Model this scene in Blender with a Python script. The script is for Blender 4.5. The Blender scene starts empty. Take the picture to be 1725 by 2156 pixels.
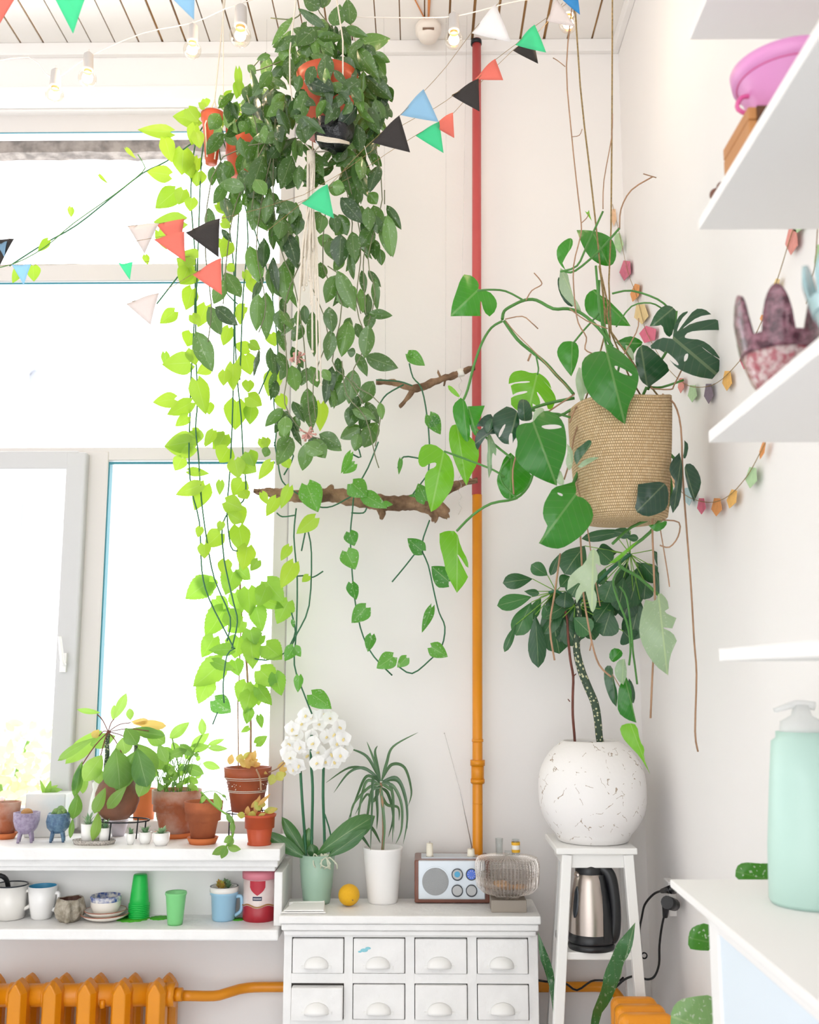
import bpy, math, random
from mathutils import Vector, Matrix, Euler
from mathutils.geometry import delaunay_2d_cdt
from math import sin, cos, pi, atan, sqrt, radians
random.seed(7)
SC = bpy.context.scene
COL = SC.collection
# ---------------------------------------------------------------- camera
F = 2150.0                      # focal length in pixels of the 1725x2156 frame
CX, CY = 862.5, 1078.0
EYE = 1.45
TILT = atan(342 / F); YAW = atan(26 / F)
cam_d = bpy.data.cameras.new('camera'); cam = bpy.data.objects.new('camera', cam_d); COL.objects.link(cam)
cam.location = (0, 0, EYE); cam.rotation_euler = (pi / 2 + TILT, 0, YAW)
cam_d.sensor_fit = 'VERTICAL'; cam_d.sensor_height = 36.0; cam_d.sensor_width = 28.8
cam_d.lens = F / 2156 * 36.0
cam_d.clip_start = .05; cam_d.clip_end = 100
cam_d.dof.use_dof = True; cam_d.dof.focus_distance = 2.75; cam_d.dof.aperture_fstop = 4.0
SC.camera = cam
# ---------------------------------------------------------------- world and light
W = bpy.data.worlds.new('sky'); SC.world = W; W.use_nodes = True
nt = W.node_tree; nt.nodes.clear()
o_ = nt.nodes.new('ShaderNodeOutputWorld'); tc = nt.nodes.new('ShaderNodeTexCoord')
sx = nt.nodes.new('ShaderNodeSeparateXYZ'); mr = nt.nodes.new('ShaderNodeMapRange')
mr.inputs['From Min'].default_value = -.15; mr.inputs['From Max'].default_value = .25
mr.inputs['To Min'].default_value = 2.3; mr.inputs['To Max'].default_value = 3.6
mx = nt.nodes.new('ShaderNodeMixRGB'); mx.inputs[1].default_value = (.985, .99, 1, 1); mx.inputs[2].default_value = (.95, .98, 1, 1)
mr2 = nt.nodes.new('ShaderNodeMapRange'); mr2.inputs['From Min'].default_value = -.15; mr2.inputs['From Max'].default_value = .25
bg = nt.nodes.new('ShaderNodeBackground')
L = nt.links.new
L(tc.outputs['Generated'], sx.inputs[0]); L(sx.outputs['Y'], mr.inputs['Value']); L(sx.outputs['Y'], mr2.inputs['Value'])
L(mr2.outputs[0], mx.inputs[0]); L(mx.outputs[0], bg.inputs['Color']); L(mr.outputs[0], bg.inputs['Strength']); L(bg.outputs[0], o_.inputs[0])
SC.view_settings.view_transform = 'Standard'; SC.view_settings.look = 'None'
SC.view_settings.exposure = 0.27; SC.view_settings.gamma = 1; SC.view_settings.use_curve_mapping = False
try:
    SC.cycles.max_bounces = 8; SC.cycles.transparent_max_bounces = 32; SC.cycles.use_denoising = True
    SC.cycles.caustics_refractive = False; SC.cycles.caustics_reflective = False
except Exception: pass
# ---------------------------------------------------------------- pixel -> world
RM = Euler((pi / 2 + TILT, 0, YAW)).to_matrix()
def ray(px, py): return RM @ Vector(((px - CX) / F, -(py - CY) / F, -1))
O = Vector((0, 0, EYE))
def P(px, py, Y): r = ray(px, py); return O + r * (Y / r.y)
def PX(px, py, X): r = ray(px, py); return O + r * (X / r.x)
def PZ(px, py, Z): r = ray(px, py); return O + r * ((Z - EYE) / r.z)
def mpp(px, py, Y): return (P(px + 1, py, Y) - P(px, py, Y)).length
YB = 3.3                                     # back wall face
WX = P(1348, 1420, YB).x                     # right wall face
CZ = P(800, 92, YB).z                        # ceiling face
# ---------------------------------------------------------------- materials
MATS = {}
def rgb(h):
    h = h.lstrip('#'); c = [int(h[i:i + 2], 16) / 255 for i in (0, 2, 4)]
    return tuple(((x / 12.92) if x <= .04045 else ((x + .055) / 1.055) ** 2.4) for x in c) + (1,)
def mat(name, col, rough=.5, metal=0, var=0, vscale=8, bump=0, bscale=60, trans=0, emit=0, coat=0, alpha=1, col2=None, sss=0):
    if name in MATS: return MATS[name]
    m = bpy.data.materials.new(name); m.use_nodes = True; n = m.node_tree; b = n.nodes['Principled BSDF']; l = n.links.new
    c = rgb(col) if isinstance(col, str) else col
    b.inputs['Base Color'].default_value = c; b.inputs['Roughness'].default_value = rough; b.inputs['Metallic'].default_value = metal
    if coat: b.inputs['Coat Weight'].default_value = coat; b.inputs['Coat Roughness'].default_value = .1
    if trans: b.inputs['Transmission Weight'].default_value = trans; b.inputs['IOR'].default_value = 1.3
    if alpha < 1: b.inputs['Alpha'].default_value = alpha
    if emit: b.inputs['Emission Color'].default_value = c; b.inputs['Emission Strength'].default_value = emit
    if sss: b.inputs['Subsurface Weight'].default_value = sss; b.inputs['Subsurface Radius'].default_value = (.01, .01, .01)
    t = n.nodes.new('ShaderNodeTexCoord')
    if var or col2:
        no = n.nodes.new('ShaderNodeTexNoise'); no.inputs['Scale'].default_value = vscale; no.inputs['Detail'].default_value = 5
        l(t.outputs['Object'], no.inputs['Vector'])
        r = n.nodes.new('ShaderNodeValToRGB'); c2 = rgb(col2) if col2 else tuple(x * (1 - var) for x in c[:3]) + (1,)
        r.color_ramp.elements[0].color = c2; r.color_ramp.elements[0].position = .35
        r.color_ramp.elements[1].color = c; r.color_ramp.elements[1].position = .62
        l(no.outputs['Fac'], r.inputs[0]); l(r.outputs[0], b.inputs['Base Color'])
    if bump:
        no2 = n.nodes.new('ShaderNodeTexNoise'); no2.inputs['Scale'].default_value = bscale; no2.inputs['Detail'].default_value = 4
        l(t.outputs['Object'], no2.inputs['Vector'])
        bp = n.nodes.new('ShaderNodeBump'); bp.inputs['Strength'].default_value = bump; bp.inputs['Distance'].default_value = .01
        l(no2.outputs['Fac'], bp.inputs['Height']); l(bp.outputs[0], b.inputs['Normal'])
    MATS[name] = m; return m
def leafmat(name, dark, light, back, tr=.35, rough=.38, vein=.25, speck=0, pale=None):
    """leaf: colour from a per-leaf value, pale midrib and soft side veins from the leaf's own UV, light shining through"""
    m = bpy.data.materials.new(name); m.use_nodes = True; n = m.node_tree; b = n.nodes['Principled BSDF']; l = n.links.new
    N = n.nodes.new
    a = N('ShaderNodeAttribute'); a.attribute_name = 'rnd'
    r = N('ShaderNodeValToRGB'); r.color_ramp.elements[0].color = rgb(dark); r.color_ramp.elements[1].color = rgb(light)
    l(a.outputs['Fac'], r.inputs[0])
    uv = N('ShaderNodeUVMap'); uv.uv_map = 'UVMap'; s = N('ShaderNodeSeparateXYZ'); l(uv.outputs[0], s.inputs[0])
    def M(op, x, y=None, z=None):
        q = N('ShaderNodeMath'); q.operation = op
        for i, v in enumerate((x, y, z)):
            if v is None: continue
            if isinstance(v, (int, float)): q.inputs[i].default_value = v
            else: l(v, q.inputs[i])
        return q.outputs[0]
    du = M('ABSOLUTE', M('SUBTRACT', s.outputs[0], .5))
    mid = M('LESS_THAN', du, .018)
    side = M('MULTIPLY', M('GREATER_THAN', M('SINE', M('MULTIPLY', M('SUBTRACT', s.outputs[1], M('MULTIPLY', du, .8)), 40)), .93), .22)
    f = M('MULTIPLY', M('MAXIMUM', mid, side), vein)
    mx = N('ShaderNodeMixRGB'); l(f, mx.inputs[0]); l(r.outputs[0], mx.inputs[1]); mx.inputs[2].default_value = rgb(pale or '#c9dba0')
    last = mx.outputs[0]
    if speck:
        tco = N('ShaderNodeTexCoord'); no = N('ShaderNodeTexNoise'); no.inputs['Scale'].default_value = 140; no.inputs['Detail'].default_value = 2
        l(tco.outputs['Object'], no.inputs['Vector'])
        g = M('MULTIPLY', M('GREATER_THAN', no.outputs['Fac'], .64), speck)
        mx2 = N('ShaderNodeMixRGB'); l(g, mx2.inputs[0]); l(last, mx2.inputs[1]); mx2.inputs[2].default_value = rgb('#c4cfb8'); last = mx2.outputs[0]
    l(last, b.inputs['Base Color']); b.inputs['Roughness'].default_value = rough; b.inputs['Coat Weight'].default_value = .25; b.inputs['Coat Roughness'].default_value = .25
    t = N('ShaderNodeBsdfTranslucent'); mc = N('ShaderNodeMixRGB'); mc.inputs[0].default_value = .65; l(last, mc.inputs[1]); mc.inputs[2].default_value = rgb(back); l(mc.outputs[0], t.inputs['Color'])
    ms = N('ShaderNodeMixShader'); ms.inputs[0].default_value = tr; l(b.outputs[0], ms.inputs[1]); l(t.outputs[0], ms.inputs[2])
    l(ms.outputs[0], n.nodes['Material Output'].inputs['Surface'])
    MATS[name] = m; return m
def glassmat(name, col=(1, 1, 1, 1), refl=.12, rough=.05, tint=.0):
    m = bpy.data.materials.new(name); m.use_nodes = True; n = m.node_tree; n.nodes.remove(n.nodes['Principled BSDF']); l = n.links.new
    t = n.nodes.new('ShaderNodeBsdfTransparent'); t.inputs[0].default_value = col
    g = n.nodes.new('ShaderNodeBsdfGlossy'); g.inputs['Roughness'].default_value = rough
    fr = n.nodes.new('ShaderNodeLayerWeight'); fr.inputs[0].default_value = .5
    pw_ = n.nodes.new('ShaderNodeMath'); pw_.operation = 'POWER'; pw_.inputs[1].default_value = 3.5; l(fr.outputs['Facing'], pw_.inputs[0])
    ad = n.nodes.new('ShaderNodeMath'); ad.operation = 'MULTIPLY_ADD'; ad.inputs[1].default_value = .6; ad.inputs[2].default_value = .03 + tint; l(pw_.outputs[0], ad.inputs[0])
    mi = n.nodes.new('ShaderNodeMixShader'); l(ad.outputs[0], mi.inputs[0]); l(t.outputs[0], mi.inputs[1]); l(g.outputs[0], mi.inputs[2])
    l(mi.outputs[0], n.nodes['Material Output'].inputs['Surface']); MATS[name] = m; return m
# ---------------------------------------------------------------- mesh builder
class MB:
    def __init__(s): s.v = []; s.f = []; s.uv = []; s.sm = []; s.r = []; s.rv = 0.5
    def vert(s, p): s.v.append(tuple(p)); s.r.append(s.rv); return len(s.v) - 1
    def face(s, idx, uvs=None, smooth=True):
        s.f.append(tuple(idx)); s.uv.append(uvs or [(0, 0)] * len(idx)); s.sm.append(smooth)
    def box(s, x0, y0, z0, x1, y1, z1):
        x0, x1 = min(x0, x1), max(x0, x1); y0, y1 = min(y0, y1), max(y0, y1); z0, z1 = min(z0, z1), max(z0, z1)
        i = [s.vert(p) for p in ((x0, y0, z0), (x1, y0, z0), (x1, y1, z0), (x0, y1, z0), (x0, y0, z1), (x1, y0, z1), (x1, y1, z1), (x0, y1, z1))]
        for q in ((0, 3, 2, 1), (4, 5, 6, 7), (0, 1, 5, 4), (1, 2, 6, 5), (2, 3, 7, 6), (3, 0, 4, 7)): s.face([i[k] for k in q], None, False)
        return s
    def bar(s, a, b, w, d, up=Vector((0, 1, 0)), w2=None):
        a, b = Vector(a), Vector(b); t = (b - a).normalized(); x = t.cross(up).normalized(); y = x.cross(t).normalized(); w2 = w2 or w
        i = []
        for p, ww in ((a, w), (b, w2)):
            for (sx_, sy_) in ((-1, -1), (1, -1), (1, 1), (-1, 1)): i.append(s.vert(p + x * sx_ * ww / 2 + y * sy_ * d / 2))
        for q in ((0, 3, 2, 1), (4, 5, 6, 7), (0, 1, 5, 4), (1, 2, 6, 5), (2, 3, 7, 6), (3, 0, 4, 7)): s.face([i[k] for k in q], None, False)
        return s
    def tube(s, pts, rad, n=8, sub=4, cap=True):
        pts = [Vector(p) for p in pts]
        rads = list(rad) if hasattr(rad, '__len__') else [rad] * len(pts)
        if sub > 1 and len(pts) > 2:
            q, qr = [], []
            for i in range(len(pts) - 1):
                p0 = pts[max(i - 1, 0)]; p1 = pts[i]; p2 = pts[i + 1]; p3 = pts[min(i + 2, len(pts) - 1)]
                for k in range(sub):
                    t = k / sub
                    q.append(.5 * ((2 * p1) + (p2 - p0) * t + (2 * p0 - 5 * p1 + 4 * p2 - p3) * t * t + (3 * p1 - p0 - 3 * p2 + p3) * t ** 3)); qr.append(rads[i] * (1 - t) + rads[i + 1] * t)
            q.append(pts[-1]); qr.append(rads[-1]); pts, rads = q, qr
        ref = Vector((0, 1, 0)); rings = []
        for i, p in enumerate(pts):
            t = (pts[min(i + 1, len(pts) - 1)] - pts[max(i - 1, 0)])
            if t.length < 1e-9: t = Vector((0, 0, 1))
            t.normalize(); x = ref - t * ref.dot(t)
            if x.length < .05: x = Vector((1, 0, 0)) - t * t.x
            x.normalize(); ref = x; y = t.cross(x)
            rings.append([s.vert(p + (x * cos(2 * pi * k / n) + y * sin(2 * pi * k / n)) * rads[i]) for k in range(n)])
        for i in range(len(rings) - 1):
            for k in range(n):
                k2 = (k + 1) % n; v0, v1 = i / len(rings), (i + 1) / len(rings)
                s.face((rings[i][k], rings[i][k2], rings[i + 1][k2], rings[i + 1][k]), [(k / n, v0), ((k + 1) / n, v0), ((k + 1) / n, v1), (k / n, v1)])
        if cap: s.face(rings[0][::-1], None, False); s.face(rings[-1], None, False)
        return s
    def lathe(s, c, prof, n=40, cap0=True, cap1=False, fn=None):
        """prof: (r, z) rows from bottom to top around centre c"""
        c = Vector(c); rings = []; al = [0]
        for (r0, z0), (r1, z1) in zip(prof[:-1], prof[1:]): al.append(al[-1] + sqrt((r1 - r0) ** 2 + (z1 - z0) ** 2))
        al = [q / max(al[-1], 1e-9) for q in al]
        for j, (r, z) in enumerate(prof):
            ring = []
            for k in range(n):
                a = 2 * pi * k / n; rr, zz = (r, z) if fn is None else fn(r, z, a, j)
                ring.append(s.vert(c + Vector((rr * cos(a), rr * sin(a), zz))))
            rings.append(ring)
        m = len(rings)
        for i in range(m - 1):
            for k in range(n):
                k2 = (k + 1) % n
                s.face((rings[i][k], rings[i][k2], rings[i + 1][k2], rings[i + 1][k]), [(k / n, al[i]), ((k + 1) / n, al[i]), ((k + 1) / n, al[i + 1]), (k / n, al[i + 1])])
        if cap0: s.face(rings[0][::-1], None, False)
        if cap1: s.face(rings[-1], None, False)
        return s
    def ball(s, c, r, n=16, sz=1, sxy=(1, 1)):
        c = Vector(c); m = n // 2
        return s.lathe(c, [(max(1e-5, r * sin(pi * j / m)), -r * sz * cos(pi * j / m)) for j in range(m + 1)], n, False, False)
    def leaf(s, base, tip, w, shape='oval', roll=0, droop=.12, fold=.2, rv=None, nv=9, nu=2, nrm=None, curl=0):
        base, tip = Vector(base), Vector(tip); ax = tip - base; Ln = ax.length; d = ax.normalized()
        vw = nrm or (O - (base + tip) / 2).normalized(); n = vw - d * vw.dot(d)
        if n.length < .05: n = Vector((0, 0, 1)) - d * d.z
        n.normalize(); n = Matrix.Rotation(roll, 3, d) @ n; sd = d.cross(n)
        s.rv = random.random() if rv is None else min(1, max(0, rv + random.uniform(-.18, .18)))
        if shape in ('monstera', 'serr'): nv = 30
        def h(v):
            if shape == 'oval': return sin(pi * min(1, v ** .84)) ** .85 if v < 1 else 0
            if shape == 'lance': return sin(pi * min(1, v ** 1.15)) ** .75
            if shape == 'obl': return (sin(pi * min(1, v ** 1.5)) ** .6)
            if shape == 'blade': return min(1, v * 8) ** .5 * (1 - v ** 2.2) ** .8
            if shape in ('heart', 'serr', 'monstera'):
                q = ((v + .03) / .28) ** .5 if v < .25 else 1 - ((v - .25) / .75) ** 1.7
                q = max(q, 0)
                if shape == 'serr': q *= 1 + .1 * (((v * 9) % 1) - .5)
                if shape == 'monstera' and .18 < v < .92 and ((v * 6.5) % 1) > .72: q *= .42
                return q
            return 1
        rows = []
        for j in range(nv + 1):
            v = j / nv; row = []
            for k in range(-nu, nu + 1):
                u = k / nu; hw = h(v) * w / 2 * abs(u) * (1 if u > 0 else -1)
                back = -.16 * abs(u) ** 1.3 * (1 - v) ** 3 if shape in ('heart', 'serr', 'monstera') else 0
                if shape == 'monstera': back += .12 * abs(u) * (v ** .5) * (1 - v)
                p = base + d * Ln * (v + back) + sd * hw + n * (droop * Ln * 4 * v * (1 - v) - fold * abs(hw) + curl * Ln * v ** 3 + .012 * Ln * sin(v * 14 + k))
                row.append((s.vert(p), (u * .5 + .5, v)))
            rows.append(row)
        for j in range(nv):
            for k in range(2 * nu):
                q = (rows[j][k], rows[j][k + 1], rows[j + 1][k + 1], rows[j + 1][k])
                s.face([a[0] for a in q], [a[1] for a in q])
        return s
    def outleaf(s, outline, base, tip, Y, fold=.15, bend=.1, lean=0, side=0, holes=(), rv=.5, step=None):
        """leaf with its own outline: flat shape at distance Y, then folded along its midrib, arched and leaned in depth"""
        s.rv = rv
        bx, by = base; tx, ty = tip; Ln = sqrt((tx - bx) ** 2 + (ty - by) ** 2); dx, dy = (tx - bx) / Ln, (ty - by) / Ln
        out = [Vector(p) for p in smooth_poly(outline)]; hs = [[Vector(p) for p in smooth_poly(h)] for h in holes]
        pts = list(out); edges = [(i, (i + 1) % len(out)) for i in range(len(out))]
        for h_ in hs:
            k = len(pts); pts += h_; edges += [(k + i, k + (i + 1) % len(h_)) for i in range(len(h_))]
        k = len(pts); m_ = 8; pts += [Vector((bx + dx * Ln * i / m_ , by + dy * Ln * i / m_)) for i in range(1, m_)]
        edges += [(k + i, k + i + 1) for i in range(m_ - 2)]
        step = step or Ln / 9
        x0 = min(p.x for p in out); x1 = max(p.x for p in out); y0 = min(p.y for p in out); y1 = max(p.y for p in out)
        x = x0
        while x < x1:
            y = y0
            while y < y1:
                p = Vector((x + random.uniform(-.1, .1) * step, y + random.uniform(-.1, .1) * step))
                if inside(p, out) and not any(inside(p, h_) for h_ in hs): pts.append(p)
                y += step
            x += step
        vs, es, fs, *_ = delaunay_2d_cdt(pts, edges, [], 0, 1e-4)
        fr = []
        for f in fs:
            c = sum((vs[i] for i in f), Vector((0, 0))) / len(f)
            if inside(c, out) and not any(inside(c, h_) for h_ in hs): fr.append(f)
        used = sorted({i for f in fr for i in f}); mp = {}
        wd = max(abs((p.x - bx) * -dy + (p.y - by) * dx) for p in out)
        mm = mpp(bx, by, Y); uvs = {}
        for i in used:
            p = vs[i]; v = ((p.x - bx) * dx + (p.y - by) * dy) / Ln; u = ((p.x - bx) * -dy + (p.y - by) * dx) / wd
            dep = (lean * v + side * u * wd / Ln + fold * abs(u) * wd / Ln - bend * 4 * v * (1 - v)) * Ln * mm
            dep += .02 * Ln * mm * sin(v * 12 + abs(u) * 5)
            mp[i] = s.vert(P(p.x, p.y, Y + dep)); uvs[i] = (u * .5 + .5, v)
        for f in fr: s.face([mp[i] for i in f], [uvs[i] for i in f])
        return s
    def build(s, name, material, parent=None, bevel=0, solid=0, seg=2):
        me = bpy.data.meshes.new(name); me.from_pydata(s.v, [], s.f); me.update()
        me.polygons.foreach_set('use_smooth', s.sm)
        ul = me.uv_layers.new(name='UVMap'); flat = [c for q in s.uv for t in q for c in t]; ul.data.foreach_set('uv', flat)
        at = me.attributes.new('rnd', 'FLOAT', 'POINT'); at.data.foreach_set('value', s.r)
        me.materials.append(material if not isinstance(material, str) else MATS[material])
        o = bpy.data.objects.new(name, me); COL.objects.link(o)
        if parent is not None: o.parent = parent; o.matrix_parent_inverse = parent.matrix_basis.inverted()
        if solid: q = o.modifiers.new('solid', 'SOLIDIFY'); q.thickness = solid; q.offset = 0
        if bevel:
            q = o.modifiers.new('bevel', 'BEVEL'); q.width = bevel; q.segments = seg; q.limit_method = 'ANGLE'; q.angle_limit = radians(40)
        return o
def smooth_poly(pl):
    """round the outline a little: points marked with a third item stay sharp"""
    n = len(pl); r = []
    for i in range(n):
        p = pl[i]; a = pl[i - 1]; b = pl[(i + 1) % n]
        if len(p) > 2: r.append((p[0], p[1]))
        else:
            r.append((p[0] * .75 + a[0] * .25, p[1] * .75 + a[1] * .25)); r.append((p[0] * .75 + b[0] * .25, p[1] * .75 + b[1] * .25))
    return r
def inside(p, poly):
    c = False; n = len(poly); j = n - 1
    for i in range(n):
        a, b = poly[i], poly[j]
        if (a.y > p.y) != (b.y > p.y) and p.x < (b.x - a.x) * (p.y - a.y) / (b.y - a.y) + a.x: c = not c
        j = i
    return c
def thing(name, label, cat, loc=(0, 0, 0), group=None):
    o = bpy.data.objects.new(name, None); COL.objects.link(o); o.location = loc; o.empty_display_size = .05
    o['label'] = label; o['category'] = cat
    if group: o['group'] = group
    return o
def tag(o, label, cat, group=None, kind=None):
    o['label'] = label; o['category'] = cat
    if group: o['group'] = group
    if kind: o['kind'] = kind
    return o
def struct(o): o['kind'] = 'structure'; return o
def lab(o, t): o['label'] = t; return o
def dup(root, off, label, group=None, rz=0):
    r = root.copy(); COL.objects.link(r); r.location = Vector(root.location) + Vector(off); r['label'] = label
    if group: r['group'] = group
    for ch in list(root.children):
        c = ch.copy(); COL.objects.link(c); c.parent = r
        for g in ch.children: d = g.copy(); COL.objects.link(d); d.parent = c
    return r
def prof_px(rows, s): return [(hw * s, h * s) for h, hw in rows]
def seat(cx, yb, z, hw):
    """centre of a round thing whose front bottom edge shows at (cx, yb) on the level z, bottom half-width hw px; returns centre, m/px"""
    p = PZ(cx, yb, z); s = mpp(cx, yb, p.y); return Vector((p.x, p.y + hw * s, z)), s * (1 + hw * s / p.y)
# ---------------------------------------------------------------- shared materials
mat('wall_paint', '#f4f1ef', .75, var=.02, vscale=1.5, bump=.08, bscale=20)
mat('wall_paint_lower', '#eeeaea', .75, var=.03, vscale=1.5, bump=.06)
mat('white_paint', '#f4f3f0', .4, var=.02, vscale=5, bump=.06, bscale=30)
mat('old_white', '#f5f4f2', .45, var=.05, vscale=14, bump=.25, bscale=45)
mat('pvc', '#ddd8d5', .35)
mat('gasket', '#2f8292', .5)
mat('plank', '#f2eeea', .5, var=.05, vscale=3)
mat('plank_gap', '#c4935a', .8, col2='#6b4a2c', vscale=1.5)
mat('terracotta', '#b9673f', .8, col2='#9c5433', vscale=12, bump=.15)
mat('terracotta_old', '#a65f3e', .85, col2='#c9b3a6', vscale=9, bump=.3)
mat('terracotta_orange', '#d2753f', .75, var=.1)
mat('plastic_pot', '#c2512c', .45)
mat('yellow_paint', '#e8920f', .35, var=.08, vscale=4, bump=.05)
mat('red_paint', '#c95352', .4, var=.05)
mat('soil', '#4a3526', .95, var=.5, vscale=60, bump=.8, bscale=120)
mat('stem_green', '#4f8a3c', .5, var=.2); mat('stem_light', '#7fb23f', .5, var=.2); mat('stem_dark', '#2f6b47', .5)
mat('hoya_stem', '#7f8262', .7, var=.25, vscale=30)
mat('root_brown', '#b08a6c', .8, var=.25, vscale=30, bump=.3); mat('twig', '#8b6f5c', .8, var=.3, vscale=20)
mat('twine', '#b79a68', .9, var=.35, vscale=150, bump=.8, bscale=300); mat('cotton', '#eadfce', .9, bump=.4, bscale=250)
mat('black_plastic', '#1c1d20', .35); mat('black_metal', '#25282c', .4, metal=.5)
mat('white_glaze', '#f3f2f0', .18, coat=.4); mat('white_matt', '#f2f0ee', .6)
glassmat('window_glass'); glassmat('clear_glass', (.93, .95, .95, 1), rough=.03, tint=.03)
leafmat('hoya_leaf', '#22382a', '#6d9648', '#6aa82f', .2, .24, .22, speck=.3)
leafmat('pothos_lime', '#7fb32c', '#b4d63a', '#a9c832', .42, .5, .2)
leafmat('pothos_green', '#2f7d2b', '#67a93c', '#6cc02a', .35, .35, .35, speck=.5)
leafmat('climber_leaf', '#6fae35', '#a3cf4a', '#9ac23a', .42, .5, .25)
leafmat('monstera_dark', '#16382a', '#2f5a36', '#3c7a2a', .12, .26, .16)
leafmat('monstera_mid', '#1c6a1a', '#3f9426', '#4fae1c', .28, .24, .2)
leafmat('monstera_bright', '#5aa61c', '#84c038', '#8fdc20', .42, .36, .28)
leafmat('monstera_pale', '#7f9f7c', '#b4c6a6', '#a9c98a', .3, .3, .5, speck=.4)
leafmat('spurge_leaf', '#1d4a2e', '#3c7a3a', '#4a8f2a', .18, .4, .3)
leafmat('sill_leaf', '#3a7538', '#9cc55c', '#a4cf4a', .42, .4, .3)
leafmat('orchid_leaf', '#3c6b3c', '#56854a', '#5c9a3c', .2, .35, .3)
leafmat('blade_leaf', '#3c6144', '#5d8058', '#6a9c50', .2, .4, .3)
leafmat('croton_leaf', '#e0ab62', '#b9c455', '#e8c878', .35, .4, .3)
leafmat('succulent_leaf', '#6f9c7a', '#a8c49a', '#a8d08a', .3, .5, .1)
leafmat('white_petal', '#fbfaf6', '#ffffff', '#ffffff', .35, .6, .03)
leafmat('hazed_outdoor_leaf', '#b9d68a', '#dcecb4', '#e2f0b8', .5, .6, .0)  # greens paled so the colour carries the outdoor overexposure and haze
leafmat('spotted_leaf', '#2c6b1a', '#4c9a1f', '#5aa82a', .2, .35, .1, speck=.9)
leafmat('snake_leaf', '#23552f', '#3f7a3a', '#3f7a2a', .1, .4, .15, speck=.3)
# ================================================================ the room
def hx(px, py, Y): return P(px, py, Y).x
def hz(py, Y, px=860): return P(px, py, Y).z
XL = -2.6; YN = -1.7; YC_ = -.3
OX = hx(604, 1300, YB); OZT = hz(232, YB, 300)
SF = 3.0                                       # front edge of the sill
ZS = hz(1787, SF, 300)                         # sill top
m = MB(); m.box(OX, YB, 0, WX + .1, YB + .15, CZ + .1); m.box(XL, YB, OZT, OX, YB + .15, CZ + .1); m.box(XL, YB, 0, OX, YB + .15, ZS - .03)
struct(m.build('wall_back', MATS['wall_paint']))
m = MB(); m.box(WX, YN, 0, WX + .1, YB, CZ + .1); struct(m.build('wall_right', MATS['wall_paint']))
mat('floor_wood', '#dcdfe4', .5, var=.1)
m = MB(); m.box(XL - .1, YN, 0, XL, YB, CZ + .1); struct(m.build('wall_left', MATS['wall_paint']))
m = MB(); m.box(XL, YN, -.05, WX, YB, 0); struct(m.build('floor', MATS['floor_wood']))
# ceiling of narrow boards with brown gaps
ceil = MB(); ceil.box(XL, YN, CZ + .007, WX, YB, CZ + .1); c0 = struct(ceil.build('ceiling', MATS['plank_gap']))
pw = 50 * mpp(800, 93, YB); m = MB(); x = hx(1245, 93, YB) - 45 * pw
while x < WX:
    g = random.choice((.004, .005, .007, .010)); m.box(max(x + g / 2, XL), YN, CZ, min(x + pw - g / 2, WX), YB, CZ + .0066); x += pw
m.build('ceiling_boards', MATS['plank'], c0)
m = MB(); zt = hz(117, YB); m.box(XL, YB - .022, zt, WX, YB, CZ); m.box(WX - .022, YN, zt, WX, YB - .022, CZ); struct(m.build('trim_1', MATS['wall_paint'], bevel=.003))
# plastered ledge above the window
m = MB(); m.box(XL, YB - .05, hz(226, YB), hx(640, 200, YB), YB, hz(190, YB)); struct(m.build('trim_2', MATS['white_paint'], bevel=.012, seg=4))
# ---------------------------------------------------------------- window
YW = YB + .03; WD = .06
win = struct(thing('window_1', 'x', 'x')); del win['label']; del win['category']
def fr(name, x0, y0, x1, y1, ya, yb, matn, bevel=.004):
    """box between picture lines, at depth ya..yb (stile positions taken at mid height)"""
    m = MB(); xm = (x0 + x1) / 2; ym = (y0 + y1) / 2
    m.box(hx(x0, ym, ya), ya, P(xm, y0, ya).z, hx(x1, ym, ya), yb, P(xm, y1, ya).z); return m.build(name, MATS[matn], win, bevel)
xL = -560
fr('window_frame', xL, 234, 608, 279, YW, YW + WD, 'pvc'); fr('window_frame', 578, 236, 608, 1760, YW - .002, YW + WD - .002, 'pvc')
fr('window_frame', xL, 1728, 608, 1765, YW, YW + WD, 'pvc'); fr('transom_bar', xL, 556, 600, 592, YW - .004, YW + WD, 'pvc')
fr('transom_bar', xL, 942, 600, 970, YW - .004, YW + WD, 'pvc'); fr('mullion', 163, 950, 210, 1750, YW - .008, YW + WD, 'pvc')
for (a, b, c, d) in ((xL, 279, 600, 280.2), (xL, 595, 600, 598), (212, 972, 600, 977), (209.5, 975, 214, 1738), (577, 975, 581, 1738)):
    fr('gasket', a, b, c, d, YW - .0012 if c - a < 10 else YW + .001, YW + (.03 if c - a < 10 else .006), 'gasket', 0)
YSA = YW - .045
mat('sash_grey', '#cdcdce', .35)
fr('sash_frame', xL, 950, 164, 988, YSA, YSA + .05, 'sash_grey'); fr('sash_frame', 119, 952, 161, 1743, YSA - .0015, YSA + .048, 'sash_grey'); fr('sash_frame', xL, 1700, 161, 1745, YSA, YSA + .05, 'sash_grey')
m = MB(); a = P(134, 1395, YSA); m.box(a.x - .008, YSA - .012, a.z - .03, a.x + .012, YSA, a.z + .03)
m.tube([P(136, 1398, YSA - .012), P(136, 1398, YSA - .04), P(131, 1388, YSA - .045), P(126, 1340, YSA - .045)], [.006, .006, .007, .006], n=8); m.build('handle', MATS['white_glaze'], win)
for (x0, y0, x1, y1, yy) in ((xL, 281, 580, 556, YW + .03), (xL, 597, 580, 942, YW + .03), (211, 975, 580, 1730, YW + .03), (xL, 990, 120, 1702, YSA + .03)):
    fr('pane', x0, y0, x1, y1, yy, yy + .004, 'window_glass', 0)
mat('old_plaster', '#a0968f', .9, col2='#6f6762', vscale=25, bump=.5)
m = MB(); ps = [];
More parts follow.
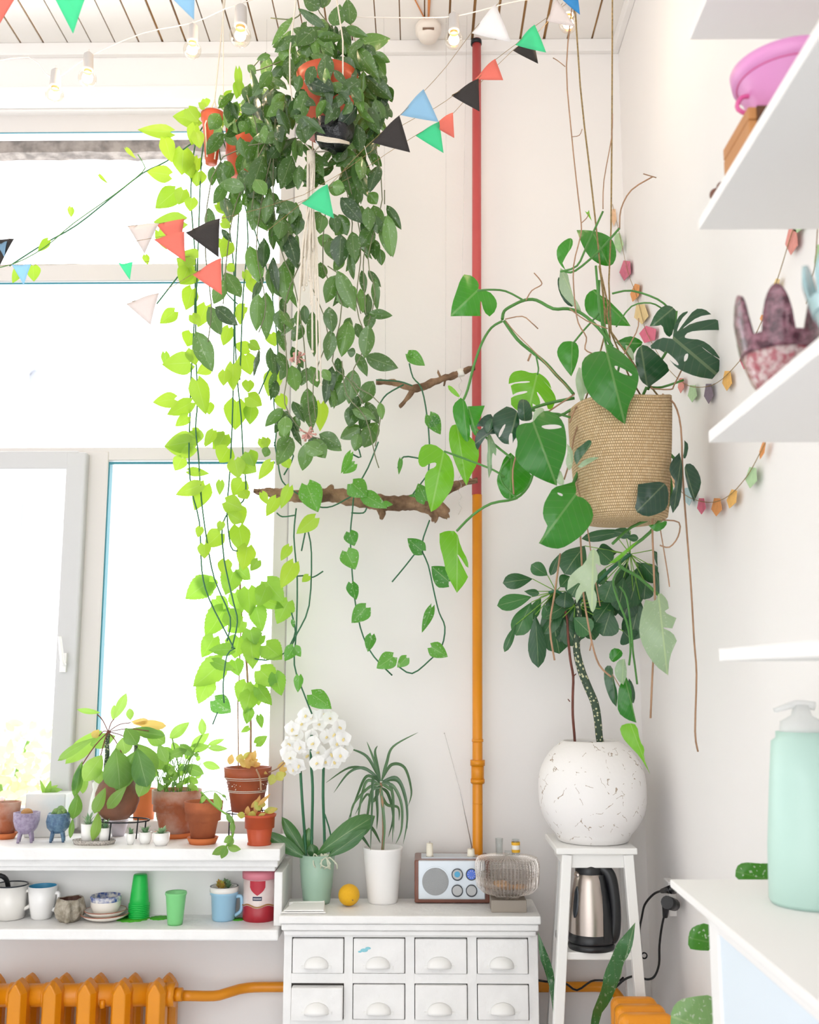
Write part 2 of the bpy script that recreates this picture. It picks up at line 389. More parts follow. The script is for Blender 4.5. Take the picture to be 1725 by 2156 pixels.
x0_, x1_ = XL, OX + .05; n_ = 40
for i in range(n_ + 1):
    x = x0_ + (x1_ - x0_) * i / n_; z1 = hz(286, YB + .16); z0 = hz(316, YB + .16) + random.uniform(-.006, .004)
    ps.append((m.vert((x, YB + .16, z0)), m.vert((x, YB + .16, z1)), m.vert((x, YB + .22, z1)), m.vert((x, YB + .22, z0))))
for i in range(n_):
    a, b = ps[i], ps[i + 1]
    for k in range(4): m.face((a[k], b[k], b[(k + 1) % 4], a[(k + 1) % 4]), None, False)
struct(m.build('trim_3', MATS['old_plaster']))
# window sill board and its moulding
xr = hx(590, 1795, SF)
m = MB(); m.box(XL, SF, ZS - .033, xr, YSA - .002, ZS); m.build('window_sill', MATS['old_white'], win, bevel=.004)
m = MB(); m.box(XL, SF + .03, ZS - .055, xr - .01, YB - .1, ZS - .033); m.box(XL, SF + .05, ZS - .07, xr - .02, YB - .1, ZS - .055); m.build('sill_moulding', MATS['old_white'], win, bevel=.003)
# boxed niche under the sill with its lower shelf
ZL = hz(1957, SF, 300); xr2 = hx(586, 1960, SF)
t = thing('niche_shelf', 'long off-white painted shelf with back board under the window sill, holding cups and mugs', 'shelf', (-1, 3.1, ZL - .03))
m = MB(); m.box(XL, SF, ZL - .03, xr2, YB, ZL); m.build('shelf_board', MATS['old_white'], t, bevel=.005)
m = MB(); m.box(XL, YB - .12, ZL, xr2, YB - .002, ZS - .07); m.build('back_board', MATS['white_paint'], t)
m = MB(); m.box(hx(577, 1880, SF + .04), SF + .04, ZL, xr2 + .004, YB - .12, ZS - .07); m.build('side_board', MATS['old_white'], t, bevel=.003)
# neighbouring building seen faintly through the panes
t = thing('apartment_facade', 'washed-out white building facade with grey downpipe seen through the window', 'building', (-2, 7, 0))
mat('facade', '#ffffff', .9); mat('facade_grey', '#a7aab2', .9)
m = MB(); a = P(-200, 700, 7.5); b = P(62, 1100, 7.5); m.box(a.x - 1.5, 7.5, -1, b.x, 9, P(-200, 770, 7.5).z); m.build('wall', MATS['facade'], t)
m = MB(); m.bar(P(-40, 700, 7.4), P(72, 785, 7.4), .06, .1); m.build('eaves', MATS['facade_grey'], t)
m = MB(); m.tube([P(72, 785, 7.4), P(66, 940, 7.4)], .04); m.tube([P(52, 1060, 7.4), P(20, 1700, 7.4)], .03); m.build('downpipe', MATS['facade_grey'], t)
m = MB(); m.bar(P(185, 865, 7.4), P(262, 940, 7.4), .07, .1); m.build('eaves', MATS['facade_grey'], t)
m = MB(); m.bar(P(320, 985, 8.4), P(315, 1560, 8.4), .09, .1); m.build('wall_post', MATS['facade_grey'], t)
# ---------------------------------------------------------------- heating
def px_tube(m, pts, r_px, Y, n=12, sub=4):
    q = [P(p[0], p[1], p[2] if len(p) > 2 else Y) for p in pts]; return m.tube(q, r_px * mpp(pts[0][0], pts[0][1], Y), n, sub)
YR = 3.23
t = thing('riser_pipe', 'vertical wall pipe from ceiling, red above and mustard orange below, in front of white wall', 'pipe', P(1008, 1800, YR))
m = MB(); a = P(1004, 80, YR); px_tube(m, [(1004, 84), (1004, 1042)], 9.3, YR, 20, 1); m.build('upper_pipe', MATS['red_paint'], t)
m = MB(); px_tube(m, [(1003, 94), (1003, 86)], 11.5, YR, 20, 1); m.build('ceiling_collar', MATS['black_metal'], t)
m = MB(); px_tube(m, [(1005, 1042), (1006, 1830), (1006, 2150)], 10.3, YR, 20, 1); m.build('lower_pipe', MATS['yellow_paint'], t)
for (y0, y1, r) in ((1556, 1562, 12), (1605, 1650, 13.5), (1600, 1612, 15.5), (1640, 1648, 15), (1690, 1692, 11)):
    m = MB(); px_tube(m, [(1006, y0), (1006, y1)], r, YR, 20, 1); m.build('coupling', MATS['yellow_paint'], t)
t = thing('radiator', 'mustard orange ribbed radiator under the window shelf', 'radiator', P(180, 2150, 3.16))
def gothic(m, cx, ytop, w, Y, dep, ybot=2330):
    s = mpp(cx, 2100, Y); c = P(cx, ytop, Y); zb = P(cx, ybot, Y).z; h = w / 2 * s
    sh = [(-h, zb), (h, zb), (h, c.z - .62 * w * s), (h * .72, c.z - .35 * w * s), (h * .3, c.z - .1 * w * s), (0, c.z), (-h * .3, c.z - .1 * w * s), (-h * .72, c.z - .35 * w * s), (-h, c.z - .62 * w * s)]
    fr_ = [m.vert((c.x + x * .62, Y, z - (.0 if z < c.z - .6 * w * s else .006))) for x, z in sh]; mid = [m.vert((c.x + x, Y + dep * .4, z)) for x, z in sh]; bk = [m.vert((c.x + x, Y + dep, z)) for x, z in sh]
    n = len(sh); m.face(fr_, None, False); m.face(bk[::-1], None, False)
    for i in range(n): j = (i + 1) % n; m.face((fr_[i], mid[i], mid[j], fr_[j]), None, False); m.face((mid[i], bk[i], bk[j], mid[j]), None, False)
for i in range(-1, 5):
    cx = 32 + 73.3 * i
    m = MB(); gothic(m, cx, 2068, 41, 3.07, .055); gothic(m, cx + 24 - .02 * i, 2056, 40, 3.2, .05)
    px_tube(m, [(cx - 12, 2096, 3.14), (cx + 14, 2096, 3.14)], 26, 3.14, 16, 1); m.build('radiator_section', MATS['yellow_paint'], t, bevel=.003)
m = MB(); px_tube(m, [(-80, 2096, 3.14), (352, 2094, 3.14)], 22.5, 3.14, 20, 1); m.build('header_pipe', MATS['yellow_paint'], t)
m = MB(); px_tube(m, [(350, 2094, 3.14), (370, 2094, 3.14)], 25, 3.14, 8, 1); px_tube(m, [(368, 2094, 3.14), (384, 2094, 3.14)], 14, 3.14, 8, 1); m.build('end_nut', MATS['yellow_paint'], t)
m = MB(); px_tube(m, [(216, 2105, 3.11), (216, 2122, 3.11)], 6, 3.11, 8, 1); m.build('air_valve', MATS['yellow_paint'], t)
t = thing('heating_pipe', 'thin mustard orange pipe running from the radiator behind the drawer cabinet to the right', 'pipe', P(500, 2090, 3.2))
m = MB(); px_tube(m, [(382, 2096, 3.16), (450, 2097, 3.2), (480, 2090, 3.22), (520, 2080, 3.26), (600, 2078, 3.27), (900, 2079, 3.27), (1180, 2078, 3.27), (1270, 2078, 3.27), (1292, 2086, 3.24), (1316, 2120, 3.2), (1336, 2170, 3.2)], 10.5, 3.2, 12, 3); m.build('pipe', MATS['yellow_paint'], t)
t = thing('radiator', 'mustard orange radiator with rounded top edges in the corner behind the white stool', 'radiator', P(1350, 2150, 2.9))
for k, (x0, x1, yt, Y) in enumerate(((1290, 1388, 2106, 2.74), (1297, 1406, 2122, 2.66), (1306, 1424, 2141, 2.58))):
    m = MB(); a = P(x0, yt, Y); b = P(x1, yt, Y); m.box(a.x, Y, a.z - .45, b.x, Y + .05, a.z); m.build('radiator_section', MATS['yellow_paint'], t, bevel=.02, seg=5)
m = MB(); m.tube([P(1345, 2190, 2.76), P(1362, 2240, 2.58)], .02, 10, 1); m.build('header_pipe', MATS['yellow_paint'], t)
# ---------------------------------------------------------------- drawer cabinet
CF = 3.02; YK = 3.208
ZC = hz(1928, 2.985)
t = thing('drawer_cabinet', 'white distressed apothecary cabinet with rows of small drawers and cup pulls', 'cabinet', P(865, 2150, 3.15))
xa, xb = hx(597, 2050, CF), hx(1134, 2050, CF); zb = P(860, 2600, CF).z; zt = ZC - .058
mat('gap_shade', '#4b4640', .9)  # dark interior colour painted in for the shade in the drawer gaps
m = MB(); m.box(xa + .01, CF + .012, zb, xb - .01, YK - .005, zt - .002); m.build('carcass', MATS['gap_shade'], t)
m = MB(); m.box(xa, CF, zb, hx(614, 2050, CF), YK, zt); m.box(hx(1113.5, 2050, CF), CF, zb, xb, YK, zt)
rows = [(1976, 2049), (2073, 2146), (2171, 2244), (2270, 2340), (2365, 2440)]; cols = [(616, 723), (744.5, 852), (874.5, 983), (1006, 1112)]
for a, b in zip(cols[:-1], cols[1:]): m.box(hx(a[1] + 1.5, 2050, CF), CF, zb, hx(b[0] - 1.5, 2050, CF), CF + .02, zt)
zz = [zt] + [v for r in rows for v in (hz(r[0] - 1.8, CF), hz(r[1] + 1.2, CF))] + [zb]
for i in range(0, len(zz), 2): m.box(xa + .012, CF + .0006, zz[i + 1], xb - .012, CF + .02, zz[i])
m.build('face_frame', MATS['old_white'], t, bevel=.0015)
for yi, r in enumerate(rows):
    for xi, c in enumerate(cols):
        out = random.choice((0, .003, .006)) if (yi, xi) != (1, 0) else .018
        m = MB(); dz = .004 if (yi, xi) == (1, 0) else 0
        m.box(hx(c[0], 2050, CF), CF - .004 - out, hz(r[1], CF), hx(c[1], 2050, CF), CF + .01, hz(r[0], CF) - dz); d = m.build('drawer', MATS['old_white'], t, bevel=.003)
        m = MB(); cc = P((c[0] + c[1]) / 2 - 2 + random.uniform(-2, 2), r[1] - 12, CF - .004 - out); s = mpp(860, 2050, CF); rx, rz, ry = 25 * s, 21 * s, 17 * s; g = []
        for i in range(13):
            a = pi * i / 12; g.append([m.vert((cc.x + rx * cos(a), CF - .004 - out - ry * sin(a) ** .7 * sin(pi / 2 * j / 6), cc.z + rz * sin(a) ** .8 * cos(pi / 2 * j / 6))) for j in range(7)])
        for i in range(12):
            for j in range(6): m.face((g[i][j], g[i][j + 1], g[i + 1][j + 1], g[i + 1][j]))
        m.box(cc.x - rx * 1.25, CF - .0065 - out, cc.z - .002, cc.x + rx * 1.25, CF - .004 - out, cc.z + .004)
        m.build('cup_pull', MATS['white_paint'], d, solid=.002)
        if (yi, xi) == (0, 1):
            mat('blue_smudge', '#8fd0dc', .6); q = P(767, 2001, CF - .0045 - out); m = MB(); s = mpp(767, 2001, CF)
            for (dx, dy, w_, h_) in ((0, 0, 16, 7), (-9, 3, 8, 5), (8, -4, 12, 5)):
                m.lathe((q.x + dx * s, q.y + .0004, q.z - dy * s), [(w_ * s / 2, 0), (w_ * s / 2.2, .0006)], 14, True, True)
            for i_, v in enumerate(m.v): m.v[i_] = (v[0], q.y - .0002 - (v[2] - q.z) * 0 if i_ % 2 else q.y + .0004, q.z + (v[1] - q.y) * .45 + (v[2] - q.z))
            lab(m.build('paint_smudge', MATS['blue_smudge'], d), 'pale turquoise paint smudge')
m = MB(); x0, x1 = hx(587, 1935, 2.98), hx(1140, 1935, 2.98)
m.box(x0, 2.98, ZC - .022, x1, YK, ZC); m.box(x0 + .006, 2.99, ZC - .042, x1 - .006, YK, ZC - .024); m.box(x0 + .012, 3.0, ZC - .058, x1 - .012, YK, ZC - .044)
m.build('cabinet_top', MATS['old_white'], t, bevel=.004)
# ---------------------------------------------------------------- stool
SY = 2.87
ZST = hz(1786, SY, 1250)
t = thing('plant_stool', 'tall white painted wooden stool with lower shelf, carrying the round white planter', 'stool', P(1255, 2150, 3.0))
m = MB(); m.box(hx(1172, 1790, SY), SY, ZST - .017, hx(1343, 1790, SY), SY + .26, ZST); m.build('seat', MATS['white_paint'], t, bevel=.003)
m = MB(); za = ZST - .017; x0, x1 = hx(1190, 1810, SY), hx(1330, 1810, SY)
m.box(x0, SY + .015, za - .037, x1, SY + .03, za); m.box(x0, SY + .22, za - .037, x1, SY + .235, za); m.box(x0, SY + .03, za - .037, x0 + .015, SY + .22, za); m.box(x1 - .015, SY + .03, za - .037, x1, SY + .22, za); m.build('apron', MATS['white_paint'], t, bevel=.002)
def leg(a, b, Ya, Yb, w=.027):
    m = MB(); p = P(a[0], a[1], Ya); p.z = min(p.z, za); q = P(b[0], b[1], Yb); d_ = (q - p).normalized(); q = p + d_ * ((p.z - .005) / -d_.z); m.bar(p, q, w, w); m.build('leg', MATS['white_paint'], t, bevel=.002)
leg((1193, 1799), (1176, 2150), SY + .02, SY - .015); leg((1322, 1799), (1352, 2150), SY + .02, SY - .015)
leg((1186, 1790), (1163, 2150), SY + .235, SY + .27); leg((1312, 1790), (1333, 2150), SY + .235, SY + .27)
m = MB(); ZK = hz(2005, SY, 1260); m.box(hx(1193, 2008, SY), SY, ZK - .02, hx(1333, 2008, SY), SY + .24, ZK); m.build('lower_shelf', MATS['white_paint'], t, bevel=.003)
# ---------------------------------------------------------------- wall shelves on the right
SYE = 1.6; SX = P(1493, 932, SYE).x
lbls = ['white wall shelf nearest the ceiling at the top right, above the pink pot', 'white wall shelf carrying the pink pot and the wooden box', 'white wall shelf carrying the dark red glass vase', 'lowest thin white wall shelf, above the worktop at the right']
ZSH = []
for k, (y, l_) in enumerate(zip((84, 484, 932, 1392), lbls)):
    z = P((1452, 1472, 1493, 1515)[k], y, SYE).z; ZSH.append(z + .019); m = MB(); m.box(SX, YC_, z, WX, SYE, z + .019)
    tag(m.build('wall_shelf', MATS['white_matt'], None, bevel=.001), l_, 'shelf', 'white wall shelves')
# ---------------------------------------------------------------- sideboard
KY = 1.95; kc = P(1411, 1851, KY); ZCT = kc.z
t = thing('sideboard', 'white counter with pale blue side panel at the bottom right corner', 'cabinet', (.6, 1.2, 0))
m = MB(); m.box(kc.x, YC_, ZCT - .014, WX, KY, ZCT); m.build('worktop', MATS['white_matt'], t, bevel=.002)
mat('pale_blue_panel', '#dfeaf3', .5)
bx_ = kc.x + .012; by_ = 1.73
m = MB(); m.box(bx_, YC_, .0, bx_ + .02, by_ - .05, ZCT - .014); m.build('side_panel', MATS['pale_blue_panel'], t)
m = MB(); m.box(bx_ - .004, by_ - .05, 0, WX, by_, ZCT - .014); m.box(bx_ - .004, YC_, ZCT - .03, bx_ + .02, by_ - .05, ZCT - .014); m.build('frame', MATS['white_matt'], t, bevel=.002)
# ================================================================ hanging plants
def conv(g): ox, oy, s = g; return lambda x, y: (ox + x / s, oy + y / s)
def leaves(m, g, rows, Y, shape='oval', rv=.5, jit=.06, fold=.25, droop=.08, rollj=.35, tiltj=.35, wf=1.0):
    """rows: (bx, by, tx, ty, w[, rv]) in the enlarged crop g; each leaf gets its own small offset and tilt in depth"""
    c = conv(g)
    for r in rows:
        b = c(r[0], r[1]); t = c(r[2], r[3]); w = r[4] / g[2] * wf; v = r[5] if len(r) > 5 else rv; y = r[6] if len(r) > 6 else Y
        y += random.uniform(-jit, jit); Lm = sqrt((t[0] - b[0]) ** 2 + (t[1] - b[1]) ** 2) * mpp(b[0], b[1], y)
        pb = P(b[0], b[1], y); pt = P(t[0], t[1], y + Lm * random.uniform(-tiltj, tiltj))
        m.leaf(pb, pt, w * mpp(b[0], b[1], y), shape, random.uniform(-rollj, rollj), droop * random.uniform(-.3, 1.2), fold * random.uniform(.3, 1.3), v)
def vine(m, pts, r, Y, n=6, sub=3):
    q = [P(p[0], p[1], p[2] if len(p) > 2 else Y + .012 * sin(i * 2.1)) for i, p in enumerate(pts)]; m.tube(q, r * mpp(pts[0][0], pts[0][1], Y), n, sub)
G2 = (500, 0, 3.45); G4 = (300, 350, 2.875); G1 = (0, 0, 2.875); G7 = (300, 900, 2.464)
HY = 2.5
# ---- the dark wax plant in its macrame hanger
t = thing('wax_plant', 'big dark green trailing wax plant in orange pot, hanging in a macrame holder', 'plant', P(690, 240, HY))
c = P(688, 280, HY); s = mpp(688, 240, HY); pr = [(.001, -.004), (44, -.004), (47, 0), (60, 100), (64, 102), (66, 128), (62, 128), (58, 100)]
m = MB(); m.lathe(c, [(r * s, (z if z < 0 else z * s)) for r, z in pr], 40); m.build('pot', MATS['plastic_pot'], t)
m = MB(); m.lathe(c + Vector((0, 0, 116 * s)), [(.001, 0), (60 * s, 0)], 30, False); m.build('soil', MATS['soil'], t)
m = MB(); HL = [
 (600, 60, 480, 0, 100), (640, 200, 440, 60, 70), (700, 190, 745, 30, 130, .7), (820, 180, 800, -10, 120, .6), (590, -60, 620, 60, 110), (690, -60, 560, 40, 120), (400, 125, 250, 330, 60, .8), (430, 260, 270, 380, 90), (575, 200, 430, 330, 120, .4), (580, 265, 770, 275, 90, .5),
 (755, 190, 825, 335, 70, .5), (785, 200, 950, 265, 75), (860, 330, 1112, 280, 130, .85), (870, 345, 1030, 570, 120, .5), (805, 340, 920, 525, 90, .5), (600, 330, 700, 400, 90), (240, 400, 140, 435, 55, .7), (300, 370, 370, 440, 80, .8), (75, 470, 135, 540, 60), (95, 500, 175, 785, 60, .2),
 (370, 405, 385, 580, 90), (470, 415, 430, 565, 100), (640, 390, 640, 625, 130), (700, 505, 790, 605, 60), (455, 545, 430, 670, 70), (500, 560, 640, 695, 110), (900, 580, 745, 690, 120, .3), (930, 550, 1125, 720, 120, .2), (925, 600, 1000, 865, 100, .3), (1050, 710, 1090, 870, 90), (930, 770, 1035, 980, 100),
 (870, 770, 725, 925, 120, .1), (620, 680, 700, 875, 120), (500, 660, 430, 900, 120), (460, 880, 490, 1045, 100), (560, 850, 500, 1025, 110), (340, 740, 210, 850, 90, .8), (360, 770, 400, 945, 100), (110, 1000, 375, 1005, 95, .8), (180, 770, 60, 830, 80), (80, 620, 60, 740, 80), (20, 780, 150, 800, 80), (300, 900, 340, 1000, 90),
 (400, 1130, 310, 1375, 140, .2), (540, 1120, 630, 1290, 90), (870, 1140, 690, 1150, 140, .6), (800, 1200, 830, 1440, 110), (850, 1170, 945, 1430, 110), (1030, 1200, 960, 1400, 100, .2), (875, 900, 890, 1110, 110, .3), (940, 970, 1000, 1140, 90), (190, 1130, 90, 1400, 130), (0, 1320, 60, 1385, 60), (130, 1300, 205, 1420, 110, .9),
 (120, 1440, 120, 1680, 100), (230, 1400, 200, 1625, 90), (380, 1460, 280, 1550, 90), (660, 1360, 785, 1390, 110, .9), (760, 1430, 910, 1625, 120, .1), (1085, 1490, 1190, 1660, 70, .2), (1090, 1560, 1130, 1870, 110, .8),
 (250, 520, 160, 640, 90), (180, 600, 110, 700, 80), (330, 480, 240, 600, 80), (560, 480, 500, 620, 90), (760, 420, 860, 520, 90), (980, 480, 1040, 620, 80), (700, 600, 600, 700, 100), (820, 640, 900, 740, 90), (1000, 720, 1060, 900, 100), (270, 640, 240, 780, 90), (310, 1060, 240, 1150, 90, .2), (420, 1020, 470, 1140, 90), (240, 930, 130, 940, 80), (760, 1040, 700, 1180, 100), (970, 1120, 1050, 1210, 70), (450, 1200, 440, 1380, 90), (700, 260, 590, 380, 90), (520, 330, 480, 420, 90), (950, 1500, 960, 1680, 100), (1000, 1560, 1020, 1700, 90), (620, 1560, 600, 1700, 100), (440, 1500, 400, 1700, 110), (330, 1580, 300, 1740, 110), (700, 1550, 720, 1700, 90), (20, 1000, 60, 1150, 90, .3), (60, 880, 20, 960, 80), (130, 1000, 80, 1240, 80)]
def hy_leaf(x, y):
    d_ = ((x - 688) / 72) ** 2 + ((y - 215) / 85) ** 2
    return HY - (.13 if d_ < 1 else 0)
HLx = []
for r in HL:
    r = tuple(r) + ((.4,) if len(r) < 6 else ()); x, y = conv(G2)((r[0] + r[2]) / 2, (r[1] + r[3]) / 2); HLx.append(r[:6] + (hy_leaf(x, y),))
leaves(m, G2, HLx, HY, 'oval', .4, .05, .3, .1, .45, .35, 1.0)
random.seed(21)
for k in range(250):                                   # the deeper leaves of the crown
    a = random.uniform(0, 2 * pi); q = sqrt(random.random())
    x = 672 + 142 * q * cos(a); y = 205 + 165 * q * sin(a)
    if y < 90 and abs(x - 690) > 90: continue
    if abs(x - 700) < 36 and 225 < y < 310: continue
    if abs(x - 655) < 22 and 150 < y < 230 and k % 4: continue
    dy = random.uniform(-.02, .16) if hy_leaf(x, y) == HY else random.choice((-.12, -.14, .1)); an = random.uniform(.3, pi - .3); ln = random.uniform(34, 64)
    leaves(m, (0, 0, 1), [(x, y, x + ln * cos(an) * random.uniform(.5, 1.2), y + ln * sin(an), random.uniform(19, 29), random.random() ** 1.3)], HY + dy, 'oval', .3, .03, .3, .1, .9, .5)
for k in range(105):                                   # and of the hanging strands
    y = random.uniform(300, 900); xc = random.choice(((555, 600) if y < 820 else (600, 640), (720, 780), (600, 640))); x = random.uniform(*xc) + random.gauss(0, 16)
    if abs(x - 655) < 26 and y < 640: continue
    if y > 600 and random.random() < .35: continue
    an = random.uniform(.9, pi - .9); ln = random.uniform(34, 62)
    leaves(m, (0, 0, 1), [(x, y, x + ln * cos(an), y + ln * sin(an), random.uniform(17, 26), random.random() * .8)], HY + random.uniform(.02, .12), 'oval', .3, .03, .3, .1, .9, .5)

HL4 = [(430, 0, 420, 120, 60), (540, 0, 510, 70, 80), (620, 130, 465, 105, 90, .8), (400, 250, 410, 405, 70), (670, 195, 665, 390, 82, .8), (770, 165, 745, 370, 75), (640, 40, 690, 170, 90), (930, 0, 870, 140, 120, .2), (860, 210, 900, 295, 100), (1150, 120, 1225, 130, 90, .9), (1200, 190, 1335, 345, 100, .1), (1190, 290, 1240, 420, 90),
 (1470, 300, 1505, 548, 112, .95), (1480, 235, 1568, 385, 60, .3), (1400, 235, 1445, 400, 90), (1395, 370, 1320, 490, 100), (1200, 410, 1190, 612, 120, .2), (1270, 395, 1290, 575, 90), (1060, 430, 1170, 480, 80, .95), (1130, 430, 1160, 570, 90), (850, 300, 850, 520, 130), (870, 400, 940, 625, 100, .2), (650, 480, 712, 718, 110, .85), (740, 440, 730, 620, 80, .3),
 (785, 560, 825, 765, 60, .2), (850, 590, 875, 835, 110, .8), (500, 640, 595, 795, 110, .7), (500, 690, 430, 835, 90, .8), (1080, 580, 1092, 682, 80), (700, 770, 690, 1000, 95, .7), (750, 760, 750, 1050, 95, .7), (850, 865, 840, 1000, 110, .5), (440, 850, 578, 965, 90, .1), (400, 850, 475, 1022, 100, .7), (325, 1000, 425, 1245, 125, .6),
 (1180, 630, 1290, 880, 100, .7), (1170, 660, 1110, 830, 100, .5), (1200, 740, 1245, 860, 90, .9), (1320, 740, 1335, 890, 60, 1), (1410, 675, 1422, 872, 58), (1370, 890, 1515, 905, 65, .4), (1250, 935, 1205, 1155, 110, .75), (1370, 960, 1345, 1165, 100, .7), (1380, 880, 1370, 1000, 80), (1350, 1150, 1550, 1222, 110, .4), (980, 840, 990, 960, 60, .1), (970, 960, 910, 1060, 80), (1030, 870, 1040, 1155, 80),
 (1140, 990, 1120, 1180, 90), (905, 1205, 930, 1362, 95, 1), (1020, 1210, 1060, 1340, 90, .7), (1150, 1210, 1105, 1440, 80, .2), (1000, 1340, 1025, 1600, 110, .6), (1220, 1310, 1140, 1460, 120, .6), (1280, 1230, 1250, 1440, 110), (1400, 1300, 1320, 1440, 100), (1290, 1440, 1250, 1580, 100, .1), (1270, 1470, 1415, 1530, 80, .5), (1440, 1430, 1450, 1535, 50, .8), (850, 1465, 742, 1578, 72, .7), (870, 1510, 855, 1640, 90, .8),
 (900, 1640, 815, 1730, 100, .6), (1320, 1570, 1198, 1645, 80, .7), (1320, 1590, 1290, 1725, 80), (1420, 1550, 1330, 1695, 110, .6), (1070, 1620, 1205, 1700, 95, .6), (980, 1680, 1100, 1740, 100, .8), (1050, 1640, 1010, 1700, 60, .2), (480, 380, 540, 460, 40, .1), (1130, 850, 1150, 1010, 90), (1290, 950, 1330, 1050, 60, .2), (1290, 1130, 1240, 1120, 60, .1), (960, 1000, 900, 1050, 60), (1090, 1230, 1140, 1300, 60, .9), (1000, 1220, 960, 1330, 80), (820, 200, 850, 260, 60), (950, 300, 930, 420, 90), (1080, 280, 1030, 350, 80, .3), (1370, 160, 1420, 230, 80, .8), (1330, 240, 1300, 330, 80), (760, 1700, 740, 1760, 60, .8)]
leaves(m, G4, HL4, HY + .02, 'oval', .45, .06, .25, .08, .4, .3, 1.0)
HL7 = [(780, 55, 697, 195, 85, .6), (860, 80, 830, 225, 80, .7), (885, 60, 950, 160, 90, .8), (930, 40, 1035, 122, 75, .6), (720, 0, 760, 50, 70, .8), (1130, 5, 1028, 58, 65, .5), (1120, 30, 1100, 122, 60, .6), (1190, 10, 1150, 105, 90, .55), (900, 60, 890, 110, 45, .1)]
leaves(m, G7, HL7, HY + .02, 'oval', .5, .04)
for k in range(60):
    x = random.uniform(462, 560); y = random.uniform(190, 430); an = random.uniform(.6, pi - .6); ln = random.uniform(34, 60)
    if abs(x - 500) < 14 and 300 < y < 350: continue
    leaves(m, (0, 0, 1), [(x, y, x + ln * cos(an), y + ln * sin(an), random.uniform(22, 34), random.random())], HY + random.uniform(.05, .15), 'oval', .3, .03, .3, .1, .9, .5)
m.build('foliage', MATS['hoya_leaf'], t)
m = MB()
for pts in ([(640, 290), (470, 330), (432, 490), (445, 640), (438, 720)], [(600, 220), (560, 380), (540, 520), (560, 640), (545, 700)], [(560, 300), (500, 420), (480, 520), (470, 640)],
            [(580, 250), (575, 400), (590, 520), (620, 600), (640, 720), (650, 860), (660, 910)], [(720, 330), (760, 500), (750, 640), (770, 720), (740, 800), (800, 850), (790, 940)], [(790, 300), (805, 420), (775, 540), (790, 620), (770, 700)], [(690, 400), (680, 560), (720, 640), (700, 760), (735, 800), (765, 850)],
            [(640, 540), (600, 640), (605, 780), (600, 850), (640, 910), (700, 930)], [(720, 760), (730, 830), (770, 880), (790, 960), (798, 985)], [(640, 20), (618, 40), (570, 38)], [(700, 60), (665, 10), (690, -20)], [(655, 600), (690, 700), (660, 800), (665, 880)], [(770, 520), (765, 560), (770, 660)], [(560, 110), (530, 150), (590, 130)], [(690, 560), (740, 600), (760, 660)],
            [(730, 400), (742, 470), (735, 520)], [(810, 400), (810, 430)], [(520, 200), (545, 300), (530, 440)], [(750, 170), (765, 240), (745, 330)]):
    vine(m, pts, 1.25, HY + .01)
m.build('vines', MATS['hoya_stem'], t)
mat('wax_flower', '#cf9a8e', .6)
for (x, y) in ((628, 752), (648, 912)):
    m = MB(); c = P(x, y, HY - .02)
    for i in range(16):
        d_ = Vector((random.gauss(0, 1), random.gauss(0, 1), random.gauss(0, 1) - .3)).normalized() * random.uniform(.01, .022); m.tube([c, c + d_], [.001, .0025], 5, 1); m.ball(c + d_, .0038, 6)
    m.build('flower_cluster', MATS['wax_flower'], t)
# ---- macrame hanger
t = thing('macrame_hanger', 'cream cotton macrame hanger with long tassels holding the dark wax plant', 'plant hanger', P(655, 330, HY - .1))
m = MB()
for k in range(4):
    a = pi / 2 * k + .5; q = P(665, -200, HY); b = P(688, 130, HY) + Vector((cos(a) * .105, sin(a) * .105, 0)); e = P(660, 320, HY - .02)
    m.tube([q + Vector((cos(a) * .01, sin(a) * .01, 0)), b, P(680, 285, HY) + Vector((cos(a) * .07, sin(a) * .07, 0)), e], .0022, 6, 3)
m.build('cords', MATS['cotton'], t)
m = MB(); vine(m, [(655, 318), (655, 352)], 9, HY - .04, 12); m.build('knot', MATS['cotton'], t)
m = MB()
for k, (xe, ye) in enumerate(((640, 610), (652, 590), (630, 640), (658, 740), (668, 800), (622, 770), (645, 600), (655, 640), (664, 620), (676, 810), (650, 560), (660, 520), (640, 560), (635, 600))):
    x0 = 648 + (k % 7) * 2.4; vine(m, [(x0, 345), (x0 + (xe - x0) * .15, 420), (x0 + (xe - x0) * .6, 520), (xe, ye)], 2.0, HY - .06 + .004 * (k % 5)); e = P(xe, ye, HY - .06 + .004 * (k % 5)); m.ball(e, .004, 8)
m.build('tassel', MATS['cotton'], t)
t = thing('bowl', 'black bowl tucked under the orange pot in the macrame holder', 'bowl', P(705, 305, HY - .02))
m = MB(); c = P(703, 312, HY - .06); s = mpp(703, 300, HY); mat('black_foil', '#141519', .25, bump=.5, bscale=60); m.lathe(c, [(.001, 0), (26 * s, 2 * s), (38 * s, 22 * s), (42 * s, 50 * s), (40 * s, 50 * s), (30 * s, 12 * s)], 30, fn=lambda r, z, a, j: (r * (1 + .05 * sin(5 * a)), z + .004 * sin(3 * a + j))); m.build('body', MATS['black_foil'], t)
m = MB()
for k in range(4): vine(m, [(668, 286 + 3 * k, HY - .15), (690, 290 + 3 * k, HY - .16), (715, 294 + 2 * k, HY - .15), (735, 300 + k, HY - .1)], 1.5, HY - .15)
m.build('wrapped_cord', MATS['cotton'], t)
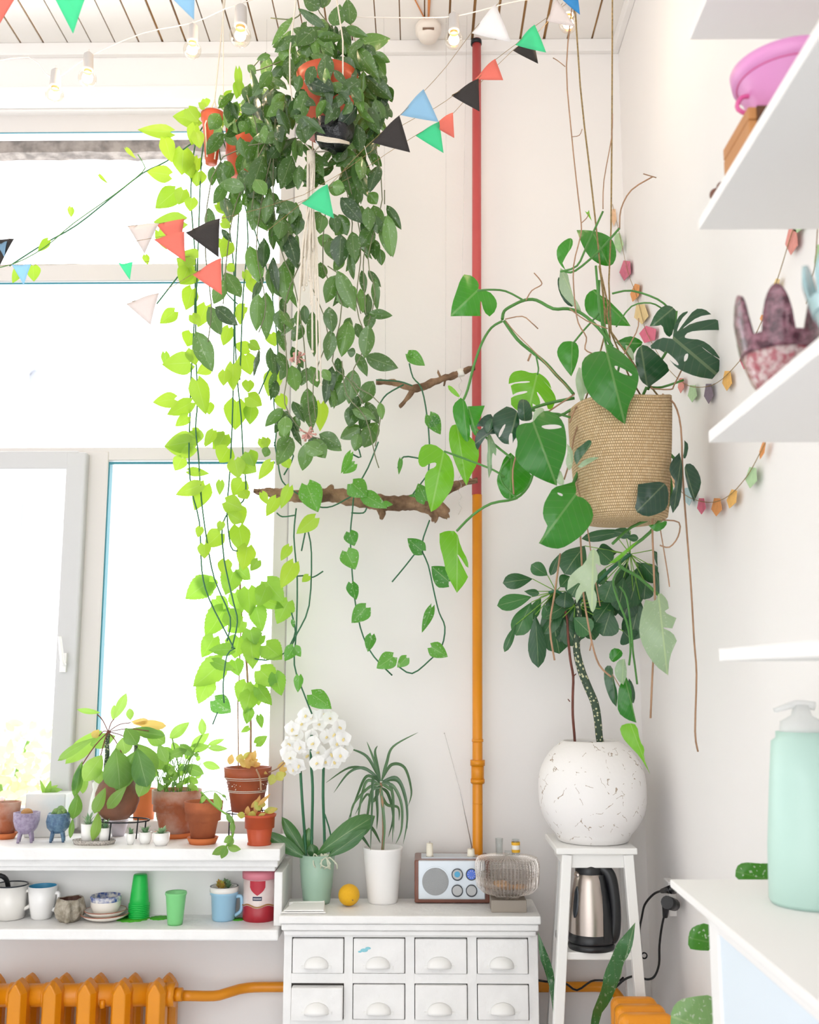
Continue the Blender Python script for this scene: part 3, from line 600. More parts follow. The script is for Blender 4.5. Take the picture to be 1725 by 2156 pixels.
# ---- the lime pothos in a tall orange pot next to the window
PY_ = 2.82
t = thing('pothos', 'lime green trailing pothos in a narrow orange pot hanging in front of the window', 'plant', P(445, 300, PY_))
c = P(445, 345, PY_); s = mpp(445, 300, PY_)
m = MB(); m.lathe(c, [(.001, 0), (12 * s, 0), (22 * s, 96 * s), (24 * s, 98 * s), (25 * s, 112 * s), (21 * s, 112 * s), (18 * s, 96 * s)], 30); m.build('pot', MATS['plastic_pot'], t)
m = MB(); m.lathe(c + Vector((0, 0, 100 * s)), [(.001, 0), (21 * s, 0)], 20, False); m.build('soil', MATS['soil'], t)
m = MB(); L1 = [(1200, 720, 1045, 705, 100), (1030, 800, 832, 785, 72), (1000, 840, 1040, 985, 80), (1110, 910, 1100, 1060, 120), (1140, 660, 1200, 740, 80), (1180, 760, 1160, 880, 70), (1200, 1040, 1190, 1130, 90), (1025, 1060, 888, 1040, 90), (1060, 1160, 940, 1262, 105, .1), (1110, 1150, 1080, 1240, 80), (1160, 1200, 1150, 1280, 70),
 (1110, 1340, 928, 1345, 95, .2), (1240, 600, 1255, 645, 50), (1400, 565, 1325, 635, 50, .2), (1500, 650, 1370, 690, 60, .2), (1440, 420, 1455, 585, 42, .3), (1370, 1230, 1310, 1262, 70), (1380, 1300, 1370, 1375, 60), (1390, 1470, 1340, 1560, 80), (1180, 1570, 1095, 1530, 105), (1180, 1640, 1090, 1720, 100), (960, 1400, 1010, 1512, 60), (1390, 1600, 1415, 1645, 40), (1190, 800, 1210, 900, 70), (1130, 980, 1160, 1080, 80), (1200, 960, 1170, 1060, 60),
 (1320, 690, 1340, 790, 60, .2), (1450, 500, 1430, 600, 60, .2), (1240, 650, 1200, 620, 40)]
leaves(m, G1, L1, PY_, 'heart', .6, .06, .2, .08, .3, .25, 1.22)
L4 = [(295, 610, 205, 560, 110), (275, 620, 230, 715, 90), (300, 745, 262, 872, 92), (195, 880, 105, 952, 75), (295, 1010, 270, 1092, 90), (385, 845, 335, 975, 100), (525, 980, 488, 1088, 72), (620, 850, 548, 900, 60), (590, 870, 592, 962, 50, .9), (290, 1190, 118, 1200, 120), (135, 1130, 150, 1225, 45, 0), (300, 1110, 322, 1205, 80), (405, 1215, 330, 1255, 70, .9), (645, 1105, 552, 1080, 70),
 (650, 1070, 715, 1110, 58, 0), (625, 1145, 655, 1265, 100), (550, 1200, 550, 1360, 88), (500, 1240, 490, 1330, 70), (780, 1015, 805, 1092, 75), (640, 1300, 640, 1372, 65), (800, 1250, 762, 1395, 98, .5), (830, 1390, 865, 1475, 70), (330, 1300, 385, 1505, 105), (400, 1435, 405, 1505, 60), (195, 1410, 62, 1430, 82), (295, 1430, 148, 1505, 85), (275, 1515, 198, 1575, 60), (570, 1425, 560, 1598, 125, .5), (640, 1395, 725, 1450, 90, .4),
 (660, 1455, 650, 1565, 80, 0), (1080, 1440, 1075, 1605, 80, 1), (720, 1650, 755, 1722, 55), (300, 1665, 132, 1695, 118), (300, 1600, 355, 1655, 65), (430, 1605, 378, 1700, 58), (500, 1625, 445, 1722, 90), (650, 690, 690, 780, 60), (450, 230, 530, 290, 60, .3), (480, 440, 520, 520, 70, .4), (480, 340, 540, 370, 50), (300, 900, 350, 960, 60), (520, 600, 560, 640, 50), (620, 640, 660, 720, 50)]
leaves(m, G4, L4, PY_ + .04, 'heart', .6, .06, .2, .08, .3, .25, 1.22)
L7 = [(262, 95, 115, 100, 108), (205, 160, 168, 225, 65), (285, 20, 270, 92, 65), (375, 30, 318, 92, 48), (430, 45, 365, 112, 80), (445, 110, 400, 182, 95), (480, 170, 500, 265, 85), (510, 175, 592, 232, 95, .2), (550, 130, 580, 202, 75, .2), (640, 58, 642, 115, 45), (665, 180, 602, 272, 52), (740, 168, 762, 212, 48), (240, 225, 348, 240, 42, .4), (300, 300, 172, 350, 68), (325, 300, 270, 432, 85), (405, 278, 400, 352, 38, .2), (520, 280, 468, 352, 85), (520, 330, 545, 372, 60),
 (432, 385, 522, 425, 85), (490, 415, 522, 502, 75), (762, 310, 718, 422, 52), (695, 368, 642, 462, 58), (895, 470, 798, 552, 72), (405, 550, 325, 622, 85), (300, 518, 288, 572, 38), (320, 608, 322, 682, 60), (410, 490, 398, 542, 38), (500, 518, 520, 655, 98, .3), (545, 620, 520, 742, 88), (600, 690, 560, 745, 48, 0), (430, 690, 418, 765, 65), (762, 618, 718, 692, 48), (785, 705, 718, 835, 78), (862, 770, 828, 802, 36), (505, 480, 440, 440, 60), (620, 340, 650, 400, 40)]
leaves(m, G7, L7, PY_ + .06, 'heart', .6, .06, .2, .08, .3, .25, 1.22)
m.build('foliage', MATS['pothos_lime'], t)
m = MB()
for pts in ([(438, 250), (412, 300), (402, 400), (408, 500), (412, 560), (408, 700), (402, 800), (400, 880), (398, 960), (403, 1030), (420, 1100), (425, 1200), (440, 1260), (480, 1340), (492, 1365)],
            [(440, 250), (425, 330), (418, 500), (412, 700), (416, 840), (412, 900), (418, 960), (424, 1050), (436, 1140), (452, 1220), (485, 1300), (478, 1350)],
            [(450, 240), (500, 400), (496, 560), (495, 700), (500, 800), (508, 880), (512, 960), (518, 1020), (512, 1055), (482, 1078), (468, 1110), (470, 1160), (476, 1200), (492, 1270), (500, 1310), (488, 1365)],
            [(452, 240), (475, 420), (492, 560), (493, 700), (490, 860), (486, 960), (482, 1020), (478, 1080), (486, 1150), (500, 1160)],
            [(460, 250), (520, 450), (512, 620), (505, 800)], [(460, 250), (560, 560), (575, 640), (585, 740), (576, 830), (582, 900), (578, 940)],
            [(420, 290), (350, 340), (300, 365), (230, 420), (160, 475), (90, 515), (20, 560)], [(400, 550), (330, 640)], [(575, 760), (545, 830)], [(470, 500), (470, 600), (500, 640)],
            [(495, 1365), (478, 1380), (470, 1440), (472, 1480)], [(458, 1500), (448, 1525)]): vine(m, pts, 1.5, PY_ + .05)
m.build('vines', MATS['stem_dark'], t)
t2 = thing('pothos', 'thin vine with tiny scattered lime leaves creeping along a string across the upper window', 'plant', P(150, 480, 2.6))
m = MB(); leaves(m, G1, [(290, 1455, 228, 1525, 55), (430, 1255, 430, 1315, 42), (765, 900, 825, 962, 28), (600, 1058, 655, 1112, 22), (120, 1625, 75, 1715, 60), (200, 1610, 205, 1705, 88), (880, 1545, 895, 1602, 45)], 2.7, 'heart', .5, .02); m.build('foliage', MATS['pothos_lime'], t2)
m = MB(); vine(m, [(290, 325), (302, 345), (300, 362), (240, 410), (155, 470), (95, 520), (30, 555), (-40, 570)], 1.1, 2.7); m.build('vine', MATS['stem_green'], t2)
# the second orange pot, half hidden beside it
t = thing('flower_pot', 'small orange plastic pot hanging half hidden behind the dark leaves beside the lime pothos', 'flower pot', P(503, 350, 2.85))
c = P(503, 372, 2.85); s = mpp(503, 340, 2.85) * .8; m = MB(); m.lathe(c, [(.001, 0), (26 * s, 0), (34 * s, 60 * s), (36 * s, 60 * s), (38 * s, 140 * s), (35 * s, 140 * s), (32 * s, 70 * s)], 24); m.build('body', MATS['plastic_pot'], t)
m = MB(); [m.tube([P(470, 210, 2.75) + Vector((0, 0, .0)), P(497 + 30 * cos(k), 250, 2.75 + .04 * sin(k))], .0016, 5, 1) for k in (0, 2, 4)]; m.tube([P(470, 210, 2.75), P(470, -60, 2.75)], .0016, 5, 1); m.build('hanging_cord', MATS['cotton'], t)
t = thing('hanging_cord', 'pale cotton cord holding the narrow orange pot from the ceiling', 'cord', P(450, 210, PY_))
m = MB(); m.tube([P(478, -40, PY_), P(452, 210, PY_), P(432, 262, PY_ - .03), P(436, 330, PY_ - .03)], .0022, 6, 1); m.tube([P(452, 210, PY_), P(462, 262, PY_ - .03), P(452, 335, PY_ - .02)], .0022, 6, 1); m.build('cord', MATS['cotton'], t)
# ---- green vines over the driftwood and the wall
t = thing('pothos', 'long green heart-leaved vines looping over the driftwood and down the white wall', 'plant', P(700, 1050, 3.1))
VY = 3.1
m = MB()
for pts in ([(578, 930), (585, 970), (590, 1000), (600, 1020), (635, 1045), (668, 1066), (700, 1066), (740, 1045), (765, 1035)], [(624, 1070), (619, 1130), (626, 1220), (624, 1330), (620, 1400), (640, 1460), (657, 1503)], [(648, 1115), (656, 1165), (651, 1275), (625, 1335), (606, 1370), (560, 1390), (515, 1380)],
            [(797, 930), (775, 985), (748, 1035), (742, 1080), (738, 1130), (742, 1210), (750, 1280), (765, 1340), (788, 1383), (826, 1422)], [(862, 765), (870, 795), (888, 818), (900, 880), (905, 950), (902, 1000), (903, 1020)], [(905, 1095), (888, 1150), (902, 1190), (915, 1250), (925, 1290), (937, 1320), (930, 1362), (905, 1390), (868, 1418), (838, 1402)],
            [(882, 1155), (855, 1190), (826, 1225)], [(882, 965), (850, 962), (838, 985)], [(640, 1215), (660, 1215), (680, 1203)], [(740, 1080), (765, 1080), (772, 1070)], [(900, 1000), (885, 1020), (870, 1040)], [(792, 800), (840, 803), (868, 812)], [(800, 850), (815, 830), (850, 810)], [(745, 920), (760, 962), (740, 955)], [(598, 1000), (618, 960), (600, 940)], [(583, 1080), (595, 1088), (620, 1085)], [(635, 1160), (645, 1110)], [(600, 1215), (640, 1212)], [(614, 1290), (622, 1330), (610, 1360)], [(662, 1475), (655, 1480), (650, 1478)]):
    vine(m, pts, 1.7, VY)
m.build('vines', MATS['stem_dark'], t)
m = MB(); LV = [(855, 300, 912, 440, 118, .9), (1090, 290, 1165, 360, 105, .7), (1150, 350, 1270, 420, 75, .7), (1470, 380, 1430, 290, 80, .3), (1075, 545, 1100, 615, 70, .0), (1060, 645, 1105, 738, 95, .8), (1085, 810, 1110, 895, 60, .0), (1160, 935, 1085, 1015, 85, .6), (1190, 1080, 1170, 1165, 55, .4), (1300, 1190, 1215, 1250, 85, .7), (1370, 1195, 1322, 1245, 55, .8),
 (1500, 1140, 1585, 1190, 75, .75), (1500, 935, 1450, 1065, 45, .3), (1590, 800, 1500, 720, 105, .2), (1450, 640, 1375, 575, 75, .2), (1340, 165, 1330, 245, 24, .3), (1460, 350, 1380, 355, 25, .2), (1080, 135, 1030, 240, 40, 1), (1100, 190, 1040, 240, 50, 1), (880, 1385, 982, 1460, 95, .9), (785, 1140, 738, 1212, 62, .9), (790, 1140, 822, 1190, 45, .9), (812, 1290, 806, 1375, 45, .9), (862, 770, 830, 800, 34, .9), (375, 1415, 460, 1480, 95, .8), (1250, 395, 1300, 400, 30), (780, 1000, 785, 1040, 20, .3)]
leaves(m, G7, LV, VY - .03, 'heart', .6, .01, .25, .1, .3, .2, 1.15)
leaves(m, (0, 0, 1), [(905, 875, 928, 915, 34, .5), (862, 745, 895, 770, 30, .7), (868, 745, 857, 750, 18, .7), (920, 880, 905, 900, 22, .4)], VY - .02, 'heart', .6, .01, .3, .1, .3, .3)
m.build('foliage', MATS['pothos_green'], t)
# ---- driftwood pieces on fishing line
mat('driftwood', '#a98667', .85, col2='#6b4f3b', vscale=18, bump=.8, bscale=90)
t = thing('driftwood', 'long thick piece of driftwood hanging horizontally on clear line in front of the wall', 'driftwood', P(770, 1060, 3.12))
m = MB(); DY = 3.16
def wood(pts, rs, n=14):
    q = [P(x, y, DY + z) for x, y, z in pts]; s = mpp(700, 1050, DY); k0 = len(m.v); m.tube(q, [r * s for r in rs], n, 6)
    for i in range(k0, len(m.v)):
        v = Vector(m.v[i]); m.v[i] = (v.x, v.y + .003 * sin(v.x * 70), v.z + .0035 * sin(v.x * 55 + (i % n) * 2.2) + .002 * sin(v.x * 160 + (i % n)))
wood([(534, 1034, 0), (575, 1038, 0), (630, 1045, 0), (700, 1043, 0), (760, 1052, 0), (820, 1060, 0), (880, 1058, -.01), (915, 1068, -.01), (943, 1082, -.01)], [3, 9, 13, 14, 16, 15, 16, 19, 10])
wood([(690, 1040, 0), (698, 1028, 0), (700, 1022, 0)], [10, 6, 2]); wood([(800, 1068, 0), (805, 1082, 0), (802, 1092, 0)], [9, 8, 3]); wood([(900, 1062, -.02), (915, 1085, -.02), (912, 1097, -.02)], [12, 9, 4]); wood([(880, 1058, 0), (930, 1038, .01), (970, 1018, .01), (1006, 1012, .01)], [12, 9, 7, 3]); wood([(930, 1072, -.01), (944, 1090, -.01)], [10, 4])
m.build('branch', MATS['driftwood'], t)
m = MB(); glassmat('fishing_line', (.9, .9, .9, 1), tint=.3)
for x in (560, 938): m.tube([P(x, 1040, DY), P(x + 2, -40, DY)], .0006, 4, 1)
m.build('fishing_line', MATS['fishing_line'], t)
m = MB(); q = [P(970 + (6 if i % 2 else -3), 1010 + 0 - 12 * i * -1 - 12 * 12, DY) for i in range(12)]
t = thing('branch', 'thin bare forked branch hanging above the driftwood beside the red pipe', 'branch', P(880, 810, 3.14)); m = MB(); DY = 3.15
wood([(792, 804, 0), (830, 806, 0), (872, 818, 0), (910, 806, 0), (955, 790, 0), (1000, 774, 0)], [4, 5, 7, 7, 6, 4], 10); wood([(872, 818, 0), (858, 838, 0), (842, 856, 0)], [6, 4.5, 3], 10); wood([(930, 798, 0), (922, 782, 0)], [3, 2], 6); wood([(938, 796, 0), (935, 812, 0)], [3, 2], 6)
m.build('wood', MATS['driftwood'], t)
m = MB(); mat('white_tie', '#f4efe8', .7); px_tube(m, [(969, 778, DY), (972, 792, DY)], 7.5, DY, 10, 1); m.build('tie', MATS['white_tie'], t)
m = MB(); q = [];
for i in range(40): q.append(P(969 + 4 * sin(i * 1.9), 795 + i * 7.4, DY + .006 * cos(i)))
m.tube(q, .0009, 4, 1); m.tube([P(970, 780, DY), P(985, -40, DY)], .0006, 4, 1); m.tube([P(812, 804, DY), P(808, -40, DY)], .0006, 4, 1); m.build('fishing_line', MATS['fishing_line'], t)
# ================================================================ the monstera in the basket
MY = 2.42
mat('seagrass', '#c9a97c', .9)
def weave(m_):
    n = m_.node_tree; l = n.links.new; b = n.nodes['Principled BSDF']
    uv = n.nodes.new('ShaderNodeUVMap'); uv.uv_map = 'UVMap'; mp = n.nodes.new('ShaderNodeMapping'); mp.inputs['Scale'].default_value = (150, 110, 1); l(uv.outputs[0], mp.inputs[0])
    br = n.nodes.new('ShaderNodeTexBrick'); br.inputs['Scale'].default_value = 1; br.inputs['Color1'].default_value = rgb('#dcc299'); br.inputs['Color2'].default_value = rgb('#cfb084'); br.inputs['Mortar'].default_value = rgb('#a5855c')
    br.inputs['Mortar Size'].default_value = .12; br.inputs['Mortar Smooth'].default_value = .8; br.inputs['Brick Width'].default_value = 1.1; br.inputs['Row Height'].default_value = 1
    l(mp.outputs[0], br.inputs['Vector']); l(br.outputs['Color'], b.inputs['Base Color'])
    bp = n.nodes.new('ShaderNodeBump'); bp.inputs['Strength'].default_value = .9; bp.inputs['Distance'].default_value = .004; bp.invert = True; l(br.outputs['Fac'], bp.inputs['Height']); l(bp.outputs[0], b.inputs['Normal'])
weave(MATS['seagrass'])
t = thing('basket', 'woven natural seagrass basket hanging on twine, holding the monstera', 'basket', P(1310, 1100, MY))
s = mpp(1310, 980, MY); cb = P(1312, 1100, MY)
def basket_fn(r, z, a, j):
    tl = z / (260 * s); return (r * (1 + .02 * sin(3 * a + 1) * tl), z + .012 * tl * sin(a * 2 + .5) + .02 * tl * cos(a))
m = MB(); m.lathe(cb, [(.001, .0), (80 * s, 0), (92 * s, 8 * s), (96 * s, 30 * s), (101 * s, 90 * s), (106 * s, 160 * s), (109 * s, 225 * s), (109 * s, 250 * s), (106 * s, 252 * s), (103 * s, 225 * s), (98 * s, 100 * s), (90 * s, 20 * s), (.001, 12 * s)], 56, fn=basket_fn)
m.build('body', MATS['seagrass'], t)
m = MB(); hub = P(1268, 560, MY)
m.tube([P(1207, -60, MY), P(1222, 180, MY), P(1240, 340, MY), P(1258, 500, MY), P(1272, 640, MY), P(1285, 720, MY), P(1240, 852, MY - .08)], .0022, 6, 2)
m.tube([P(1290, -60, MY + .02), P(1289, 240, MY + .02), P(1287, 480, MY + .02), P(1287, 700, MY + .02), P(1360, 850, MY + .07)], .0022, 6, 2)
m.tube([P(1262, 560, MY), P(1280, 640, MY), P(1288, 700, MY), P(1395, 845, MY - .03)], .0022, 6, 2); m.tube([P(1262, 560, MY), P(1275, 700, MY), P(1230, 850, MY + .06)], .0022, 6, 2)
m.build('twine', MATS['twine'], t)
t = thing('monstera', 'large monstera with split and whole glossy leaves growing out of the hanging basket', 'plant', P(1300, 860, MY))
m = MB(); m.lathe(cb + Vector((0, 0, 205 * s)), [(.001, .01), (98 * s, 0)], 30, False); m.build('soil', MATS['soil'], t)
def sh(pl): return [(x, y, 1) for x, y in pl]
def LF(matn, outline, base, tip, y=MY, lab_=None, **k):
    m = MB(); m.outleaf(outline, base, tip, y, **k); o = m.build('leaf', MATS[matn], t)
    if lab_: lab(o, lab_)
G9 = lambda x, y: (980 + x / 5.75, 760 + y / 5.75); G10 = lambda x, y: (1150 + x / 5.75, 380 + y / 5.75); G6 = lambda x, y: (1150 + x / 3, 350 + y / 3); G8 = lambda x, y: (800 + x / 2.464, 750 + y / 2.464); G5 = lambda x, y: (850 + x / 3.45, 350 + y / 3.45); GE = lambda x, y: (1000 + x / 3.45, 1100 + y / 3.45)
def cv(G, pl): return [G(p[0], p[1]) + tuple(p[2:]) for p in pl]
# light split leaf in front of the red pipe
LF('monstera_mid', cv(G5, [(440, 785, 1), (500, 795), (550, 850), (540, 900), (620, 905), (670, 960), (682, 1010), (660, 1060, 1), (625, 1092, 1), (585, 1060), (560, 960), (555, 1040), (560, 1088, 1), (420, 1088, 1), (342, 1090, 1), (352, 1000), (390, 890), (410, 830)]), G5(540, 900), G5(345, 1085), 2.75, rv=.95, fold=.2, bend=.1)
LF('monstera_bright', cv(G9, [(620, 120), (700, 112), (800, 150), (880, 140), (960, 190), (1020, 260), (1045, 340, 1), (945, 240, 1), (1040, 340), (1085, 410), (1100, 470, 1), (1050, 590, 1), (1000, 580, 1), (985, 530), (880, 375), (862, 380), (910, 480), (900, 560), (815, 515, 1), (820, 640), (700, 640), (610, 590), (555, 530, 1), (552, 450, 1), (600, 420), (750, 385), (750, 360), (640, 375), (575, 410, 1), (550, 300, 1), (600, 272), (780, 262), (780, 242), (640, 250), (525, 278, 1), (530, 200), (570, 140)]), G9(875, 135), G9(760, 620), MY + .1, rv=.25, fold=.1, bend=.12)
LF('monstera_dark', cv(G9, [(330, 640), (250, 650), (170, 720), (130, 800, 1), (180, 790, 1), (230, 800), (150, 850), (110, 950), (125, 1040), (150, 1080, 1), (200, 990), (270, 890), (400, 880), (340, 780)]), G9(420, 760), G9(120, 1000), MY - .04, rv=.05, fold=.1, bend=.1)
LF('monstera_dark', cv(G9, [(500, 550, 1), (580, 570), (640, 620), (660, 760), (640, 900), (590, 960), (575, 1000, 1), (570, 880, 1), (545, 870), (525, 920), (530, 1010, 1), (460, 1000), (400, 940), (350, 860), (320, 760), (335, 660), (400, 610)]), G9(620, 640), G9(520, 1030), MY - .05, rv=.35, fold=.25, bend=.15, holes=[cv(G9, [(470, 765), (495, 770), (425, 920), (400, 925), (410, 860)])])
LF('monstera_dark', cv(G9, [(690, 460), (760, 480), (800, 560), (820, 700), (760, 730), (660, 720), (635, 650), (630, 560), (650, 480)]), G9(720, 740), G9(700, 465), MY - .06, rv=.5, fold=.3, bend=.3)
LF('monstera_pale', cv(G9, [(880, 565), (950, 570), (960, 620), (880, 700), (820, 745, 1), (815, 680), (840, 600)]), G9(820, 745), G9(930, 570), MY - .1, rv=.9)
LF('monstera_mid', cv(G9, [(820, 745), (700, 755), (625, 790), (608, 900), (640, 1000), (600, 1120), (620, 1210), (720, 1320), (830, 1390), (950, 1450), (1110, 1510, 1), (1120, 1380), (1180, 1240), (1225, 1080), (1225, 900), (1190, 740), (1100, 640), (970, 590), (880, 660)]), G9(825, 750), G9(1105, 1505), MY - .14, 'large glossy leaf with a slit', rv=.2, fold=.3, bend=.25, holes=[cv(G9, [(905, 790), (1000, 770), (1120, 770), (1180, 800), (1120, 820), (980, 830)])])
LF('monstera_mid', cv(G9, [(550, 1110, 1), (470, 1170), (430, 1290), (380, 1420), (390, 1510), (450, 1640), (520, 1680), (620, 1640), (740, 1550), (820, 1420), (800, 1380), (700, 1280), (620, 1180)]), G9(560, 1130), G9(540, 1670), MY + .02, rv=.6, fold=.15)
LF('monstera_pale', cv(G9, [(260, 900), (300, 880), (340, 960), (380, 1050), (370, 1150, 1), (330, 1100), (320, 1200), (325, 1320, 1), (285, 1420, 1), (270, 1300), (260, 1180), (275, 1050)]), G9(290, 890), G9(295, 1390), MY - .02, rv=.0, fold=.2, bend=.2)
LF('monstera_dark', cv(G9, [(320, 680), (340, 760), (310, 830), (260, 880), (230, 830), (250, 740)]), G9(330, 690), G9(270, 880), MY - .06, rv=.8)
# basket side, pale upright leaves
LF('monstera_pale', cv(G9, [(1230, 1000, 1), (1300, 1070), (1310, 1180), (1290, 1300), (1250, 1330), (1210, 1220), (1240, 1120)]), G9(1300, 1320), G9(1235, 1010), MY - .16, rv=.6); LF('monstera_pale', cv(G9, [(1150, 1310), (1200, 1440), (1190, 1500, 1), (1130, 1500), (1100, 1440), (1110, 1360)]), G9(1170, 1510), G9(1150, 1310), MY - .15, rv=.8)
LF('monstera_dark', cv(G9, [(1500, 945), (1540, 990), (1480, 1080), (1400, 1180), (1350, 1260, 1), (1310, 1180), (1330, 1080), (1420, 1010)]), G9(1530, 980), G9(1350, 1260), MY - .17, rv=.9)
LF('monstera_pale', cv(G9, [(1620, 1170, 1), (1540, 1160), (1430, 1200), (1360, 1280, 1), (1400, 1300), (1500, 1240), (1570, 1200)]), G9(1610, 1175), G9(1360, 1290), MY - .17, rv=.3)
# left bright group by the pipe
LF('monstera_bright', cv(G8, [(330, 490), (280, 455), (220, 460), (200, 510), (200, 560), (225, 580), (260, 555), (295, 550), (290, 575), (250, 590), (230, 630), (240, 720), (265, 808, 1), (300, 790), (340, 740), (380, 680), (388, 600), (370, 530)]), G8(332, 492), G8(266, 806), 2.62, 'bright leaf with one deep notch', rv=.35, fold=.15, bend=.15)
LF('monstera_bright', cv(G8, [(380, 352), (360, 380), (358, 450), (385, 540), (420, 620), (450, 672, 1), (470, 620), (505, 560), (518, 500), (500, 450), (450, 400), (420, 360)]), G8(400, 358), G8(450, 670), 2.66, rv=.3, fold=.2)
LF('monstera_mid', cv(G8, [(420, 215, 1), (380, 250), (378, 300), (400, 370), (440, 440), (462, 445), (470, 400), (465, 330), (450, 240)]), G8(430, 218), G8(455, 445), 2.62, rv=.8, fold=.35); LF('monstera_mid', cv(G8, [(455, 260, 1), (545, 256, 1), (525, 310), (500, 380), (520, 430), (480, 400), (460, 330)]), G8(460, 262), G8(505, 420), 2.64, rv=.9); LF('monstera_bright', cv(G8, [(350, 148), (380, 160), (420, 210), (400, 212), (360, 180)]), G8(425, 212), G8(350, 150), 2.62, rv=.7)
LF('monstera_bright', cv(G8, [(400, 908), (345, 905), (310, 920, 1), (310, 980), (330, 1050), (345, 1130), (400, 1228, 1), (440, 1180), (458, 1145, 1), (400, 1030), (410, 1030), (460, 1110), (458, 1060), (420, 990)]), G8(403, 908), G8(400, 1225), 2.68, rv=.3, fold=.2, bend=.15)
LF('monstera_mid', cv(G8, [(1010, 650, 1), (960, 665), (900, 680), (870, 730), (850, 770), (845, 830), (870, 880, 1), (855, 920), (825, 970, 1), (880, 995), (940, 1000), (1010, 960), (1070, 910), (1110, 840), (1100, 780), (1060, 735), (1015, 725), (1020, 690)]), G8(1000, 740), G8(830, 970), MY - .15, 'wide leaf with a torn edge', rv=.35, fold=.25, bend=.2, holes=[cv(G8, [(920, 705), (950, 715), (948, 728), (925, 718)])])
# upper leaves
LF('monstera_mid', cv(G6, [(370, 1118, 1), (430, 1140), (500, 1190), (570, 1270), (590, 1330), (570, 1420), (520, 1510), (500, 1630, 1), (440, 1590), (400, 1545), (310, 1490), (250, 1410), (222, 1300), (230, 1220), (290, 1175), (370, 1165), (385, 1190)]), G6(385, 1180), G6(498, 1625), MY - .13, 'large glossy heart-shaped leaf with a small hole', rv=.3, fold=.3, bend=.25, holes=[cv(G6, [(430, 1258), (460, 1265), (545, 1310), (540, 1328), (480, 1310), (440, 1285)])])
LF('monstera_mid', cv(G6, [(165, 1105), (200, 1120), (210, 1180), (195, 1250), (160, 1328, 1), (120, 1280), (75, 1210), (68, 1160), (100, 1112), (130, 1105)]), G6(165, 1108), G6(160, 1326), MY, rv=.7)
LF('monstera_dark', cv(G6, [(580, 1150), (620, 1120), (700, 1180), (790, 1280), (740, 1330), (650, 1395, 1), (600, 1360), (580, 1300), (560, 1220)]), G6(640, 1395), G6(600, 1140), MY - .03, rv=.6); LF('monstera_mid', cv(G6, [(440, 1110, 1), (520, 1070), (580, 1085), (620, 1120), (560, 1160), (540, 1250), (500, 1170)]), G6(440, 1115), G6(610, 1120), MY, rv=.1)
LF('monstera_pale', cv(G6, [(500, 1120), (550, 1160), (560, 1240), (530, 1200), (505, 1160)]), G6(505, 1125), G6(558, 1235), MY - .05, rv=.9); LF('monstera_pale', cv(G6, [(185, 1330), (215, 1250), (235, 1350), (270, 1430), (240, 1440), (235, 1530, 1), (215, 1480), (190, 1400)]), G6(215, 1250), G6(240, 1520), MY - .06, rv=.9)
LF('monstera_dark', cv(G6, [(800, 1090, 1), (810, 1000), (850, 930), (910, 910), (850, 970), (820, 1060), (870, 990), (940, 900), (1000, 900), (1045, 935, 1), (960, 950), (880, 1010), (860, 1030), (920, 990), (1060, 962), (1100, 980, 1), (1102, 1035, 1), (1000, 1035), (900, 1045), (870, 1080), (900, 1090), (980, 1095), (1050, 1140), (1105, 1220, 1), (1030, 1180), (970, 1130), (880, 1110), (970, 1130), (1050, 1190), (1130, 1250, 1), (1050, 1345, 1), (950, 1330), (850, 1290), (800, 1250), (740, 1160), (640, 1150), (720, 1080)]), G6(810, 1090), G6(1060, 1300), MY - .12, 'dark deeply split leaf', rv=.45, fold=.12, bend=.12, holes=[cv(G6, [(875, 1190), (900, 1180), (895, 1220), (870, 1240)]), cv(G6, [(745, 1160), (790, 1195), (835, 1240), (838, 1262), (800, 1240), (760, 1200)])])
LF('monstera_dark', cv(G6, [(655, 1010, 1), (690, 930), (740, 880), (790, 880), (820, 910, 1), (815, 1000), (790, 1085), (750, 1060), (735, 1000), (700, 1010)]), G6(800, 900), G6(670, 1010), MY - .06, rv=.9, fold=.3)
LF('monstera_mid', cv(G6, [(320, 770), (260, 800), (240, 860), (255, 930), (320, 975), (400, 1005), (535, 1010, 1), (490, 940), (420, 870), (380, 830), (340, 815)]), G6(335, 820), G6(530, 1008), MY + .03, rv=.6, fold=.2)
LF('monstera_mid', cv(G10, [(370, 600, 1), (420, 740), (500, 900), (600, 990), (700, 1035), (800, 1035), (850, 940), (850, 840), (800, 700), (700, 640), (600, 615), (500, 600)]), G10(560, 610), G10(760, 1030), MY + .04, rv=.35, fold=.45, bend=.2)
LF('monstera_mid', cv(G10, [(290, 690), (328, 720), (320, 800), (250, 900), (200, 1000, 1), (240, 1090, 1), (170, 1020), (130, 930), (130, 820), (200, 740)]), G10(240, 1080), G10(300, 700), MY, rv=.8, fold=.4); LF('monstera_pale', cv(G10, [(175, 1060, 1), (260, 1110), (290, 1260), (330, 1400, 1), (400, 1500), (440, 1620, 1), (340, 1530), (200, 1400), (150, 1280)]), G10(180, 1080), G10(430, 1610), MY, rv=.6, fold=.3); LF('monstera_dark', cv(G10, [(160, 1150), (135, 1220), (160, 1360), (240, 1500), (340, 1540), (310, 1440), (200, 1320)]), G10(170, 1150), G10(320, 1530), MY + .02, rv=.5)
LF('monstera_bright', cv(G10, [(470, 370, 1), (505, 390), (520, 350), (530, 410), (555, 490, 1), (510, 430)]), G10(510, 440), G10(510, 355), MY, rv=.4)
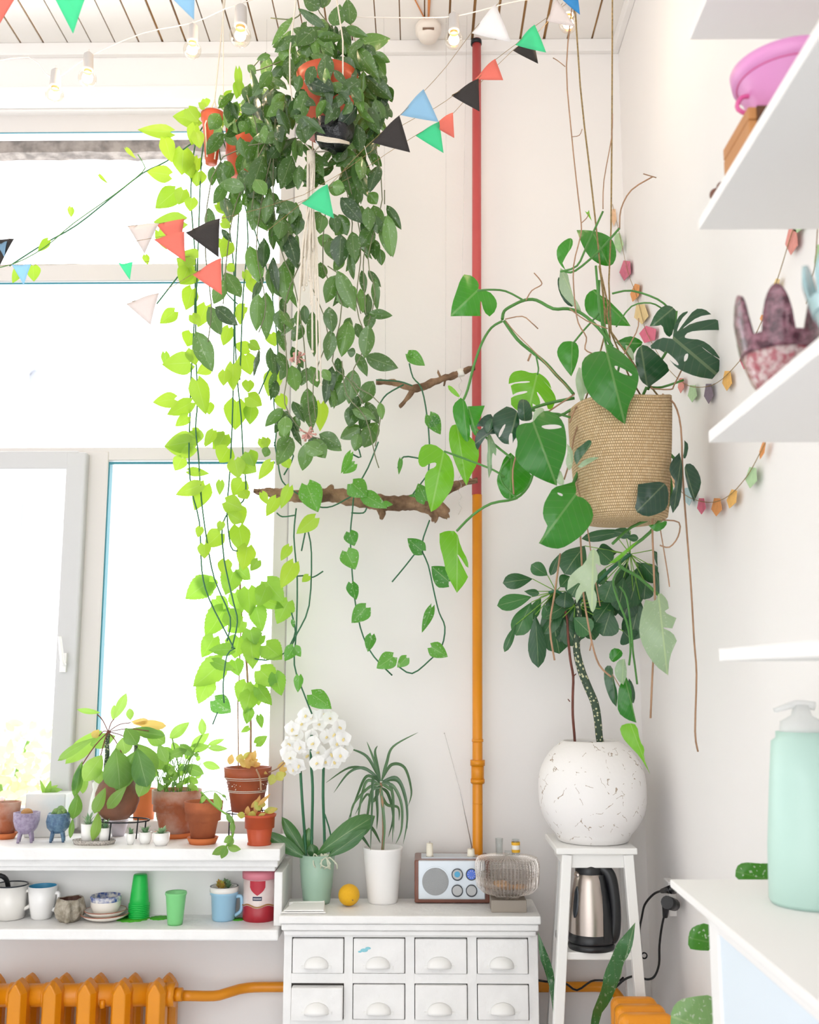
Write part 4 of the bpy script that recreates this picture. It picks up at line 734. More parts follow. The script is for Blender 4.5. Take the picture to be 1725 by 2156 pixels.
# below the basket
LF('monstera_dark', cv(G8, [(1340, 665, 1), (1400, 655), (1470, 650), (1500, 690), (1495, 790), (1440, 820), (1380, 835), (1320, 800), (1335, 740)]), G8(1480, 660), G8(1330, 810), MY - .12, rv=.1); LF('monstera_dark', cv(G8, [(1510, 545), (1555, 500, 1), (1570, 560), (1570, 640), (1560, 760), (1520, 815, 1), (1500, 740), (1540, 660), (1500, 600)]), G8(1560, 560), G8(1525, 810), MY - .1, rv=.15); LF('monstera_dark', cv(G8, [(1580, 560), (1620, 555), (1660, 610), (1670, 670), (1630, 755, 1), (1605, 700), (1585, 630)]), G8(1580, 565), G8(1635, 745), MY - .1, rv=.2)
LF('monstera_dark', cv(G8, [(1580, 435, 1), (1605, 460), (1590, 530), (1572, 530), (1580, 480)]), G8(1575, 530), G8(1583, 440), MY - .1, rv=.3)
LF('monstera_pale', cv(GE, [(1240, 560, 1), (1310, 580), (1340, 500), (1400, 560), (1410, 625, 1), (1370, 650), (1465, 695, 1), (1435, 770, 1), (1350, 760), (1440, 800), (1468, 860, 1), (1415, 980), (1405, 1110, 1), (1310, 1040), (1230, 920), (1190, 800), (1205, 680)]), GE(1345, 620), GE(1400, 1110), MY - .1, 'pale shiny leaf with notched edge', rv=.45, fold=.2, bend=.2)
LF('monstera_pale', cv(GE, [(850, 180), (900, 220), (915, 320, 1), (870, 290), (900, 400), (860, 470), (890, 540), (880, 620), (850, 665), (820, 560), (800, 480), (740, 590, 1), (725, 520), (780, 420), (670, 495, 1), (680, 400), (740, 340), (800, 300)]), GE(860, 200), GE(850, 655), MY - .12, 'pale finely cut leaf', rv=.9, fold=.15)
LF('monstera_mid', cv(GE, [(1000, 910), (1060, 920), (1080, 960), (1040, 1000), (1000, 1020), (970, 970)]), GE(1060, 930), GE(990, 1010), MY - .05, rv=.1); LF('monstera_pale', cv(GE, [(1090, 990, 1), (1040, 1000), (1010, 1080), (1040, 1150), (1080, 1180, 1), (1110, 1100)]), GE(1080, 1000), GE(1070, 1175), MY - .08, rv=.3)
LF('monstera_dark', cv(GE, [(1000, 1040), (950, 1040), (935, 1110), (950, 1200), (990, 1300), (1030, 1340, 1), (1040, 1240), (1010, 1140)]), GE(990, 1040), GE(1028, 1335), MY - .03, rv=.9, fold=.3); LF('monstera_mid', cv(GE, [(1050, 1180), (1100, 1120, 1), (1140, 1200), (1140, 1300), (1175, 1455, 1), (1100, 1430), (1040, 1380), (1035, 1290)]), GE(1090, 1130), GE(1172, 1450), MY - .06, rv=.1, fold=.2)
LF('monstera_dark', cv(GE, [(1110, 1120), (1150, 1170), (1170, 1260), (1150, 1330), (1130, 1250)]), GE(1110, 1120), GE(1155, 1330), MY - .04, rv=.5)
LF('monstera_bright', cv(GE, [(1050, 1480), (1120, 1455), (1180, 1470), (1200, 1590), (1235, 1640), (1225, 1700), (1275, 1830, 1), (1200, 1700), (1130, 1630), (1070, 1560)]), GE(1130, 1460), GE(1270, 1825), MY - .05, 'small pale green hanging leaf', rv=.6, fold=.2)
LF('monstera_mid', cv(GE, [(1260, 20, 1), (1330, 10), (1400, -20), (1390, 30), (1330, 70), (1300, 60)]), GE(1270, 20), GE(1400, -10), MY - .08, rv=.5); LF('monstera_bright', cv(GE, [(970, 300, 1), (1030, 250), (1120, 180), (1200, 120), (1120, 210), (1030, 290)]), GE(1200, 120), GE(975, 300), MY - .1, rv=.2)
m = MB()
for pts, r in (([(1208, 830), (1190, 808), (1172, 790), (1150, 765), (1122, 742), (1090, 715), (1062, 676)], 4.2), ([(1058, 676), (1035, 690), (1015, 722), (998, 770), (985, 820), (976, 842)], 3.2), ([(1058, 672), (1062, 655), (1080, 643), (1105, 632), (1130, 632), (1165, 650), (1195, 650), (1225, 660), (1260, 690), (1290, 730)], 4.0), ([(1102, 632), (1065, 613), (1030, 610), (1006, 612)], 2.6),
               ([(1128, 745), (1134, 775), (1132, 788)], 2), ([(1210, 838), (1160, 848), (1120, 860), (1100, 870)], 4), ([(1222, 850), (1170, 878), (1120, 862)], 3.5), ([(1205, 880), (1160, 870), (1124, 890)], 3), ([(1268, 876), (1255, 920), (1215, 1000), (1200, 1040)], 4.2), ([(1335, 925), (1290, 975), (1235, 1045)], 4.4), ([(1330, 880), (1370, 915), (1420, 965)], 4),
               ([(1390, 960), (1412, 1010), (1410, 1060), (1370, 1120), (1320, 1160), (1305, 1190), (1345, 1215), (1395, 1260)], 4), ([(1312, 1190), (1292, 1220), (1300, 1260), (1320, 1310), (1328, 1360), (1325, 1400)], 2.8), ([(1305, 1235), (1320, 1260), (1330, 1330), (1333, 1370), (1337, 1400), (1342, 1440)], 2.6), ([(1380, 1090), (1330, 1110), (1290, 1145)], 3.6),
               ([(962, 1118), (995, 1085), (1035, 1060), (1085, 1050), (1112, 1025), (1125, 990)], 3.2), ([(1090, 1050), (1060, 1020), (1055, 990), (1075, 965)], 2.6), ([(935, 950), (990, 970), (1040, 990), (1062, 1005)], 2.6), ([(1000, 900), (1040, 935), (1078, 965)], 3), ([(1270, 445), (1235, 520), (1215, 560), (1180, 572)], 2.6), ([(1305, 480), (1260, 530), (1212, 570), (1190, 572)], 2.8),
               ([(1262, 590), (1264, 660), (1300, 760)], 3.5), ([(1290, 618), (1330, 612), (1385, 630), (1415, 655)], 2.6), ([(1425, 655), (1420, 710)], 3), ([(1298, 688), (1330, 645), (1370, 638), (1395, 650)], 2), ([(1262, 660), (1230, 695), (1208, 722)], 2.4), ([(1287, 740), (1275, 720), (1262, 640), (1255, 560)], 3), ([(1365, 820), (1380, 780), (1420, 715)], 3.4), ([(1270, 850), (1300, 790), (1305, 745)], 3), ([(1370, 815), (1395, 815), (1440, 800)], 3), ([(1325, 880), (1345, 850), (1362, 815)], 3.6)):
    vine(m, pts, r * .85, MY - .02, 8)
m.build('stems', MATS['stem_green'], t)
m = MB()
for pts, r in (([(1207, -60), (1206, 0), (1193, 140), (1204, 285), (1215, 390), (1224, 470), (1222, 500), (1208, 560), (1210, 630), (1218, 680), (1235, 710), (1232, 735), (1250, 745)], 1.9), ([(1270, 440), (1272, 380), (1288, 290), (1290, 240)], 1.6), ([(1305, 480), (1308, 440), (1330, 400), (1375, 372)], 2.2), ([(1355, 366), (1382, 374)], 1.6), ([(1224, 470), (1235, 460), (1240, 450)], 1.4), ([(1190, 140), (1175, 128), (1165, 122)], 1.3), ([(1204, 288), (1220, 285), (1226, 272)], 1.2),
               ([(1108, 632), (1120, 612), (1140, 600), (1138, 590), (1125, 575)], 1.8), ([(1064, 672), (1100, 666), (1120, 680), (1133, 692)], 1.7), ([(1118, 745), (1112, 760)], 3), ([(1200, 650), (1235, 675), (1280, 692)], 1.8), ([(1395, 830), (1420, 850), (1434, 900), (1438, 1000), (1445, 1100), (1455, 1230), (1462, 1350), (1467, 1420), (1464, 1540), (1470, 1582)], 2.7), ([(1360, 900), (1378, 960), (1381, 1020), (1374, 1100), (1377, 1200), (1380, 1300), (1374, 1420), (1370, 1512)], 3),
               ([(1180, 1165), (1168, 1250), (1158, 1320), (1168, 1390)], 2.8), ([(1222, 1120), (1226, 1200), (1230, 1260), (1246, 1350), (1262, 1400), (1287, 1425)], 2.8), ([(1246, 1350), (1242, 1370)], 2), ([(1215, 1020), (1235, 1100), (1250, 1200), (1264, 1276)], 1.9), ([(1265, 890), (1270, 940), (1262, 1010), (1240, 1070)], 2.8), ([(1250, 850), (1215, 900), (1200, 970), (1188, 1010)], 2.4), ([(1090, 950), (1080, 990), (1082, 1040)], 2.6), ([(1370, 1000), (1385, 1040), (1376, 1090)], 2.8), ([(1395, 1095), (1430, 1100), (1428, 1130), (1410, 1152), (1390, 1148)], 2.2), ([(1440, 770), (1420, 810), (1412, 820), (1370, 818)], 2.2), ([(1345, 670), (1340, 700), (1300, 770)], 1.8), ([(1210, 830), (1180, 850), (1150, 870)], 2.4), ([(1260, 870), (1220, 850), (1200, 890)], 2.4), ([(1390, 1110), (1405, 1200), (1410, 1235)], 1.8), ([(1065, 675), (1085, 700), (1130, 745), (1200, 820)], 1.5), ([(1290, 1420), (1308, 1450)], 1.4)):
    vine(m, pts, r * .72, MY - .06, 7)
m.build('aerial_roots', MATS['root_brown'], t)
# ================================================================ the tree-like plant in the round white planter
m = None
PYc = SY + .125
t = thing('round_planter', 'big round white plaster pot with cracked surface on top of the white stool', 'planter', P(1250, 1786, PYc))
mat('cracked_white', '#f3f0ee', .6, bump=.2, bscale=30)
def cracks(m_):
    n = m_.node_tree; l = n.links.new; b = n.nodes['Principled BSDF']; tcn = n.nodes.new('ShaderNodeTexCoord')
    v = n.nodes.new('ShaderNodeTexVoronoi'); v.feature = 'DISTANCE_TO_EDGE'; v.inputs['Scale'].default_value = 17
    ns = n.nodes.new('ShaderNodeTexNoise'); ns.inputs['Scale'].default_value = 9; ns.inputs['Detail'].default_value = 6
    mxv = n.nodes.new('ShaderNodeMixRGB'); mxv.inputs[0].default_value = .12; l(tcn.outputs['Object'], ns.inputs['Vector']); l(tcn.outputs['Object'], mxv.inputs[1]); l(ns.outputs['Color'], mxv.inputs[2]); l(mxv.outputs[0], v.inputs['Vector'])
    lt = n.nodes.new('ShaderNodeMath'); lt.operation = 'LESS_THAN'; lt.inputs[1].default_value = .010; l(v.outputs['Distance'], lt.inputs[0])
    n2 = n.nodes.new('ShaderNodeTexNoise'); n2.inputs['Scale'].default_value = 42; l(tcn.outputs['Object'], n2.inputs['Vector'])
    g2 = n.nodes.new('ShaderNodeMath'); g2.operation = 'GREATER_THAN'; g2.inputs[1].default_value = .54; l(n2.outputs['Fac'], g2.inputs[0])
    mu = n.nodes.new('ShaderNodeMath'); mu.operation = 'MULTIPLY'; l(lt.outputs[0], mu.inputs[0]); l(g2.outputs[0], mu.inputs[1])
    mx_ = n.nodes.new('ShaderNodeMixRGB'); mx_.inputs[1].default_value = rgb('#f3f0ee'); mx_.inputs[2].default_value = rgb('#a89684'); l(mu.outputs[0], mx_.inputs[0]); l(mx_.outputs[0], b.inputs['Base Color'])
cracks(MATS['cracked_white'])
zc0 = ZST; s = mpp(1248, 1680, PYc)
c = Vector((P(1248, 1700, PYc).x, PYc, ZST)); R_ = 113 * s
pr = [(.001, 0), (68 * s, 0), (74 * s, 3 * s)]; H_ = 206 * s
for i in range(1, 16):
    a = i / 16; z = a * (H_ - 6 * s) + 3 * s; q = (a - .5) * 2; pr.append((R_ * (1 - .42 * abs(q) ** 2.6), z))
pr += [(62 * s, H_ - 2 * s), (58 * s, H_), (54 * s, H_ - 2 * s), (54 * s, H_ - 14 * s)]
m = MB(); m.lathe(c, pr, 64); m.build('body', MATS['cracked_white'], t)
t = thing('spurge_tree', 'dark-leaved plant with speckled curved trunk growing out of the round white planter', 'plant', c + Vector((0, 0, H_)))
m = MB(); m.lathe(c + Vector((0, 0, H_ - 9 * s)), [(.001, .008), (53 * s, 0)], 30, False); m.build('soil', MATS['soil'], t)
mat('speckled_trunk', '#3e5140', .7)
def speck(m_):
    n = m_.node_tree; l = n.links.new; b = n.nodes['Principled BSDF']; uv = n.nodes.new('ShaderNodeUVMap'); uv.uv_map = 'UVMap'; mp = n.nodes.new('ShaderNodeMapping'); mp.inputs['Scale'].default_value = (7, 42, 1); l(uv.outputs[0], mp.inputs[0])
    v = n.nodes.new('ShaderNodeTexVoronoi'); v.inputs['Scale'].default_value = 1; v.inputs['Randomness'].default_value = .55; l(mp.outputs[0], v.inputs['Vector'])
    r = n.nodes.new('ShaderNodeValToRGB'); r.color_ramp.interpolation = 'CONSTANT'; r.color_ramp.elements[0].color = rgb('#c9c9a0'); r.color_ramp.elements[1].color = rgb('#3e5140'); r.color_ramp.elements[1].position = .33; l(v.outputs['Distance'], r.inputs[0]); l(r.outputs[0], b.inputs['Base Color'])
speck(MATS['speckled_trunk'])
EY = PYc + .01
m = MB(); tr = [GE(x, y) for x, y in ((925, 1660), (905, 1560), (893, 1430), (870, 1310), (820, 1190), (770, 1060), (738, 900), (760, 700), (740, 560))]; m.tube([P(x, y, EY) for x, y in tr], [q_ * mpp(1240, 1500, EY) for q_ in (7.5, 7.5, 8, 8.5, 8.5, 8.5, 7.5, 6, 5)], 14, 4); m.build('trunk', MATS['speckled_trunk'], t)
mat('red_stem', '#7d4638', .6, var=.3, vscale=40); m = MB(); vine(m, [GE(x, y) for x, y in ((728, 1660), (725, 1560), (712, 1400), (712, 1250), (715, 1120), (695, 1000), (680, 860), (670, 700), (640, 600))], 2.8, EY, 8); vine(m, [GE(715, 1120), GE(735, 1100)], 1.2, EY); vine(m, [GE(690, 1300), GE(678, 1285)], 1.2, EY); m.build('stem', MATS['red_stem'], t)
m = MB(); hubs = [(590, 500), (1130, 230), (730, 600)]
vine(m, [GE(*p) for p in ((740, 620), (680, 560), (600, 500), (540, 510))], 3, EY, 8); vine(m, [GE(*p) for p in ((745, 600), (850, 480), (1000, 330), (1130, 230))], 4, EY, 8); m.build('branches', MATS['stem_dark'], t)
m = MB(); m2 = MB()
EL = [(420, 410, 203, 440, 85, .3), (530, 385, 410, 305, 75, .6), (415, 540, 162, 605, 85, 1), (410, 580, 298, 822, 110, .8), (300, 740, 215, 942, 42, .3), (440, 670, 462, 1057, 95, .2), (530, 555, 615, 955, 165, .1), (740, 590, 625, 665, 120, .7), (640, 690, 735, 900, 110, .1), (720, 690, 840, 810, 115, .6), (800, 170, 650, 375, 145, .3), (620, 225, 550, 385, 45, .2), (1000, 560, 880, 725, 110, .2), (990, 640, 930, 825, 140, .1),
      (1190, 320, 1110, 625, 130, .4), (1200, 560, 1130, 860, 130, .1), (1080, 790, 1145, 865, 110, .1), (1290, 200, 1462, 405, 80, .2), (1310, 330, 1362, 562, 60, .3), (1240, 440, 1230, 560, 90, .1), (950, 330, 908, 455, 55, 1), (1130, 60, 775, 118, 60, .3), (1100, 110, 1190, 115, 40, .3), (480, 540, 400, 710, 60, .8), (620, 470, 690, 390, 80, .3), (880, 380, 790, 560, 110, .2), (1000, 420, 940, 580, 120, .2), (900, 200, 1000, 290, 90, .3), (1080, 400, 1040, 640, 110, .2), (820, 530, 860, 700, 110, .1), (360, 500, 470, 515, 40, .3), (770, 420, 700, 540, 110, .4), (660, 500, 650, 620, 100, .2), (1000, 60, 1130, 90, 60, .3), (1150, 500, 1080, 700, 110, .15), (500, 600, 560, 700, 80, .5)]
leaves(m, (1000, 1100, 3.45), EL, EY, 'obl', .3, .04, .2, .1, .3, .25, 1.4)
random.seed(5)
for k in range(22):
    hx_, hy_ = random.choice(((1130, 230), (1100, 260), (730, 560), (900, 420))); an = random.uniform(-.3, pi + .3); l0_ = random.uniform(60, 150); l1_ = l0_ + random.uniform(150, 260)
    r = (hx_ + cos(an) * l0_ * .8, hy_ + sin(an) * l0_ * .6, hx_ + cos(an) * l1_ * .75, hy_ + sin(an) * l1_ * .8 + 60, random.uniform(70, 120), random.random() * .5); EL.append(r)
    leaves(m, (1000, 1100, 3.45), [r], EY + .05, 'obl', .3, .04, .2, .12, .5, .5, 1.2)
for r in EL:
    hb = min(hubs, key=lambda h: (h[0] - r[0]) ** 2 + (h[1] - r[1]) ** 2); a = GE(*hb); b = GE(r[0], r[1]); m2.tube([P(a[0], a[1], EY), P(b[0], b[1], EY)], .0014, 5, 1)
m.build('foliage', MATS['spurge_leaf'], t); m2.build('leaf_stalks', MATS['stem_light'], t)
# ================================================================ things on the sill
def pot(name, label, cx, yb, z, prof, matn, hwb, cat='flower pot', body='body', soil=None, n=40, parent=None, fn=None, inner=True):
    """a turned pot whose front foot shows at (cx, yb) on level z; prof rows (height px, half-width px)"""
    c, s = seat(cx, yb, z, hwb); t = parent or thing(name, label, cat, c)
    rows = [(.0001, 0)] + [(hw * s, h * s) for h, hw in prof]
    th = 3 * s; top = prof[-1]
    if inner: rows += [((top[1]) * s - th, top[0] * s), ((top[1]) * s - th * 1.4, top[0] * s * .55), (.0001, top[0] * s * .5)]
    m = MB(); m.lathe(c, rows, n, False, fn=fn); m.build(body, MATS[matn], t)
    if soil: m = MB(); m.lathe(c + Vector((0, 0, soil * s)), [(.0001, .006), ((top[1] - 4) * s, 0)], 24, False); m.build('soil', MATS['soil'], t)
    return t, c, s
GS = (0, 1400, 2.875); GA = (0, 1450, 5.227); GB = (280, 1480, 5.074)
# cut-off terracotta pot at the picture's left
t, c, s = pot('flower_pot', 'terracotta pot with rim at the left end of the window sill', 6, 1768, ZS, [(0, 15), (50, 21), (52, 25), (75, 27)], 'terracotta_old', 15, soil=66)
m = MB(); m.lathe(c, [(.0001, 0), (17 * s, 0), (23 * s, 12 * s), (20 * s, 12 * s), (16 * s, 4 * s)], 30, False); m.build('saucer', MATS['terracotta_orange'], t)
mat('lilac_glaze', '#a79ab3', .3, col2='#8b7d9a', vscale=120, bump=.5, bscale=220); mat('blue_glaze', '#5f7f99', .25, col2='#3f5f80', vscale=80, bump=.4, bscale=160)
mat('cactus_brown', '#b98a55', .9, bump=.6, bscale=400); mat('cactus_green', '#7f9f5a', .7, col2='#5d8550', vscale=80, bump=.5, bscale=200)
def footed(cx, yb, hw, hgt, matn, label, cactus):
    c, s = seat(cx, yb, ZS, 16); t = thing('cactus_planter', label, 'planter', c)
    m = MB(); z0 = 17; rows = [(.0001, z0), (hw * .5, z0 + 1), (hw * .82, z0 + hgt * .28), (hw * .98, z0 + hgt * .6), (hw, z0 + hgt), (hw - 2.5, z0 + hgt), (hw - 4, z0 + hgt - 6), (.0001, z0 + hgt - 7)]
    if cactus == 'green': rows = [(.0001, z0), (hw * .5, z0 + 1), (hw * .9, z0 + hgt * .3), (hw, z0 + hgt * .6), (hw * .9, z0 + hgt * .92), (hw * .82, z0 + hgt), (hw * .75, z0 + hgt - 3), (.0001, z0 + hgt - 6)]
    m.lathe(c, [(r * s, z * s) for r, z in rows], 30, False); m.build('bowl', MATS[matn], t)
    for k in range(4):
        a = pi / 4 + k * pi / 2 + .25; m = MB(); m.tube([c + Vector((cos(a) * hw * .5 * s, sin(a) * hw * .5 * s, (z0 + 6) * s)), c + Vector((cos(a) * hw * .66 * s, sin(a) * hw * .66 * s, 8 * s)), c + Vector((cos(a) * hw * .7 * s, sin(a) * hw * .7 * s, .3 * s))], [4.5 * s, 3.4 * s, 2.6 * s], 8, 2); m.build('leg', MATS[matn], t)
    m = MB(); top = c + Vector((0, 0, (z0 + hgt - 2) * s))
    if cactus == 'green':
        for (dx, dy, dz, r) in ((-6, 0, 2, 8), (3, 2, 6, 9), (11, -2, 3, 7), (5, -7, 0, 7), (-12, 3, -2, 6)): m.ball(top + Vector((dx, dy, dz)) * s, r * s, 12, 1.2)
        m.build('cactus', MATS['cactus_green'], t)
    else: m.ball(top + Vector((0, 0, 1)) * s, 12 * s, 16, .75); m.build('cactus', MATS['cactus_brown'], t)
footed(47, 1776, 27, 44, 'lilac_glaze', 'lilac speckled footed bowl with small round brown cactus on the window sill', 'brown')
footed(115, 1775, 25, 42, 'blue_glaze', 'blue glazed footed bowl with green cactus on the window sill', 'green')
# square ceramic planter behind them
cQ = PZ(86, 1766, ZS); sq = mpp(86, 1766, cQ.y); t = thing('square_planter', 'pale square ceramic planter with a small sprout behind the two footed bowls', 'planter', cQ)
mat('pale_ceramic', '#e6e2dc', .5, col2='#d4dadb', vscale=10)
m = MB(); m.box(cQ.x - 43 * sq, cQ.y + .02, ZS, cQ.x + 43 * sq, cQ.y + .1, ZS + 90 * sq); m.build('body', MATS['pale_ceramic'], t, bevel=.004)
m = MB(); leaves(m, GA, [(500, 1160, 440, 1000, 50), (520, 1150, 560, 1010, 70), (560, 1120, 690, 1110, 60), (520, 1130, 640, 1060, 60), (480, 1150, 470, 1080, 40), (560, 1150, 620, 1130, 50)], cQ.y + .06, 'heart', .8, .01); m.build('foliage', MATS['sill_leaf'], t)
# white bird ornament
cO = PZ(192, 1770, ZS); so = mpp(192, 1700, cO.y); t = thing('ornament', 'white ceramic bird-like ornament standing on the sill beside the brown hanging-leaf pot', 'ornament', cO)
m = MB(); m.lathe(Vector((cO.x, cO.y + .04, ZS)), [(.0001, 0), (20 * so, 0), (19 * so, 40 * so), (15 * so, 80 * so), (10 * so, 100 * so), (12 * so, 112 * so), (9 * so, 124 * so), (.0001, 128 * so)], 24); m.build('body', MATS['white_glaze'], t)
m = MB(); m.tube([Vector((cO.x - 8 * so, cO.y + .035, ZS + 118 * so)), Vector((cO.x - 16 * so, cO.y + .03, ZS + 138 * so))], [5 * so, .5 * so], 8, 1); m.tube([Vector((cO.x + 6 * so, cO.y + .035, ZS + 118 * so)), Vector((cO.x + 8 * so, cO.y + .03, ZS + 140 * so))], [5 * so, .5 * so], 8, 1); m.build('ear', MATS['white_glaze'], t)
# speckled tray with white planters
cT, sT = seat(192, 1780, ZS, 20); t = thing('tray', 'small oval speckled glass tray on the sill under the drooping leaves', 'tray', cT); mat('speckled_tray', '#c4bdb4', .2, col2='#8f8a84', vscale=220)
m = MB(); m.lathe(cT, [(.0001, .0), (42 * sT, 0), (46 * sT, 9 * sT), (43 * sT, 9 * sT), (40 * sT, 3 * sT), (.0001, 3 * sT)], 36, False, fn=lambda r, z, a, j: (r * (1 - .45 * abs(sin(a)) ** 1.5), z)); m.build('body', MATS['speckled_tray'], t)
for (dx, r_, h_, l_) in ((-14, 15, 38, 'white square-ish mini planter with dark succulent on the left of the speckled tray'), (22, 13, 30, 'white mini planter with green rosette on the right of the speckled tray')):
    q = cT + Vector((dx * sT, 0, 3 * sT)); t = thing('mini_planter', l_, 'planter', q, 'mini planters on the tray'); m = MB(); m.lathe(q, [(.0001, 0), (r_ * .85 * sT, 0), (r_ * sT, h_ * sT), (r_ * .85 * sT, h_ * sT), (r_ * .8 * sT, h_ * .8 * sT), (.0001, h_ * .8 * sT)], 24, False); m.build('body', MATS['white_matt'], t)
    m = MB()
    for k in range(14): a = k * 2.4; m.leaf(q + Vector((0, 0, h_ * .8 * sT)), q + Vector((cos(a) * r_ * .9 * sT, sin(a) * r_ * .9 * sT, h_ * (1.15 + .25 * (k % 3)) * sT)), 6 * sT, 'oval', 0, .1, .1, nrm=Vector((0, 0, 1)))
    m.build('succulent', MATS['succulent_leaf'], t)
# brown round pot on a black stand
t = thing('plant_stand', 'black wire plant stand with thin legs under the round brown pot', 'plant stand', P(247, 1780, 3.1))
YBn = 3.12; sb = mpp(247, 1730, YBn); zr = P(247, 1727, YBn).z
m = MB(); m.tube([Vector((P(262, 1727, YBn).x + cos(a) * 52 * sb, YBn + sin(a) * 40 * sb, zr)) for a in [2 * pi * i / 24 for i in range(25)]], .0022, 6, 1); m.build('ring', MATS['black_metal'], t)
for a in (-1.9, -.35, 1.2, 2.8):
    m = MB(); q = Vector((P(262, 1727, YBn).x + cos(a) * 52 * sb, YBn + sin(a) * 40 * sb, zr)); m.tube([q, Vector((q.x - .004, q.y, ZS))], .0022, 6, 1); m.build('leg', MATS['black_metal'], t)
t = thing('potted_spurge', 'drooping long-leaved plant in a round dark brown clay pot on the black stand', 'plant', P(247, 1725, YBn))
mat('dark_clay', '#6b4a3a', .6, col2='#8f5a42', vscale=7, bump=.2)
cR = Vector((P(246, 1700, YBn).x, YBn, zr + .001)); m = MB(); m.lathe(cR, [(.0001, 0), (24 * sb, 2 * sb), (38 * sb, 16 * sb), (46 * sb, 38 * sb), (45 * sb, 56 * sb), (38 * sb, 74 * sb), (33 * sb, 82 * sb), (36 * sb, 88 * sb), (32 * sb, 88 * sb), (30 * sb, 78 * sb), (.0001, 76 * sb)], 40, False); m.build('pot', MATS['dark_clay'], t)
m = MB(); vine(m, [GS(*p) if 0 else (p[0] / 2.875, 1400 + p[1] / 2.875) for p in ((645, 720), (642, 620), (650, 540), (648, 470), (655, 410))], 5, YBn, 10); vine(m, [(p[0] / 2.875, 1400 + p[1] / 2.875) for p in ((760, 720), (810, 620), (822, 520), (820, 470))], 4, YBn, 10); m.build('trunk', MATS['speckled_trunk'], t)
m = MB(); YS_ = YBn - .02
SL = [(690, 330, 765, 170, 55, .9), (685, 340, 692, 240, 32, 1), (790, 335, 785, 262, 42, 1), (610, 290, 465, 270, 30, .9), (620, 395, 395, 600, 95, .95), (580, 440, 350, 580, 50, .7), (620, 545, 505, 705, 100, .9), (500, 580, 440, 760, 40, .2), (490, 600, 450, 800, 55, .1), (470, 780, 440, 935, 72, .1), (440, 930, 425, 1050, 30, .3), (700, 430, 545, 485, 80, .4), (740, 530, 720, 750, 150, .1), (800, 560, 700, 745, 100, .3), (820, 475, 945, 655, 115, .2), (850, 560, 850, 700, 110, .3),
      (880, 400, 1000, 475, 90, .3), (780, 390, 1000, 430, 60, .1), (900, 640, 840, 800, 80, .5), (750, 740, 600, 890, 60, .6), (760, 735, 640, 920, 70, .4), (595, 890, 560, 1065, 55, .8), (760, 380, 830, 485, 90, .3), (740, 440, 760, 540, 90, .6), (520, 640, 500, 780, 50, .6), (590, 610, 600, 720, 60, .8), (700, 620, 660, 730, 90, .2), (960, 480, 1010, 590, 60, .3)]
leaves(m, GS, [(700, 500, 725, 755, 150, .15, 3.03), (820, 520, 700, 760, 110, .35, 3.04), (830, 500, 890, 740, 120, .2, 3.05), (640, 740, 570, 900, 60, .5, 3.03), (770, 730, 650, 870, 60, .7, 3.03)], YS_, 'obl', .5, .01, .3, .14, .2, .15, 1.2)
leaves(m, GS, SL, YS_, 'lance', .5, .05, .3, .14, .35, .3, 1.15)
m.build('foliage', MATS['sill_leaf'], t); m = MB(); leaves(m, GS, [(800, 355, 1008, 370, 60), (790, 345, 900, 340, 40), (600, 390, 560, 440, 50), (720, 470, 770, 530, 30)], YS_ + .04, 'obl', .2, .02); lab(m.build('young_leaves', MATS['croton_leaf'], t), 'peach-coloured young leaves')
m = MB()
for p in ((690, 330), (590, 300), (600, 430), (740, 540), (820, 480), (900, 400), (610, 550), (790, 350), (500, 600)): a = (p[0] / 2.875, 1400 + p[1] / 2.875); vine(m, [(655 / 2.875, 1400 + 405 / 2.875), ((655 + p[0]) / 5.75, 1400 + (395 + p[1]) / 5.75 - 4), a], 1.2, YS_)
m.build('leaf_stalks', MATS['red_stem'], t)
t, c, s = pot('cup', 'small pale lilac cup on the sill beneath the black stand', 245, 1762, ZS, [(0, 12), (12, 16), (34, 21)], 'lilac_pale' if 'lilac_pale' in MATS else (mat('lilac_pale', '#c9c3cc', .5) and 'lilac_pale'), 12, 'cup')
t, c, s = pot('flower_pot', 'salmon pink pot showing behind the round brown pot on the sill', 296, 1748, ZS, [(0, 20), (60, 24), (82, 26)], 'terracotta_orange', 20)
# tiny white pots with succulents
for (cx, yb, r, h, l_) in ((273, 1779, 8, 22, 'tiny white ridged pot with spiky sprout, leftmost of the three tiny pots'), (303, 1778, 13, 24, 'tiny white pot with blue-green rosette between two other tiny pots'), (336, 1782, 17, 26, 'small pinkish white bowl with grey-green succulent, nearest the sill edge')):
    t, c, s = pot('mini_planter', l_, cx, yb, ZS, [(0, r * .7), (h * .4, r), (h, r * 1.05)], 'white_glaze', r * .7, 'planter'); t['group'] = 'tiny succulent pots on the sill'
    m = MB(); q = c + Vector((0, 0, h * .85 * s))
    for k in range(18): a = k * 2.4; ll = random.uniform(.6, 1.1); m.leaf(q, q + Vector((cos(a) * r * ll * s, sin(a) * r * ll * s, (4 + 14 * random.random()) * s)), 6 * s, 'oval', 0, .1, .1, nrm=Vector((0, 0, 1)))
    m.build('succulent', MATS['succulent_leaf'], t)
